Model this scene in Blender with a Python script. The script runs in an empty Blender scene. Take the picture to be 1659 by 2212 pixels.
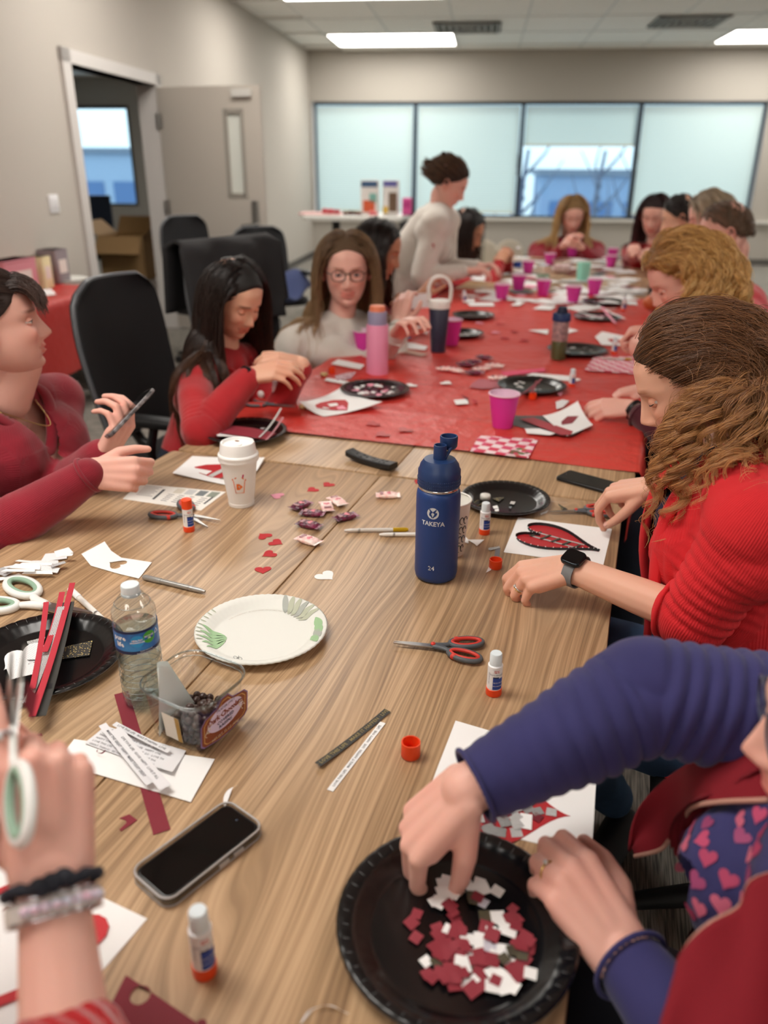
import bpy, bmesh, math, random
import numpy as np
from mathutils import Vector, Matrix, Euler
random.seed(7); RNG = np.random.default_rng(7)
SC = bpy.context.scene; COL = SC.collection
PI = math.pi
# ---------------------------------------------------------------- camera
F, PITCH, ROLL, YAW, EYE = 1706.4, math.radians(23.594), math.radians(.389), math.radians(-17.669), 1.49
def _rot():
    cz, sz = math.cos(YAW), math.sin(YAW)
    f = np.array([sz*math.cos(PITCH), cz*math.cos(PITCH), -math.sin(PITCH)])
    rt = np.array([cz, -sz, 0.]); up = np.cross(rt, f); c, s = math.cos(ROLL), math.sin(ROLL)
    return np.array([c*rt+s*up, -s*rt+c*up, f])
CR = _rot(); EYEP = np.array([0, 0, EYE])
cd = bpy.data.cameras.new('camera'); cam = bpy.data.objects.new('camera', cd); COL.objects.link(cam)
cam.matrix_world = Matrix([[CR[0][i], CR[1][i], -CR[2][i], EYEP[i]] for i in range(3)]+[[0, 0, 0, 1]])
cd.sensor_fit = 'VERTICAL'; cd.sensor_height = 24; cd.lens = F/2212*24
cd.clip_start = .02; cd.clip_end = 200
cd.dof.use_dof = True; cd.dof.focus_distance = 1.38; cd.dof.aperture_fstop = 1.75
SC.camera = cam
SC.view_settings.view_transform = 'Standard'; SC.view_settings.look = 'None'
SC.view_settings.gamma = 1; SC.view_settings.use_curve_mapping = False
SC.view_settings.exposure = 0.02
# ---------------------------------------------------------------- world (bright overcast winter sky)
W = bpy.data.worlds.new('sky'); SC.world = W; W.use_nodes = True
nt = W.node_tree; bg = nt.nodes['Background']
tc = nt.nodes.new('ShaderNodeTexCoord'); sp = nt.nodes.new('ShaderNodeSeparateXYZ')
rmp = nt.nodes.new('ShaderNodeValToRGB'); e = rmp.color_ramp.elements
e[0].position = .42; e[0].color = (.30, .34, .36, 1); e[1].position = .56; e[1].color = (.80, .90, 1, 1)
mp = nt.nodes.new('ShaderNodeMapRange'); mp.inputs[1].default_value = -1; mp.inputs[2].default_value = 1
nt.links.new(tc.outputs['Generated'], sp.inputs[0]); nt.links.new(sp.outputs[2], mp.inputs[0])
nt.links.new(mp.outputs[0], rmp.inputs[0]); nt.links.new(rmp.outputs[0], bg.inputs[0]); bg.inputs[1].default_value = 2.7
PANEL_E = 11.0
SC.cycles.max_bounces = 7; SC.cycles.diffuse_bounces = 5; SC.cycles.glossy_bounces = 3
SC.cycles.transmission_bounces = 6; SC.cycles.transparent_max_bounces = 12
SC.cycles.caustics_reflective = False; SC.cycles.caustics_refractive = False
SC.cycles.sample_clamp_indirect = 6; SC.cycles.use_denoising = True
# ---------------------------------------------------------------- picture -> place
def ray(px, py):
    return CR.T @ np.array([(px-829.5)/F, -(py-1106)/F, 1.])
def on(px, py, z=.74):
    d = ray(px, py); return EYEP + d*((z-EYE)/d[2])
def A(px, py, depth):
    return EYEP + ray(px, py)*depth
RB = math.radians(11.13); cb, sb = math.cos(RB), math.sin(RB)
def toroom(P): return np.array([P[0]*cb+P[1]*sb, -P[0]*sb+P[1]*cb, P[2]])
def R2W(x, y, z=0.): return np.array([x*cb-y*sb, x*sb+y*cb, z])
def RM(x=0, y=0, z=0, rz=0): return Matrix.Translation(Vector(R2W(x, y, z))) @ Matrix.Rotation(RB+rz, 4, 'Z')
# ---------------------------------------------------------------- colours, materials
def lin(c):
    if isinstance(c, str): c = [int(c[i:i+2], 16)/255 for i in (0, 2, 4)]
    else: c = [v/255 for v in c]
    return tuple(v/12.92 if v <= .04045 else ((v+.055)/1.055)**2.4 for v in c)+(1,)
MATS = {}
def mat(name, c='808080', r=.5, metal=0, spec=.5, bump=None, var=None, coat=0, alpha=1, trans=0, ior=1.45, sss=0, attr=None, emit=None, sheen=0, stretch=(1, 1, 1), wave=None):
    if name in MATS: return MATS[name]
    m = bpy.data.materials.new(name); m.use_nodes = True; n = m.node_tree.nodes; l = m.node_tree.links
    b = n['Principled BSDF']; I = b.inputs
    I['Base Color'].default_value = lin(c); I['Roughness'].default_value = r; I['Metallic'].default_value = metal
    I['Specular IOR Level'].default_value = spec; I['Coat Weight'].default_value = coat; I['Alpha'].default_value = alpha
    I['Transmission Weight'].default_value = trans; I['IOR'].default_value = ior
    if sheen: I['Sheen Weight'].default_value = sheen
    if sss:
        I['Subsurface Weight'].default_value = sss; I['Subsurface Radius'].default_value = (.012, .004, .002); I['Subsurface Scale'].default_value = 1
    if emit: I['Emission Color'].default_value = lin(emit[0]); I['Emission Strength'].default_value = emit[1]
    t = n.new('ShaderNodeTexCoord'); mpp = n.new('ShaderNodeMapping'); mpp.inputs['Scale'].default_value = stretch
    l.new(t.outputs['Object'], mpp.inputs[0])
    col = None
    if attr:
        a = n.new('ShaderNodeAttribute'); a.attribute_name = 'Col'
        mx = n.new('ShaderNodeMix'); mx.data_type = 'RGBA'; mx.blend_type = 'MULTIPLY'; mx.inputs[0].default_value = 1
        mx.inputs[6].default_value = lin(c); l.new(a.outputs['Color'], mx.inputs[7]); l.new(mx.outputs[2], I['Base Color']); col = mx.outputs[2]
    if var:  # (colour2, noise scale, contrast 0..1)
        nz = n.new('ShaderNodeTexNoise'); nz.inputs['Scale'].default_value = var[1]; nz.inputs['Detail'].default_value = 4
        l.new(mpp.outputs[0], nz.inputs['Vector'])
        rp = n.new('ShaderNodeValToRGB'); w = .5*(1-var[2]) if len(var) > 2 else .15
        rp.color_ramp.elements[0].position = .5-.2*(1-w); rp.color_ramp.elements[1].position = .5+.2*(1-w)
        rp.color_ramp.elements[0].color = lin(c); rp.color_ramp.elements[1].color = lin(var[0])
        l.new(nz.outputs[0], rp.inputs[0])
        if col:
            l.new(rp.outputs[0], mx.inputs[6])
        else: l.new(rp.outputs[0], I['Base Color'])
    h = None
    if bump:  # (scale, strength, distance)
        nz = n.new('ShaderNodeTexNoise'); nz.inputs['Scale'].default_value = bump[0]; nz.inputs['Detail'].default_value = 3
        l.new(mpp.outputs[0], nz.inputs['Vector']); h = nz.outputs[0]
    if wave:  # ribs: (scale, axis index of the RC attribute)
        a = n.new('ShaderNodeAttribute'); a.attribute_name = 'RC'; s3 = n.new('ShaderNodeSeparateXYZ'); l.new(a.outputs['Vector'], s3.inputs[0])
        mu = n.new('ShaderNodeMath'); mu.operation = 'MULTIPLY'; mu.inputs[1].default_value = wave[0]; l.new(s3.outputs[wave[1]], mu.inputs[0])
        sn = n.new('ShaderNodeMath'); sn.operation = 'SINE'; l.new(mu.outputs[0], sn.inputs[0])
        if h:
            ad = n.new('ShaderNodeMath'); ad.operation = 'ADD'; m3 = n.new('ShaderNodeMath'); m3.operation = 'MULTIPLY'; m3.inputs[1].default_value = .6
            l.new(sn.outputs[0], m3.inputs[0]); l.new(m3.outputs[0], ad.inputs[0]); l.new(h, ad.inputs[1]); h = ad.outputs[0]
        else: h = sn.outputs[0]
    if h:
        bp = n.new('ShaderNodeBump'); bp.inputs['Strength'].default_value = bump[1] if bump else .4; bp.inputs['Distance'].default_value = bump[2] if bump else .001
        l.new(h, bp.inputs['Height']); l.new(bp.outputs[0], I['Normal'])
    MATS[name] = m; return m
def glassmat(name, c='ffffff', r=.02, alpha=.25):
    """thin clear plastic: mostly see-through with a gloss, cheap to trace"""
    if name in MATS: return MATS[name]
    m = bpy.data.materials.new(name); m.use_nodes = True; n = m.node_tree.nodes; l = m.node_tree.links
    b = n['Principled BSDF']; out = n['Material Output']
    tr = n.new('ShaderNodeBsdfTransparent'); tr.inputs[0].default_value = lin(c)
    gl = n.new('ShaderNodeBsdfGlossy'); gl.inputs['Roughness'].default_value = r
    lw = n.new('ShaderNodeLayerWeight'); lw.inputs[0].default_value = .5; fr = n.new('ShaderNodeMath'); fr.operation = 'POWER'; fr.inputs[1].default_value = 4; l.new(lw.outputs['Facing'], fr.inputs[0])
    ma = n.new('ShaderNodeMath'); ma.operation = 'MULTIPLY_ADD'; ma.inputs[1].default_value = .55; ma.inputs[2].default_value = .03+alpha*.12; l.new(fr.outputs[0], ma.inputs[0])
    mx = n.new('ShaderNodeMixShader'); l.new(ma.outputs[0], mx.inputs[0]); l.new(tr.outputs[0], mx.inputs[1]); l.new(gl.outputs[0], mx.inputs[2])
    n.remove(b); l.new(mx.outputs[0], out.inputs[0]); MATS[name] = m; return m
# ---------------------------------------------------------------- mesh arrays: (V, F) with F list of tuples
def cat(*ms):
    V = []; Fs = []; o = 0
    for v, f in ms:
        V.append(np.asarray(v, float).reshape(-1, 3)); Fs += [tuple(i+o for i in q) for q in f]; o += len(v)
    return np.concatenate(V), Fs
def tf(m, M):
    M = np.array(M); v = np.asarray(m[0], float); return v @ M[:3, :3].T + M[:3, 3], m[1]
def mv(m, x=0, y=0, z=0): return np.asarray(m[0], float)+[x, y, z], m[1]
def Tm(x=0, y=0, z=0, rx=0, ry=0, rz=0, s=1): return Matrix.Translation((x, y, z)) @ Euler((rx, ry, rz)).to_matrix().to_4x4() @ Matrix.Scale(s, 4)
def box(x0, x1, y0, y1, z0, z1):
    v = [(x, y, z) for z in (z0, z1) for y in (y0, y1) for x in (x0, x1)]
    return np.array(v, float), [(0, 2, 3, 1), (4, 5, 7, 6), (0, 1, 5, 4), (2, 6, 7, 3), (0, 4, 6, 2), (1, 3, 7, 5)]
def lathe(prof, n=32, fn=None):
    """profile [(r, z)], r = 0 closes"""
    V = []; Fs = []
    a = np.arange(n)*2*PI/n; idx = []
    for r, z in prof:
        if r <= 1e-6: idx.append([len(V)]); V.append((0, 0, z))
        else:
            idx.append(list(range(len(V), len(V)+n))); V += [(r*math.cos(t), r*math.sin(t), z) for t in a]
    for p, q in zip(idx, idx[1:]):
        for i in range(n):
            j = (i+1) % n
            if len(p) == 1 and len(q) == 1: continue
            if len(p) == 1: Fs.append((p[0], q[j], q[i]))
            elif len(q) == 1: Fs.append((p[i], p[j], q[0]))
            else: Fs.append((p[i], p[j], q[j], q[i]))
    V = np.array(V, float)
    if fn: V = fn(V)
    return V, Fs
def frames(P):
    P = np.asarray(P, float); T = np.gradient(P, axis=0); T /= np.linalg.norm(T, axis=1)[:, None]+1e-12
    u = np.array([0, 0, 1.]) if abs(T[0][2]) < .9 else np.array([1., 0, 0]); Ns = []
    for t in T:
        u = u-t*u.dot(t); u /= np.linalg.norm(u)+1e-12; Ns.append(u.copy())
    Ns = np.array(Ns); return P, T, Ns, np.cross(T, Ns)
def tube(P, r, n=10, closed=False, flat=1, cap=True):
    P = np.asarray(P, float); k = len(P); r = np.broadcast_to(np.asarray(r, float), (k,))
    if closed:
        Pe = np.vstack([P[-1], P, P[0]]); _, T, N, B = frames(Pe); T, N, B = T[1:-1], N[1:-1], B[1:-1]
    else: _, T, N, B = frames(P)
    a = np.arange(n)*2*PI/n
    V = (P[:, None]+r[:, None, None]*(np.cos(a)[None, :, None]*N[:, None]*flat+np.sin(a)[None, :, None]*B[:, None])).reshape(-1, 3)
    Fs = []
    for i in range(k if closed else k-1):
        i2 = (i+1) % k
        for j in range(n):
            j2 = (j+1) % n; Fs.append((i*n+j, i*n+j2, i2*n+j2, i2*n+j))
    if not closed and cap: Fs += [tuple(range(n))[::-1], tuple(range((k-1)*n, k*n))]
    return V, Fs
def capsule(p0, p1, r0, r1, n=14, m=4):
    if max(r0, r1) > .045: n, m = 28, 8
    p0 = np.asarray(p0, float); p1 = np.asarray(p1, float); d = p1-p0; L = np.linalg.norm(d)
    if L < 1e-6: d = np.array([0, 0, 1.]); L = 1e-6
    d = d/L; prof = []
    for i in range(m+1):
        t = PI/2*(1-i/m); prof.append((r0*math.cos(t), -r0*math.sin(t)))
    for i in range(m+1):
        t = PI/2*i/m; prof.append((r1*math.cos(t), L+r1*math.sin(t)))
    v, f = lathe(prof, n)
    q = Vector((0, 0, 1)).rotation_difference(Vector(d)).to_matrix(); return v @ np.array(q).T + p0, f
def ell(c, r, n=20, m=12, M=None):
    v, f = lathe([(math.sin(PI*i/m), -math.cos(PI*i/m)) for i in range(m+1)], n); v = v*np.asarray(r, float)
    if M is not None: v = v @ np.array(M)[:3, :3].T
    return v+np.asarray(c, float), f
def prism(pts, z0, z1):
    n = len(pts); V = [(p[0], p[1], z0) for p in pts]+[(p[0], p[1], z1) for p in pts]
    return np.array(V, float), [tuple(range(n))[::-1], tuple(range(n, 2*n))]+[(i, (i+1) % n, n+(i+1) % n, n+i) for i in range(n)]
def rrect(w, h, r, k=5, cx=0, cy=0):
    P = []
    for sx, sy, a0 in ((1, 1, 0), (-1, 1, 90), (-1, -1, 180), (1, -1, 270)):
        for i in range(k+1):
            a = math.radians(a0+90*i/k); P.append((cx+sx*(w/2-r)+r*math.cos(a), cy+sy*(h/2-r)+r*math.sin(a)))
    return P
def rbox(w, d, h, r=.01, e=.002, k=5):
    """rounded slab standing on z = 0"""
    levels = [(e, 0), (e*.3, e*.3), (0, e), (0, h-e), (e*.3, h-e*.3), (e, h)]; V = []; n = 4*(k+1); Fs = []
    for o, z in levels: V += [(x, y, z) for x, y in rrect(w-2*o, d-2*o, max(r-o, 1e-4), k)]
    for i in range(len(levels)-1):
        for j in range(n): Fs.append((i*n+j, i*n+(j+1) % n, (i+1)*n+(j+1) % n, (i+1)*n+j))
    Fs += [tuple(range(n))[::-1], tuple(range((len(levels)-1)*n, len(levels)*n))]
    return np.array(V, float), Fs
def grid(nx, ny, fn):
    V = [fn(i/(nx-1), j/(ny-1)) for j in range(ny) for i in range(nx)]
    return np.array(V, float), [(j*nx+i, j*nx+i+1, (j+1)*nx+i+1, (j+1)*nx+i) for j in range(ny-1) for i in range(nx-1)]
def heart(s=1, n=28):
    P = []
    for i in range(n):
        t = 2*PI*i/n; P.append((s*.5*math.sin(t)**3*1.0, s*.5*(13*math.cos(t)-5*math.cos(2*t)-2*math.cos(3*t)-math.cos(4*t))/16))
    return P
def bez(p, n=16):
    p = np.asarray(p, float); t = np.linspace(0, 1, n)[:, None]
    # catmull-rom through points
    if len(p) == 2: return p[0]+(p[1]-p[0])*t
    q = np.vstack([2*p[0]-p[1], p, 2*p[-1]-p[-2]]); out = []
    k = len(p)-1
    for s in np.linspace(0, k, n):
        i = min(int(s), k-1); u = s-i; a, b, c, d = q[i:i+4]
        out.append(.5*(2*b+(c-a)*u+(2*a-5*b+4*c-d)*u*u+(3*b-a-3*c+d)*u**3))
    return np.array(out)
def wloc(o):
    v = Vector((0, 0, 0))
    while o is not None: v += o.location; o = o.parent
    return np.array(v)
def mk(name, m, mt, parent=None, world=False, smooth=True, mi=None, col=None, rc=None, sharp=None):
    """link (V, F) as one mesh object; world=True: V are world coordinates"""
    v = np.asarray(m[0], float)
    if world and parent is not None: v = v-wloc(parent)
    me = bpy.data.meshes.new(name); me.from_pydata(v.tolist(), [], m[1] if isinstance(m[1], list) else m[1].tolist())
    for q in (mt if isinstance(mt, (list, tuple)) else [mt]): me.materials.append(q)
    if mi is not None: me.polygons.foreach_set('material_index', list(mi))
    if smooth:
        me.polygons.foreach_set('use_smooth', [True]*len(me.polygons))
        if sharp is not None: me.set_sharp_from_angle(angle=math.radians(sharp))
    if col is not None:
        a = me.color_attributes.new('Col', 'FLOAT_COLOR', 'POINT'); a.data.foreach_set('color', np.asarray(col, float).ravel())
    if rc is not None:
        a = me.attributes.new('RC', 'FLOAT_VECTOR', 'POINT'); a.data.foreach_set('vector', np.asarray(rc, float).ravel())
    o = bpy.data.objects.new(name, me); COL.objects.link(o); o.parent = parent; return o
def tag(o, label=None, cat=None, group=None, kind=None):
    if label: o['label'] = label
    if cat: o['category'] = cat
    if group: o['group'] = group
    if kind: o['kind'] = kind
    return o
def thing(name, label, cat, loc=(0, 0, 0), rz=0, group=None):
    o = bpy.data.objects.new(name, None); COL.objects.link(o); o.location = [float(x) for x in loc]; o.rotation_euler = (0, 0, rz); o.empty_display_size = .05
    return tag(o, label, cat, group)
def dup(o, loc, rz=None, label=None, sc=None):
    c = o.copy(); COL.objects.link(c); c.location = [float(x) for x in loc]
    if rz is not None: c.rotation_euler = (0, 0, rz)
    if sc: c.scale = (sc, sc, sc)
    if label: c['label'] = label
    for ch in list(o.children):
        d = ch.copy(); COL.objects.link(d); d.parent = c
        for g in list(ch.children):
            h = g.copy(); COL.objects.link(h); h.parent = d
    return c
def struct(name, m, mt, **k): return tag(mk(name, m, mt, smooth=k.pop('smooth', False), **k), kind='structure')
def text(s, size, mt, parent, fn, name='lettering', bold=0, spacing=1, align='CENTER'):
    """flat lettering; fn maps (N,3) local text coords -> object coords"""
    c = bpy.data.curves.new('lettering', 'FONT'); c.body = s; c.size = size; c.align_x = align; c.align_y = 'CENTER'; c.resolution_u = 1; c.offset = bold; c.space_character = spacing
    o = bpy.data.objects.new('lettering', c); COL.objects.link(o)
    me = bpy.data.meshes.new_from_object(o); bpy.data.objects.remove(o); bpy.data.curves.remove(c)
    n = len(me.vertices); v = np.empty(n*3); me.vertices.foreach_get('co', v)
    me.vertices.foreach_set('co', np.asarray(fn(v.reshape(-1, 3)), float).ravel()); me.materials.clear(); me.materials.append(mt)
    q = bpy.data.objects.new(name, me); COL.objects.link(q); q.parent = parent; me.update(); return q
def wrap(R, th, z0, rot=0):
    """curved on a cylinder of radius R, centre angle th, baseline z0"""
    def f(v):
        x, y = v[:, 0], v[:, 1]
        if rot: x, y = x*math.cos(rot)-y*math.sin(rot), x*math.sin(rot)+y*math.cos(rot)
        r = R(z0+y) if callable(R) else R
        a = th+x/r; return np.stack([r*np.cos(a), r*np.sin(a), z0+y], 1)
    return f
def patch(R, th0, th1, z0, z1, nx=16, nz=2):
    rr = R if callable(R) else (lambda z: R)
    return grid(nx, nz, lambda u, w: (rr(z0+(z1-z0)*w)*math.cos(th0+(th1-th0)*u), rr(z0+(z1-z0)*w)*math.sin(th0+(th1-th0)*u), z0+(z1-z0)*w))
def camang(loc): return math.atan2(-loc[1], -loc[0])
# ---------------------------------------------------------------- shared materials
WHITE = mat('white paper', 'f2f1f0', .75); BLACK = mat('black plastic', '0c0c0e', .4); STEEL = mat('brushed steel', 'b9b8b6', .28, metal=1)
RED = mat('red card', 'b81f28', .65, bump=(900, .1, .0004)); DRED = mat('dark red card', '7d1a2b', .65); PINK = mat('pink card', 'ee9fb4', .7)
GREY = mat('grey plastic', '54585d', .45); REDP = mat('red rubber', 'cc3a30', .45); ORANGE = mat('orange plastic', 'ee4a1c', .4)
WPLAS = mat('white plastic', 'eeeef0', .35); DARKCARD = mat('black card', '3a3936', .6); BLUEINK = mat('blue ink', '1d459c', .4)
INK = mat('grey ink', '55565c', .6); GOLDINK = mat('gold foil ink', '9c8a5a', .35, metal=.6); CHROME = mat('chrome', 'd6d6d4', .15, metal=1)
NAVYINK = mat('navy ink', '14224f', .45); GLASS = glassmat('clear plastic'); BLACKCARD = mat('near black card', '1d1d20', .55)
def stripes(name, c1, c2, sc, ang=0, duty=.5, chevron=False, dots=False):
    m = bpy.data.materials.new(name); m.use_nodes = True; n = m.node_tree.nodes; l = m.node_tree.links; b = n['Principled BSDF']; b.inputs['Roughness'].default_value = .6
    t = n.new('ShaderNodeTexCoord'); mp = n.new('ShaderNodeMapping'); mp.inputs['Scale'].default_value = (sc, sc, sc); mp.inputs['Rotation'].default_value = (0, 0, ang)
    l.new(t.outputs['Object'], mp.inputs[0]); rp = n.new('ShaderNodeValToRGB'); rp.color_ramp.interpolation = 'CONSTANT'
    rp.color_ramp.elements[0].color = lin(c1); rp.color_ramp.elements[1].color = lin(c2); rp.color_ramp.elements[1].position = duty
    if dots:
        v = n.new('ShaderNodeTexVoronoi'); v.inputs['Randomness'].default_value = .0 if dots == 1 else .8; v.inputs['Scale'].default_value = 1; l.new(mp.outputs[0], v.inputs['Vector']); l.new(v.outputs['Distance'], rp.inputs[0])
    else:
        s = n.new('ShaderNodeSeparateXYZ'); l.new(mp.outputs[0], s.inputs[0]); x = s.outputs[0]
        if chevron:
            pp = n.new('ShaderNodeMath'); pp.operation = 'PINGPONG'; pp.inputs[1].default_value = 1.5; l.new(s.outputs[1], pp.inputs[0])
            ad = n.new('ShaderNodeMath'); l.new(x, ad.inputs[0]); l.new(pp.outputs[0], ad.inputs[1]); x = ad.outputs[0]
        fr = n.new('ShaderNodeMath'); fr.operation = 'FRACT'; l.new(x, fr.inputs[0]); l.new(fr.outputs[0], rp.inputs[0])
    l.new(rp.outputs[0], b.inputs['Base Color']); MATS[name] = m; return m
STRIPE = stripes('black and white striped paper', 'f0efee', '242426', 450, .7)
CHEV = stripes('chevron paper', 'f0efee', '242426', 330, 0, .5, chevron=True)
DOTW = stripes('black dots on white paper', '333338', 'f0eff0', 330, 0, .25, dots=1)
DOTG = stripes('gold dots on black paper', 'c9b26a', '2a2826', 260, 0, .3, dots=2)
# ================================================================= ROOM
RX0, RX1, RY0, RY1, CEIL = -2.98, 8.2, -3.5, 14.6, 3.22
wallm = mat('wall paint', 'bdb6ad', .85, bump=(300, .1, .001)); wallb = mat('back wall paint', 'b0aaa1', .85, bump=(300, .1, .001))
def rw(x0, x1, y0, y1, z0, z1): return tf(box(x0, x1, y0, y1, z0, z1), RM())
# carpet
fl = bpy.data.materials.new('striped carpet'); fl.use_nodes = True; n = fl.node_tree.nodes; l = fl.node_tree.links; b = n['Principled BSDF']; b.inputs['Roughness'].default_value = .95
t = n.new('ShaderNodeTexCoord'); mp1 = n.new('ShaderNodeMapping'); mp1.inputs['Scale'].default_value = (220, 9, 1); mp0 = n.new('ShaderNodeMapping'); mp0.inputs['Rotation'].default_value = (0, 0, -.05); l.new(t.outputs['Object'], mp0.inputs[0]); l.new(mp0.outputs[0], mp1.inputs[0])
mp2 = n.new('ShaderNodeMapping'); mp2.inputs['Scale'].default_value = (9, 220, 1); l.new(mp0.outputs[0], mp2.inputs[0]); ck = n.new('ShaderNodeTexChecker'); ck.inputs['Scale'].default_value = 1.64; ck.inputs[1].default_value = (0, 0, 0, 1); ck.inputs[2].default_value = (1, 1, 1, 1); l.new(mp0.outputs[0], ck.inputs[0])
mxv = n.new('ShaderNodeMix'); mxv.data_type = 'VECTOR'; l.new(ck.outputs['Fac'], mxv.inputs[0]); l.new(mp1.outputs[0], mxv.inputs[4]); l.new(mp2.outputs[0], mxv.inputs[5])
nz = n.new('ShaderNodeTexNoise'); nz.inputs['Scale'].default_value = 1; nz.inputs['Detail'].default_value = 2; l.new(mxv.outputs[1], nz.inputs['Vector'])
rp = n.new('ShaderNodeValToRGB'); E_ = rp.color_ramp.elements; E_[0].position = .38; E_[0].color = lin('55524e'); E_[1].position = .62; E_[1].color = lin('9d968c'); l.new(nz.outputs[0], rp.inputs[0])
l.new(rp.outputs[0], b.inputs['Base Color']); bp = n.new('ShaderNodeBump'); bp.inputs['Strength'].default_value = .5; bp.inputs['Distance'].default_value = .003; l.new(nz.outputs[0], bp.inputs['Height']); l.new(bp.outputs[0], b.inputs['Normal'])
struct('floor', rw(RX0-4.6, RX1, RY0, RY1, -.1, 0), fl)
# ceiling slab, tiles and grid
ceilm = mat('ceiling tile', 'f6f4ef', .9, bump=(160, .4, .004)); gridm = mat('ceiling grid metal', 'dcdcd8', .5)
struct('ceiling', rw(RX0-.2, RX1, RY0, RY1, CEIL+.02, CEIL+.12), ceilm)
TX, TY = 1.62, 1.62
cx0 = 1.62*((RX0)//1.62)
tiles = thing('ceiling_grid', None, None, R2W(0, 0, CEIL)); tiles['kind'] = 'structure'; tiles.rotation_euler = (0, 0, RB)
LIGHTS = []; k = 0
p1 = toroom(on(708, 75, CEIL)); p2 = toroom(on(985, 95, CEIL))
lx = (toroom(on(735, 98, CEIL))[0]+toroom(on(985, 95, CEIL))[0])/2; ly = (toroom(on(850, 71, CEIL))[1]+toroom(on(850, 97, CEIL))[1])/2
lw = toroom(on(985, 95, CEIL))[0]-toroom(on(735, 98, CEIL))[0]; ld = toroom(on(850, 71, CEIL))[1]-toroom(on(850, 97, CEIL))[1]
LW, LD = abs(lw), abs(ld)
print('light', lx, ly, LW, LD)
GX, GY = LW/2*1.04, LD*1.04   # tile: half a light panel wide
gx0 = lx-LW/2*1.04; gy0 = ly-LD*.52
nx0 = math.ceil((RX0-gx0)/GX); nx1 = int((RX1-gx0)/GX); ny0 = int((RY0-gy0)/GY); ny1 = int((RY1-gy0)/GY)
tl = box(.008, GX-.008, .008, GY-.008, -.004, .012); tme = None
bars = []
lightcells = set(); lighto = []
for i in range(-1, 3):
    for j in range(0, 5):
        xx = 4+i*6 if False else None
# light columns every 3.6 panels in x and every 3 rows in y, phase set by the three seen
lcol = [0, round((toroom(on(1562, 80, CEIL))[0]-gx0)/GX)]
stepx = lcol[1]-lcol[0]
rows_y = [0, -3, -6, -10, -13]
for i in range(nx0, nx1+1):
    for j in range(ny0, ny1+1):
        lit = (j in rows_y) and ((i % stepx) in (0, 1))
        x, y = gx0+i*GX, gy0+j*GY
        if x+GX > RX1 or x < RX0-.4 or y < RY0-.5: continue
        if lit: continue
        if j < -7: continue
        x1c = max(x, RX0); 
        if tme is None:
            o = mk('ceiling_tile', tl, ceilm, tiles, smooth=False); tme = o.data
        else:
            o = bpy.data.objects.new('ceiling_tile', tme); COL.objects.link(o); o.parent = tiles
        o.location = (x, y, -.0)
for i in range(nx0, nx1+2):
    x = gx0+i*GX
    if x > RX0: bars.append(box(x-.012, x+.012, RY0, RY1, -.012, 0.02))
for j in range(ny0, ny1+2):
    y = gy0+j*GY
    if y < RY1: bars.append(box(RX0, RX1, y-.012, y+.012, -.012, 0.02))
tag(mk('ceiling_grid_bars', cat(*bars), gridm, tiles, smooth=False), kind='structure')
lensm = mat('light diffuser', 'ffffff', .6, emit=('fffaf2', PANEL_E))
protoL = None; li = 0
for j in rows_y:
    for i in range(-stepx, stepx*2+1, stepx):
        x, y = gx0+i*GX, gy0+j*GY
        if x < RX0 or x+2*GX > RX1: continue
        c = R2W(x+GX, y+GY/2, CEIL-.012)
        lab = 'recessed rectangular ceiling light panel above the %s, %s column' % (['far windows', 'far half of the table', 'middle of the table', 'near tables', 'floor behind the near tables'][rows_y.index(j)], {-stepx: 'left', 0: 'centre', stepx: 'right', 2*stepx: 'far right'}[i])
        if protoL is None:
            protoL = thing('ceiling_light', lab, 'light', c, RB, 'recessed ceiling light panels')
            mk('light_frame', cat(box(-GX+.01, GX-.01, -GY/2+.01, -GY/2+.045, -.006, .01), box(-GX+.01, GX-.01, GY/2-.045, GY/2-.01, -.006, .01), box(-GX+.01, -GX+.045, -GY/2+.01, GY/2-.01, -.006, .01), box(GX-.045, GX-.01, -GY/2+.01, GY/2-.01, -.006, .01)), gridm, protoL, smooth=False)
            mk('diffuser', box(-GX+.045, GX-.045, -GY/2+.045, GY/2-.045, -.002, .008), lensm, protoL, smooth=False)
        else: dup(protoL, c, RB, lab)
# vents
ventm = mat('vent grey metal', '9a9994', .5); vdark = mat('vent dark inside', '4c4b48', .9)
for vi, (px, py) in enumerate(((1010, 60), (1487, 47))):
    c = on(px, py, CEIL-.02); v = thing('ceiling_vent', ['square ceiling air vent above the left window blinds', 'square ceiling air vent above the right window blinds'][vi], 'vent', c, RB, 'ceiling air vents')
    s = .44
    mk('vent_core', box(-s, s, -s, s, -.002, .004), vdark, v, smooth=False)
    for q in range(5):
        a = s-.02-q*.085
        mk('louver', cat(box(-a, a, -a, -a+.03, -.014, 0), box(-a, a, a-.03, a, -.014, 0), box(-a, -a+.03, -a, a, -.014, 0), box(a-.03, a, -a, a, -.014, 0)), ventm, v, smooth=False)
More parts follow.
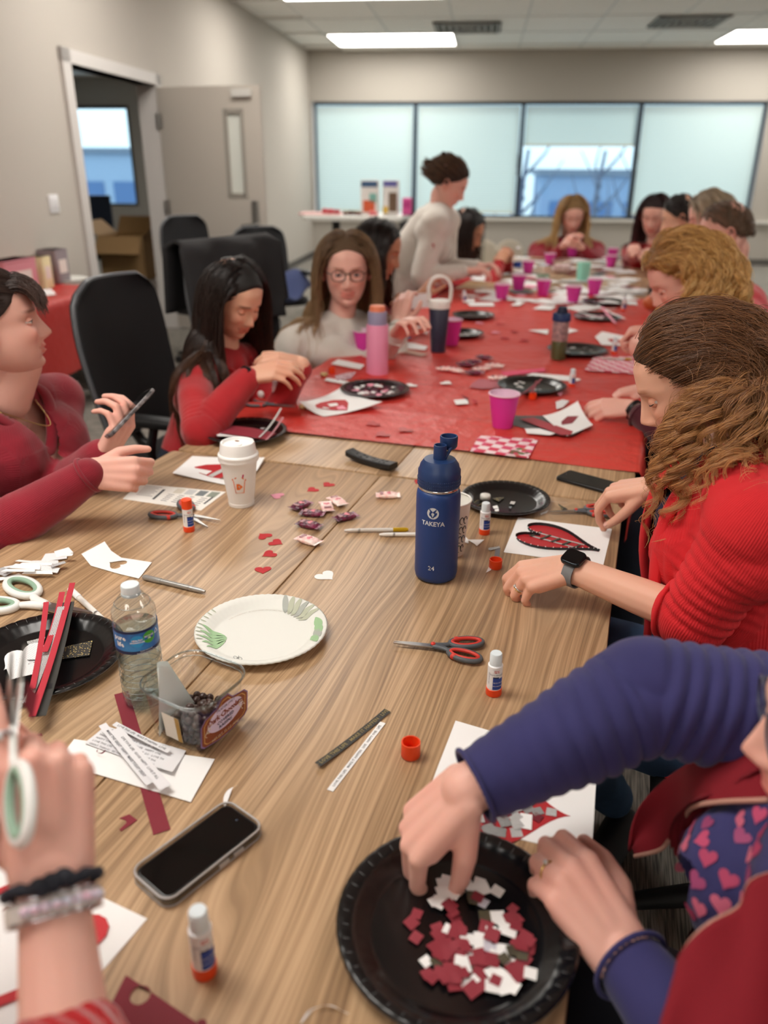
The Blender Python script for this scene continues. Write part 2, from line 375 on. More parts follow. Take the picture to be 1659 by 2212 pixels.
# back wall with window band
def bk(px, py): d = toroom(ray(px, py)); return np.array([0, 0, EYE])+d*(RY1/d[1])
wz1 = bk(1130, 219)[2]; wz0 = bk(1130, 470)[2]
mx = [bk(681, 330)[0], bk(896, 330)[0], bk(1124, 340)[0], bk(1373, 340)[0], bk(1636, 345)[0]]
print('win', wz0, wz1, mx)
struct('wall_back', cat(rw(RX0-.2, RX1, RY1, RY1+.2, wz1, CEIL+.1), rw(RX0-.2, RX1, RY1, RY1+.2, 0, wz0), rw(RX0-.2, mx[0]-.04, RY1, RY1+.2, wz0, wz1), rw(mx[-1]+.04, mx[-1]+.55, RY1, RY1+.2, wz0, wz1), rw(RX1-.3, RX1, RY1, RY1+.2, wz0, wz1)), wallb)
fm = mat('dark window frame', '33383d', .4, metal=.5); sill = mat('sill', 'd6d3cc', .6)
struct('trim_1', rw(mx[0]-.05, RX1-.3, RY1-.07, RY1, wz0-.05, wz0-.002), sill)
# blinds
bl = bpy.data.materials.new('translucent blind fabric'); bl.use_nodes = True; n = bl.node_tree.nodes; l = bl.node_tree.links; b = n['Principled BSDF']; n.remove(b)
t = n.new('ShaderNodeTexCoord'); s3 = n.new('ShaderNodeSeparateXYZ'); l.new(t.outputs['Object'], s3.inputs[0]); mu = n.new('ShaderNodeMath'); mu.operation = 'MULTIPLY'; mu.inputs[1].default_value = 1/.035*2*PI; l.new(s3.outputs[2], mu.inputs[0])
sn = n.new('ShaderNodeMath'); sn.operation = 'SINE'; l.new(mu.outputs[0], sn.inputs[0]); mr = n.new('ShaderNodeMapRange'); mr.inputs[1].default_value = -1; l.new(sn.outputs[0], mr.inputs[0])
mc = n.new('ShaderNodeMix'); mc.data_type = 'RGBA'; mc.inputs[6].default_value = lin('c2cbc5'); mc.inputs[7].default_value = lin('dfe8e0'); l.new(mr.outputs[0], mc.inputs[0])
tr = n.new('ShaderNodeBsdfTranslucent'); df = n.new('ShaderNodeBsdfDiffuse'); ms = n.new('ShaderNodeMixShader'); ms.inputs[0].default_value = .40
l.new(mc.outputs[2], tr.inputs[0]); l.new(mc.outputs[2], df.inputs[0]); l.new(df.outputs[0], ms.inputs[1]); l.new(tr.outputs[0], ms.inputs[2]); l.new(ms.outputs[0], n['Material Output'].inputs[0])
winglass = glassmat('window glass', 'e6f2f5', .02, .1)
mx.append(mx[-1]+.55); mx.append(mx[-1]+1.9)
def window(nm, x0, x1, z0, z1, blind_to, y=RY1, lab=None, M=None):
    w = thing(nm, None, None, R2W((x0+x1)/2, y, z0)); w['kind'] = 'structure'; w.rotation_euler = (0, 0, RB)
    h = (x1-x0)/2; H = z1-z0; t_ = .035
    tag(mk('window_frame', cat(box(-h, -h+t_, -.02, .08, 0, H), box(h-t_, h, -.02, .08, 0, H), box(-h, h, -.02, .08, 0, t_), box(-h, h, -.02, .08, H-.05, H)), fm, w, smooth=False), kind='structure')
    tag(mk('window_pane', box(-h+t_, h-t_, .05, .058, t_, H-.05), winglass, w, smooth=False), kind='structure')
    if blind_to < H:
        zt = H-.06; n_ = int((zt-blind_to)/.035)
        bd = tag(mk('window_blind', grid(2, max(2, n_*2), lambda u, v: (-h+t_+.01+(2*h-2*t_-.02)*u, .012+(.006 if int(round(v*(n_*2-1))) % 2 else -.002), blind_to+.02+(zt-blind_to-.02)*v)), bl, w, smooth=True), kind='structure')
        tag(mk('blind_rail', box(-h+t_+.01, h-t_-.01, -.002, .022, blind_to, blind_to+.025), mat('blind rail', 'cfc8ae', .5), w, smooth=False), kind='structure')
    return w
zb3 = bk(1250, 316)[2]-wz0
for i in range(4): window('window_%d' % (i+1), mx[i], mx[i+1], wz0, wz1, zb3 if i == 2 else .06)
window('window_5', mx[5], mx[6], wz0, wz1, .06)
# left wall with doorway
dy0, dy1, dz = 4.27*1.42, 5.44*1.42, 2.15
struct('wall_left', cat(rw(RX0-.15, RX0, RY0, dy0, 0, CEIL+.1), rw(RX0-.15, RX0, dy1, RY1, 0, CEIL+.1), rw(RX0-.15, RX0, dy0, dy1, dz, CEIL+.1)), wallm)
struct('wall_right', rw(RX1, RX1+.15, RY0, RY1, 0, CEIL+.1), wallm)
struct('wall_rear', rw(RX0-4.6, RX1, RY0-.15, RY0, 0, CEIL+.1), wallm)
trimw = mat('door trim', 'cfcac6', .5)
fr_ = [rw(RX0-.16, RX0+.03, dy0-.09, dy0+.03, 0, dz+.09), rw(RX0-.16, RX0+.03, dy1-.03, dy1+.09, 0, dz+.09), rw(RX0-.16, RX0+.03, dy0-.09, dy1+.09, dz, dz+.09)]
struct('trim_2', cat(*fr_), trimw)
struct('baseboard_left', cat(rw(RX0, RX0+.015, RY0, dy0-.1, 0, .1), rw(RX0, RX0+.015, dy1+.1, RY1, 0, .1)), mat('baseboard', '5a5753', .6))
struct('baseboard_back', rw(RX0, RX1, RY1-.015, RY1, 0, .1), MATS['baseboard'])
# open door leaf
hg = np.array([RX0+.03, dy1-.02]); fe = toroom(on(562, 186, 2.12))[:2]; dv = fe-hg; dl = np.linalg.norm(dv); da = math.atan2(dv[1], dv[0]); print('door', dl, math.degrees(da))
dr = thing('door_1', None, None, R2W(hg[0], hg[1], 0)); dr.rotation_euler = (0, 0, RB+da); dr['kind'] = 'structure'
doorm = mat('beige painted door', 'b9b1a7', .5)
vl, vr_, v0, v1 = dl*.66, dl*.82, 1.25, 1.93
S = lambda nm, m, mt: tag(mk(nm, m, mt, dr, smooth=False), kind='structure')
S('door_leaf', cat(box(0, vl, -.022, .022, .01, 2.13), box(vr_, dl, -.022, .022, .01, 2.13), box(vl, vr_, -.022, .022, .01, v0), box(vl, vr_, -.022, .022, v1, 2.13)), doorm)
S('door_vision_frame', cat(box(vl-.02, vl+.015, -.03, .03, v0-.02, v1+.02), box(vr_-.015, vr_+.02, -.03, .03, v0-.02, v1+.02), box(vl, vr_, -.03, .03, v0-.02, v0+.015), box(vl, vr_, -.03, .03, v1-.015, v1+.02)), mat('vision frame', '99938a', .5))
S('door_vision_glass', box(vl+.015, vr_-.015, -.005, .005, v0+.015, v1-.015), mat('frosted vision glass', 'd6d8d0', .4))
S('door_handle', cat(box(dl-.12, dl-.06, -.05, -.02, .95, 1.2), tube([(dl-.09, -.03, 1.0), (dl-.09, -.075, 1.0), (dl-.22, -.08, .99)], .012, 8), box(dl-.12, dl-.06, .02, .05, .95, 1.2), tube([(dl-.09, .03, 1.0), (dl-.09, .075, 1.0), (dl-.22, .08, .99)], .012, 8)), CHROME)
S('door_closer', box(dl*.75, dl*.93, -.06, -.02, 2.04, 2.1), mat('closer metal', 'c9c6c0', .4))
for z in (.3, 1.07, 1.8): S('door_hinge', cat(tube([(0, -.03, z), (0, -.03, z+.12)], .012, 8), box(-.03, .03, -.028, -.02, z, z+.12)), STEEL)
# light switch
c_ = toroom(ray(115, 440)); c_ = np.array([0, 0, EYE])+c_*(RX0/c_[0])
sw = thing('light_switch', 'white two gang light switch on the wall left of the doorway', 'switch', R2W(RX0+.001, c_[1], c_[2]), RB)
mk('switch_plate', tf(rbox(.12, .13, .008, .006), Tm(ry=PI/2)), WPLAS, sw)
for s in (-.028, .028): mk('rocker', tf(rbox(.068, .034, .006, .003), Tm(x=.008, y=s, ry=PI/2)), WPLAS, sw)
# room beyond the doorway
ny = 14.6
def bkn(px, py, y=ny-.02): d = toroom(ray(px, py)); return np.array([0, 0, EYE])+d*(y/d[1])
wl0, wl1 = bkn(140, 300)[0], bkn(283, 300)[0]; nz0, nz1 = bkn(220, 443)[2], bkn(220, 228)[2]; print('far win', wl0, wl1, nz0, nz1)
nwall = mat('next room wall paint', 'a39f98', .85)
struct('wall_next_room', cat(rw(RX0-4.6, wl0, ny, ny+.2, 0, CEIL+.1), rw(wl1, RX0-.15, ny, ny+.2, 0, CEIL+.1), rw(wl0, wl1, ny, ny+.2, 0, nz0), rw(wl0, wl1, ny, ny+.2, nz1, CEIL+.1)), nwall)
struct('wall_next_room_side', rw(RX0-4.75, RX0-4.6, RY0, ny+.2, 0, CEIL+.1), nwall)
struct('ceiling_next_room', rw(RX0-4.6, RX0-.15, RY0, ny, CEIL-.35, CEIL-.25), ceilm)
window('window_6', wl0, wl1, nz0, nz1, 9)
# outside: ground, parked snow, trees and a building give the blurred view
og = mat('outside ground', '9aa3ad', .9, var=('d5dde6', .4)); struct('outside_ground', rw(-40, 40, RY1+.5, 60, -3.2, -3), og)
for i, (x, y, h, w, c) in enumerate(((-14, 40, 5, 12, '8fa0b4'), (7, 38, 4.2, 9, '7f93ad'))):
    bo = thing('office_building', ['pale office building far outside the doorway window', 'blue grey office building outside the open blind'][i], 'building', R2W(x, y, -3), RB)
    mk('facade', box(-w/2, w/2, 0, 6, 0, h), mat('facade %d' % i, c, .8), bo, smooth=False)
    mk('roof', box(-w/2-.2, w/2+.2, -.2, 6.2, h, h+.25), mat('facade roof', '6b7684', .8), bo, smooth=False)
    for q in range(int(w/1.6)):
        mk('window_band', box(-w/2+.4+q*1.6, -w/2+1.5+q*1.6, -.05, 0, h*.45, h*.75), mat('far window glass', '4d6a93', .2), bo, smooth=False)
treem = mat('bare tree bark', '5e6678', .9)
for i, x in enumerate((1.2, 3.6, 5.0, 8.5)):
    y = 26+i*1.3; tr_ = thing('bare_tree', 'leafless winter tree outside the open blind, %s of four' % ['leftmost', 'second from left', 'third from left', 'rightmost'][i], 'tree', R2W(x, y, -3), RB, 'winter trees outside')
    mk('trunk', tube(bez([(0, 0, 0), (.1, 0, 1.6), (-.1, .1, 3.2), (.05, 0, 5)], 8), np.linspace(.16, .05, 8), 7), treem, tr_)
    br = [tube(bez([(0, 0, 1.5+.35*q), (.6*math.cos(q*2.4), .6*math.sin(q*2.4), 2.1+.35*q), (1.1*math.cos(q*2.4+.3), 1.1*math.sin(q*2.4+.3), 3.2+.3*q)], 5), np.linspace(.05, .012, 5), 5) for q in range(9)]
    tag(mk('branches', cat(*br), treem, tr_), kind='stuff')
sun = bpy.data.lights.new('sun', 'SUN'); so = bpy.data.objects.new('sun', sun); COL.objects.link(so); sun.energy = 3.0; sun.angle = .02; sun.color = (1, .96, .88)
so.rotation_euler = (math.radians(52), 0, RB+math.radians(180-38))
# ================================================================= TABLES
wood = bpy.data.materials.new('wood laminate'); wood.use_nodes = True; n = wood.node_tree.nodes; l = wood.node_tree.links; b = n['Principled BSDF']
b.inputs['Roughness'].default_value = .38; b.inputs['Specular IOR Level'].default_value = .45
t = n.new('ShaderNodeTexCoord'); 
def wmap(sc, rz=0):
    m_ = n.new('ShaderNodeMapping'); m_.inputs['Scale'].default_value = sc; m_.inputs['Rotation'].default_value = (0, 0, rz); l.new(t.outputs['Object'], m_.inputs[0]); return m_.outputs[0]
def nzt(vec, s, d=3, dist=0):
    q = n.new('ShaderNodeTexNoise'); q.inputs['Scale'].default_value = s; q.inputs['Detail'].default_value = d; q.inputs['Distortion'].default_value = dist; l.new(vec, q.inputs['Vector']); return q.outputs[0]
warp = nzt(wmap((3.2, .55, 1)), 1, 2)
mu = n.new('ShaderNodeMath'); mu.operation = 'MULTIPLY'; mu.inputs[1].default_value = .35; l.new(warp, mu.inputs[0])
sx = n.new('ShaderNodeSeparateXYZ'); l.new(t.outputs['Object'], sx.inputs[0]); ad = n.new('ShaderNodeMath'); l.new(sx.outputs[0], ad.inputs[0]); l.new(mu.outputs[0], ad.inputs[1])
cb_ = n.new('ShaderNodeCombineXYZ'); l.new(ad.outputs[0], cb_.inputs[0]); l.new(sx.outputs[1], cb_.inputs[1])
m1 = n.new('ShaderNodeMapping'); m1.inputs['Scale'].default_value = (105, 1.1, 1); l.new(cb_.outputs[0], m1.inputs[0]); g1 = nzt(m1.outputs[0], 1, 5)
m2 = n.new('ShaderNodeMapping'); m2.inputs['Scale'].default_value = (300, 3.5, 1); l.new(cb_.outputs[0], m2.inputs[0]); g2 = nzt(m2.outputs[0], 1, 2)
m3 = n.new('ShaderNodeMapping'); m3.inputs['Scale'].default_value = (9, .6, 1); l.new(cb_.outputs[0], m3.inputs[0]); g3 = nzt(m3.outputs[0], 1, 2)
s1 = n.new('ShaderNodeMath'); s1.operation = 'MULTIPLY_ADD'; s1.inputs[1].default_value = .50; l.new(g1, s1.inputs[0]); 
s2 = n.new('ShaderNodeMath'); s2.operation = 'MULTIPLY'; s2.inputs[1].default_value = .36; l.new(g2, s2.inputs[0]); l.new(s2.outputs[0], s1.inputs[2])
s4 = n.new('ShaderNodeMath'); s4.operation = 'MULTIPLY_ADD'; s4.inputs[1].default_value = .28; l.new(g3, s4.inputs[0]); l.new(s1.outputs[0], s4.inputs[2])
rp = n.new('ShaderNodeValToRGB'); E_ = rp.color_ramp.elements; E_[0].position = .40; E_[0].color = lin('755840'); E_[1].position = .68; E_[1].color = lin('c8a682')
e2 = rp.color_ramp.elements.new(.55); e2.color = lin('a88866'); l.new(s4.outputs[0], rp.inputs[0]); l.new(rp.outputs[0], b.inputs['Base Color'])
edgem = mat('table edge band', 'a98a66', .5); legm = mat('table leg metal', '4b4d50', .35, metal=.7)
def table(x0, x1, y0, y1, label, top=.74):
    t_ = thing('folding_table', label, 'table', ((x0+x1)/2, (y0+y1)/2, 0), 0, 'long row of meeting tables')
    w, d = (x1-x0)/2, (y1-y0)/2
    mk('tabletop', mv(rbox(2*w-.003, 2*d-.003, .026, .012, .0015), z=top-.026), wood, t_, sharp=30)
    mk('edge_band', mv(rbox(2*w-.001, 2*d-.001, .021, .013, .001), z=top-.0245), edgem, t_, sharp=30)
    for s in (-1, 1):
        mk('leg', cat(tube([(0, s*(d-.3), .07), (0, s*(d-.3), top-.03)], .03, 12), box(-w*.75, w*.75, s*(d-.3)-.025, s*(d-.3)+.025, .055, .085), box(-w*.7, w*.7, s*(d-.3)-.03, s*(d-.3)+.03, top-.05, top-.027)), legm, t_, sharp=40)
        for q in (-1, 1): mk('caster', tf(lathe([(0, -.012), (.025, -.012), (.028, 0), (.025, .012), (0, .012)], 14), Tm(q*w*.7, s*(d-.3), .028, ry=PI/2)), BLACK, t_)
    return t_
XM = -.603
table(-1.235, XM, -.28, 1.865, 'wooden table under the clear raisin tub, left of the centre seam'); table(XM, .018, -.28, 1.865, 'wooden table under the large black confetti plate, right of the seam')
table(-1.225, XM+.02, 1.872, 3.8, 'wooden table half covered by red plastic, beneath the remote'); table(XM+.02, .04, 1.872, 3.8, 'wooden table half covered by red plastic, beneath the flat black phone')
table(-1.225, XM, 3.81, 5.6, 'table fully under the red plastic, beside the woman in white with glasses'); table(XM, .03, 3.81, 5.6, 'table fully under the red plastic, beside the curly blonde woman')
table(-1.225, XM, 5.61, 7.68, 'far end wooden table by the standing woman in white'); table(XM, .03, 5.61, 7.68, 'far end wooden table on the side of the bald man')
# red plastic tablecloth
clothm = mat('red plastic film', 'c6362e', .42, spec=.5, bump=(22, .55, .012), stretch=(1, 1, 1), var=('d04238', 1.6, .2))
rg = np.random.default_rng(3)
K = rg.normal(size=(10, 2))*[[5, 7]]; PH = rg.uniform(0, 6.3, 10)
def clz(x, y):
    z = sum(math.sin(K[i, 0]*x+K[i, 1]*y+PH[i]) for i in range(10))*.0009
    for c in (-.98, -.35): z += .0035*math.exp(-((x-c-.02*math.sin(y*2))/.012)**2)   # fold lines along
    for c in (2.42, 2.78, 3.3, 3.9, 4.6): z += .0032*math.exp(-((y-c-.03*math.sin(x*5))/.014)**2)
    z += .004*max(0, math.sin(9*(x*.5+y)+1))**8*math.exp(-((x+.05)/.3)**2)
    return z
CZ = .742
def clothfn(u, v):
    L = .20; W_ = 1.285; s = -L+u*(W_+2*L); y = 2.085+v*3.25+.05*math.sin(u*3)*(1-v)*.6
    x0, x1 = -1.232, .047; r = .02
    if s < 0: return (x0-.012-.02*math.sin(y*9)*min(1, -s*8), y, CZ+s-.005)
    if s > W_: return (x1+.012+.025*math.sin(y*11+1)*min(1, (s-W_)*8), y, CZ-(s-W_)-.005)
    return (x0+s, y, CZ+.0035+clz(x0+s, y))
tc_ = thing('red_tablecloth', 'thin creased red plastic tablecloth over the middle of the long table', 'tablecloth', (-.6, 3.6, .74))
mk('cloth', grid(150, 260, clothfn), clothm, tc_, world=True)
TZ = .7405; CT = .7475   # resting heights: wood, cloth
def hz(P, py):
    """height at (P.x, P.y) that shows in picture row py"""
    lo, hi = .3, 2.5
    for _ in range(40):
        m_ = (lo+hi)/2; v = CR @ (np.array([P[0], P[1], m_])-EYEP)
        if 1106-F*v[1]/v[2] > py: lo = m_
        else: hi = m_
    return m_
def P2(px, py, z=TZ): return on(px, py, z)
def adir(p, q, z=TZ):
    a, b_ = on(*p, z), on(*q, z); return math.atan2(b_[1]-a[1], b_[0]-a[0])
def flat(name, pts, mt, label=None, cat_=None, z=TZ, th=.0005, parent=None, group=None):
    """a flat sheet from picture corners on the table plane"""
    W_ = [on(p[0], p[1], z) for p in pts]; c = np.mean(W_, axis=0); c[2] = z
    a = sum(W_[i][0]*W_[(i+1) % len(W_)][1]-W_[(i+1) % len(W_)][0]*W_[i][1] for i in range(len(W_)))
    if a < 0: W_ = W_[::-1]
    o = mk(name, prism([(p[0]-c[0], p[1]-c[1]) for p in W_], 0, th), mt, None, smooth=False)
    o.location = c if parent is None else c-wloc(parent); o.parent = parent
    if label: tag(o, label, cat_, group)
    return o
def curled(name, q, mt, label, cat_, z, lift, n=14, group=None, bow=0):
    """sheet from 4 picture corners with lifted corners"""
    W_ = [on(p[0], p[1], z+l_) for p, l_ in zip(q, lift)]; c = np.mean(W_, axis=0); c[2] = z
    t_ = thing(name, label, cat_, c, 0, group)
    def f(u, v):
        p = (1-u)*(1-v)*W_[0]+u*(1-v)*W_[1]+u*v*W_[2]+(1-u)*v*W_[3]
        zz = z+lift[0]*((1-u)*(1-v))**2+lift[1]*(u*(1-v))**2+lift[2]*(u*v)**2+lift[3]*((1-u)*v)**2+bow*4*u*(1-u)
        return (p[0]-c[0], p[1]-c[1], zz-z+.0005)
    mk('sheet', grid(n, n, f), mt, t_); t_['_q'] = 1; del t_['_q']
    return t_, f
def onsheet(f, pts, mt, parent, name, up=.0008, th=.0):
    """a flat polygon glued on a curled sheet; pts in (u, v), filled as a fan of small faces"""
    P = np.array([f(u, v) for u, v in pts]); P[:, 2] += up; c0 = np.array(f(*np.mean(pts, axis=0))); c0[2] += up
    V = np.vstack([P, [c0]]); k = len(P); return mk(name, (V, [(i, (i+1) % k, k) for i in range(k)]), mt, parent, smooth=False)
def heartflat(c, tip, mt, label, z=TZ, group=None, name='paper_heart', size=None, th=.0006, lift=0):
    C_ = on(*c, z); T_ = on(*tip, z); d = T_-C_; s = size or np.linalg.norm(d)/.53; a = math.atan2(d[1], d[0])+PI/2
    o = mk(name, prism(heart(s), 0, th), mt, None, smooth=False); o.location = C_; o.rotation_euler = (lift, 0, a)
    return tag(o, label, 'heart', group)
# ---------------------------------------------------------------- scissors
def loop(cx, cy, a, b_, rot, r, n=28, z=0, flat_=1.0):
    P = [(cx+a*math.cos(t)*math.cos(rot)-b_*math.sin(t)*math.sin(rot), cy+a*math.cos(t)*math.sin(rot)+b_*math.sin(t)*math.cos(rot), z) for t in np.linspace(0, 2*PI, n, endpoint=False)]
    return tube(P, r, 8, closed=True, flat=flat_)
def scissors(label, tip, back, z=TZ, op=.12, grip='grey', size=1, lift=0, group='scissors on the tables', parentM=None):
    """tip/back: picture points of blade tip and handle end (on plane z)"""
    a, b_ = on(*tip, z), on(*back, z); L = np.linalg.norm(a-b_); s = L/.20; ang = math.atan2(a[1]-b_[1], a[0]-b_[0])
    piv = b_+(a-b_)*.56; t_ = thing('scissors', label, 'scissors', piv, ang, group)
    return scis_parts(t_, s, op, grip)
def scis_parts(t_, s, op, grip):
    gm, im = (GREY, REDP) if grip == 'grey' else (mat('white scissor grip', 'e9e9e6', .4), mat('sage green grip', '8fae98', .5))
    for sg in (1, -1):
        R_ = Matrix.Rotation(sg*op/2, 4, 'Z'); h = .004+(.0022 if sg > 0 else 0)
        bl_ = prism([(-.012*s, -sg*.006*s), (.088*s, 0), (.088*s, sg*.001*s), (.05*s, sg*.006*s), (-.012*s, sg*.009*s)][::sg], h, h+.0018)
        mk('blade', tf(bl_, R_), STEEL, t_, smooth=False)
        hp = bez([(.006*s, 0, 0), (-.02*s, -sg*.004*s, 0), (-.045*s, -sg*.014*s, 0)], 6)
        hb = mk('handle', tf(mv(cat(tube(hp, np.array([.007, .0085, .008, .007, .006, .005])*s, 8, flat=.7), loop(-.072*s, -sg*.022*s, .036*s, .0175*s, sg*.22, .0058*s, flat_=1.0)), z=.0065), R_), gm, t_)
        mk('grip_lining', tf(mv(loop(-.072*s, -sg*.022*s, .0315*s, .0135*s, sg*.22, .0042*s), z=.0085), R_), im, hb)
        if grip == 'grey': mk('grip_band', tf(mv(ell((-.05*s, -sg*.031*s, 0), (.009*s, .0072*s, .0072*s), 10, 8), z=.0065), R_), im, hb)
    mk('pivot_screw', lathe([(0, .004), (.0055*s, .004), (.0055*s, .0108), (.004*s, .0125), (0, .0125)], 14), REDP if grip == 'grey' else GREY, t_)
    return t_
# ---------------------------------------------------------------- glue stick
def gluestick(label, base, top, cap, z=TZ, tilt=0, scale=1):
    P = on(*base, z); H = hz(P, top)-z; r = .0118*scale; t_ = thing('glue_stick', label, 'glue stick', P, 0, 'glue sticks'); th = camang(P)
    mk('twist_base', lathe([(0, 0), (r*1.02, 0), (r*1.05, .002), (r*1.05, H*.16), (r*.95, H*.17), (0, H*.17)], 20), ORANGE, t_, sharp=40)
    mk('barrel', lathe([(0, H*.17), (r*.98, H*.17), (r*.98, H*.72), (r*.8, H*.74), (0, H*.74)], 24), WPLAS, t_, sharp=40)
    if cap: mk('cap', lathe([(0, H*.72), (r*1.0, H*.72), (r*.98, H*.99), (r*.9, H), (0, H)], 24), ORANGE, t_, sharp=40)
    else:
        mk('glue_tube', lathe([(0, H*.72), (r*.82, H*.73), (r*.8, H*.97), (r*.7, H), (0, H)], 24), mat('translucent white plastic', 'dfe9ee', .3), t_, sharp=50)
    mk('label_band', patch(r*1.0, th-.2, th+1.25, H*.19, H*.47, 12), BLUEINK, t_); mk('label_band', patch(r*1.0, th-.2, th+.6, H*.47, H*.50, 12), NAVYINK, t_)
    mk('label_badge', patch(r*1.005, th-.05, th+.65, H*.60, H*.66, 8), mat('glue badge red', 'c8343f', .5), t_)
    text('ELMER\'S', .0048*scale, mat('label white ink', 'ffffff', .5), t_, wrap(r*1.01+.0002, th+.3, H*.63), bold=.0001)
    text('Extra Strength', .0038*scale, NAVYINK, t_, wrap(r*.99+.0003, th+.3, H*.55))
    text('GLUE STICK', .003*scale, MATS['label white ink'], t_, wrap(r*1.0+.0003, th+.5, H*.36)); text('SAFE & WASHABLE', .0022*scale, MATS['label white ink'], t_, wrap(r*1.0+.0003, th+.5, H*.28))
    text('STRONG BOND', .003*scale, NAVYINK, t_, wrap(r*.99+.0003, th-.75, H*.45, rot=PI/2))
    return t_
def cap_alone(label, base, z=TZ, top=None, r=.0135):
    P = on(*base, z); H = (hz(P, top)-z) if top else .022; t_ = thing('glue_stick_cap', label, 'cap', P, 0, 'loose orange glue caps')
    mk('shell', lathe([(0, .001), (r*.9, 0), (r, .002), (r*.98, H), (r*.86, H), (r*.84, H*.3), (0, H*.3)], 24), ORANGE, t_, sharp=40); return t_
gluestick('uncapped white glue stick standing below the grey scissors, nearest the purple sleeve', (1066, 1497), 1410, False)
gluestick('uncapped glue stick standing before the small black plate', (1046, 1152), 1086, False)
gluestick('orange-capped glue stick standing in front of the red-handled scissors', (409, 1146), 1078, True)
gluestick('blurred uncapped glue stick standing near the phone in clear case', (443, 2098), 1966, False)
gluestick('glue stick on the red cloth in front of the dark-haired woman in red', (597, 873), 821, False, CT)
gluestick('glue stick on red cloth by the hands with the black wristband', (1235, 834), 797, False, CT)
gluestick('glue stick on red cloth beside the green-bottomed tumbler plate', (1326, 764), 728, False, CT)
gluestick('glue stick on the red cloth behind the pink bottle, by the white sweater sleeve', (882, 738), 702, False, CT)
cap_alone('loose orange glue cap standing beside the white sheet with the mosaic heart', (887, 1632), top=1602)
cap_alone('loose orange glue cap by the ringed hand of the woman in the red cardigan', (1070, 1226), top=1208)
cap_alone('orange glue cap on the red cloth below the plate of red ribbons', (1150, 862), CT)
cap_alone('orange glue cap on red cloth left of the tall pink bottle', (717, 806), CT)
scissors('grey scissors with red grips lying left of the uncapped glue stick', (850, 1393), (1046, 1413), op=.1)
scissors('grey scissors with red grips under the fingers of the cardigan woman', (1185, 1110), (1318, 1107), op=.1)
scissors('grey scissors with red grips behind the orange-capped glue stick', (465, 1137), (352, 1098), op=.5)
scissors('blurred grey and red scissors on the red cloth by a glue stick', (640, 882), (540, 872), CT, op=.1)
scissors('white and sage green scissors beside the pile of paper scraps', (205, 1340), (-30, 1283), op=.2, grip='white')
# ---------------------------------------------------------------- blue bottle
def bottle_blue():
    P = on(941, 1243); P[2] = TZ; rb = .0425; H1 = hz(P, 1052)-TZ; H2 = hz(P, 990)-TZ; H3 = hz(P, 961)-TZ; th = camang(P)
    t_ = thing('water_bottle', 'tall navy blue insulated bottle with open spout lid on the wood', 'bottle', P)
    bm_ = mat('navy powder coat', '1c3c78', .42, bump=(1800, .08, .0003)); lm = mat('navy lid plastic', '1b3563', .4)
    mk('body', lathe([(0, 0), (rb*.82, 0), (rb*.95, .004), (rb, .014), (rb, H1-.016), (rb*.97, H1-.006), (rb*.88, H1), (0, H1)], 64), bm_, t_, sharp=60)
    mk('steel_ring', lathe([(0, H1-.001), (rb*.9, H1-.001), (rb*.93, H1+.002), (rb*.9, H1+.006), (0, H1+.006)], 48), CHROME, t_)
    h = H1+.005
    mk('lid', lathe([(0, h), (rb*.92, h), (rb*.95, h+.003), (rb*.95, h+(H2-h)*.6), (rb*.9, h+(H2-h)*.66), (rb*.86, h+(H2-h)*.8), (rb*.7, H2-.001), (rb*.3, H2), (0, H2)], 64), lm, t_, sharp=40)
    kn = []
    for i in range(64):
        for q in range(3): a = i*2*PI/64; kn.append(ell((rb*.955*math.cos(a), rb*.955*math.sin(a), h+.005+.006*q), (.0012,)*3, 6, 4))
    mk('grip_dots', cat(*kn), lm, t_)
    sr = .0125
    mk('spout', lathe([(sr, H2-.001), (sr, H3-.003), (sr*.96, H3), (sr*.8, H3), (sr*.74, H3-.004), (sr*.7, H2+.004), (0, H2+.004)], 32), lm, t_, sharp=40)
    # hinged flip cap thrown back, away to the right
    d = np.array([math.cos(th+PI-.55), math.sin(th+PI-.55)]); c = d*.030
    R_ = Tm(c[0], c[1], H3+.002)
    mk('flip_cap', tf(lathe([(0, -.016), (.0135, -.016), (.0165, -.012), (.0172, .006), (.0165, .008), (.0145, .008), (.013, -.002), (.0, -.003)], 32), R_), lm, t_, sharp=40)
    for s in (-1, 1):
        q = np.array([-d[1], d[0]])*s*.011
        mk('hinge_arm', tube(bez([(q[0], q[1], H2+.002), (q[0]+c[0]*.55, q[1]+c[1]*.55, H2+.014), (q[0]+c[0], q[1]+c[1], H3-.006)], 8), .0035, 8), lm, t_)
    wi = mat('bottle print', 'c9cdd2', .5); f = lambda z0, dx=0: wrap(rb+.0002, th-.22+dx, z0)
    text('TAKEYA', .0125, wi, t_, f(H1-.060), bold=.0003, name='lettering')
    text('24', .013, wi, t_, f(.036), bold=.0001, name='lettering')
    zc = H1-.038
    def disc(n_=28, r=.0115):
        return [(r*math.cos(2*PI*i/n_), r*math.sin(2*PI*i/n_)) for i in range(n_)]
    def wp(pts, nm, m_, up=.0003):
        g = wrap(rb+up, th-.22, zc); V = g(np.array([(x, y, 0) for x, y in pts]+[(sum(p[0] for p in pts)/len(pts), sum(p[1] for p in pts)/len(pts), 0)])); k_ = len(pts)
        mk(nm, (V, [(i, (i+1) % k_, k_) for i in range(k_)]), m_, t_)
    wp(disc(), 'emblem', wi)
    for x0, s_ in ((-.004, 1), (.0035, -1)):
        c1 = [(x0+s_*.0028*math.sin(v*5), v*.009) for v in np.linspace(-1, 1, 12)]
        wp([(x-.0011, y) for x, y in c1]+[(x+.0011, y) for x, y in c1[::-1]], 'emblem_wave', bm_, .0006)
    return t_
bottle_blue()
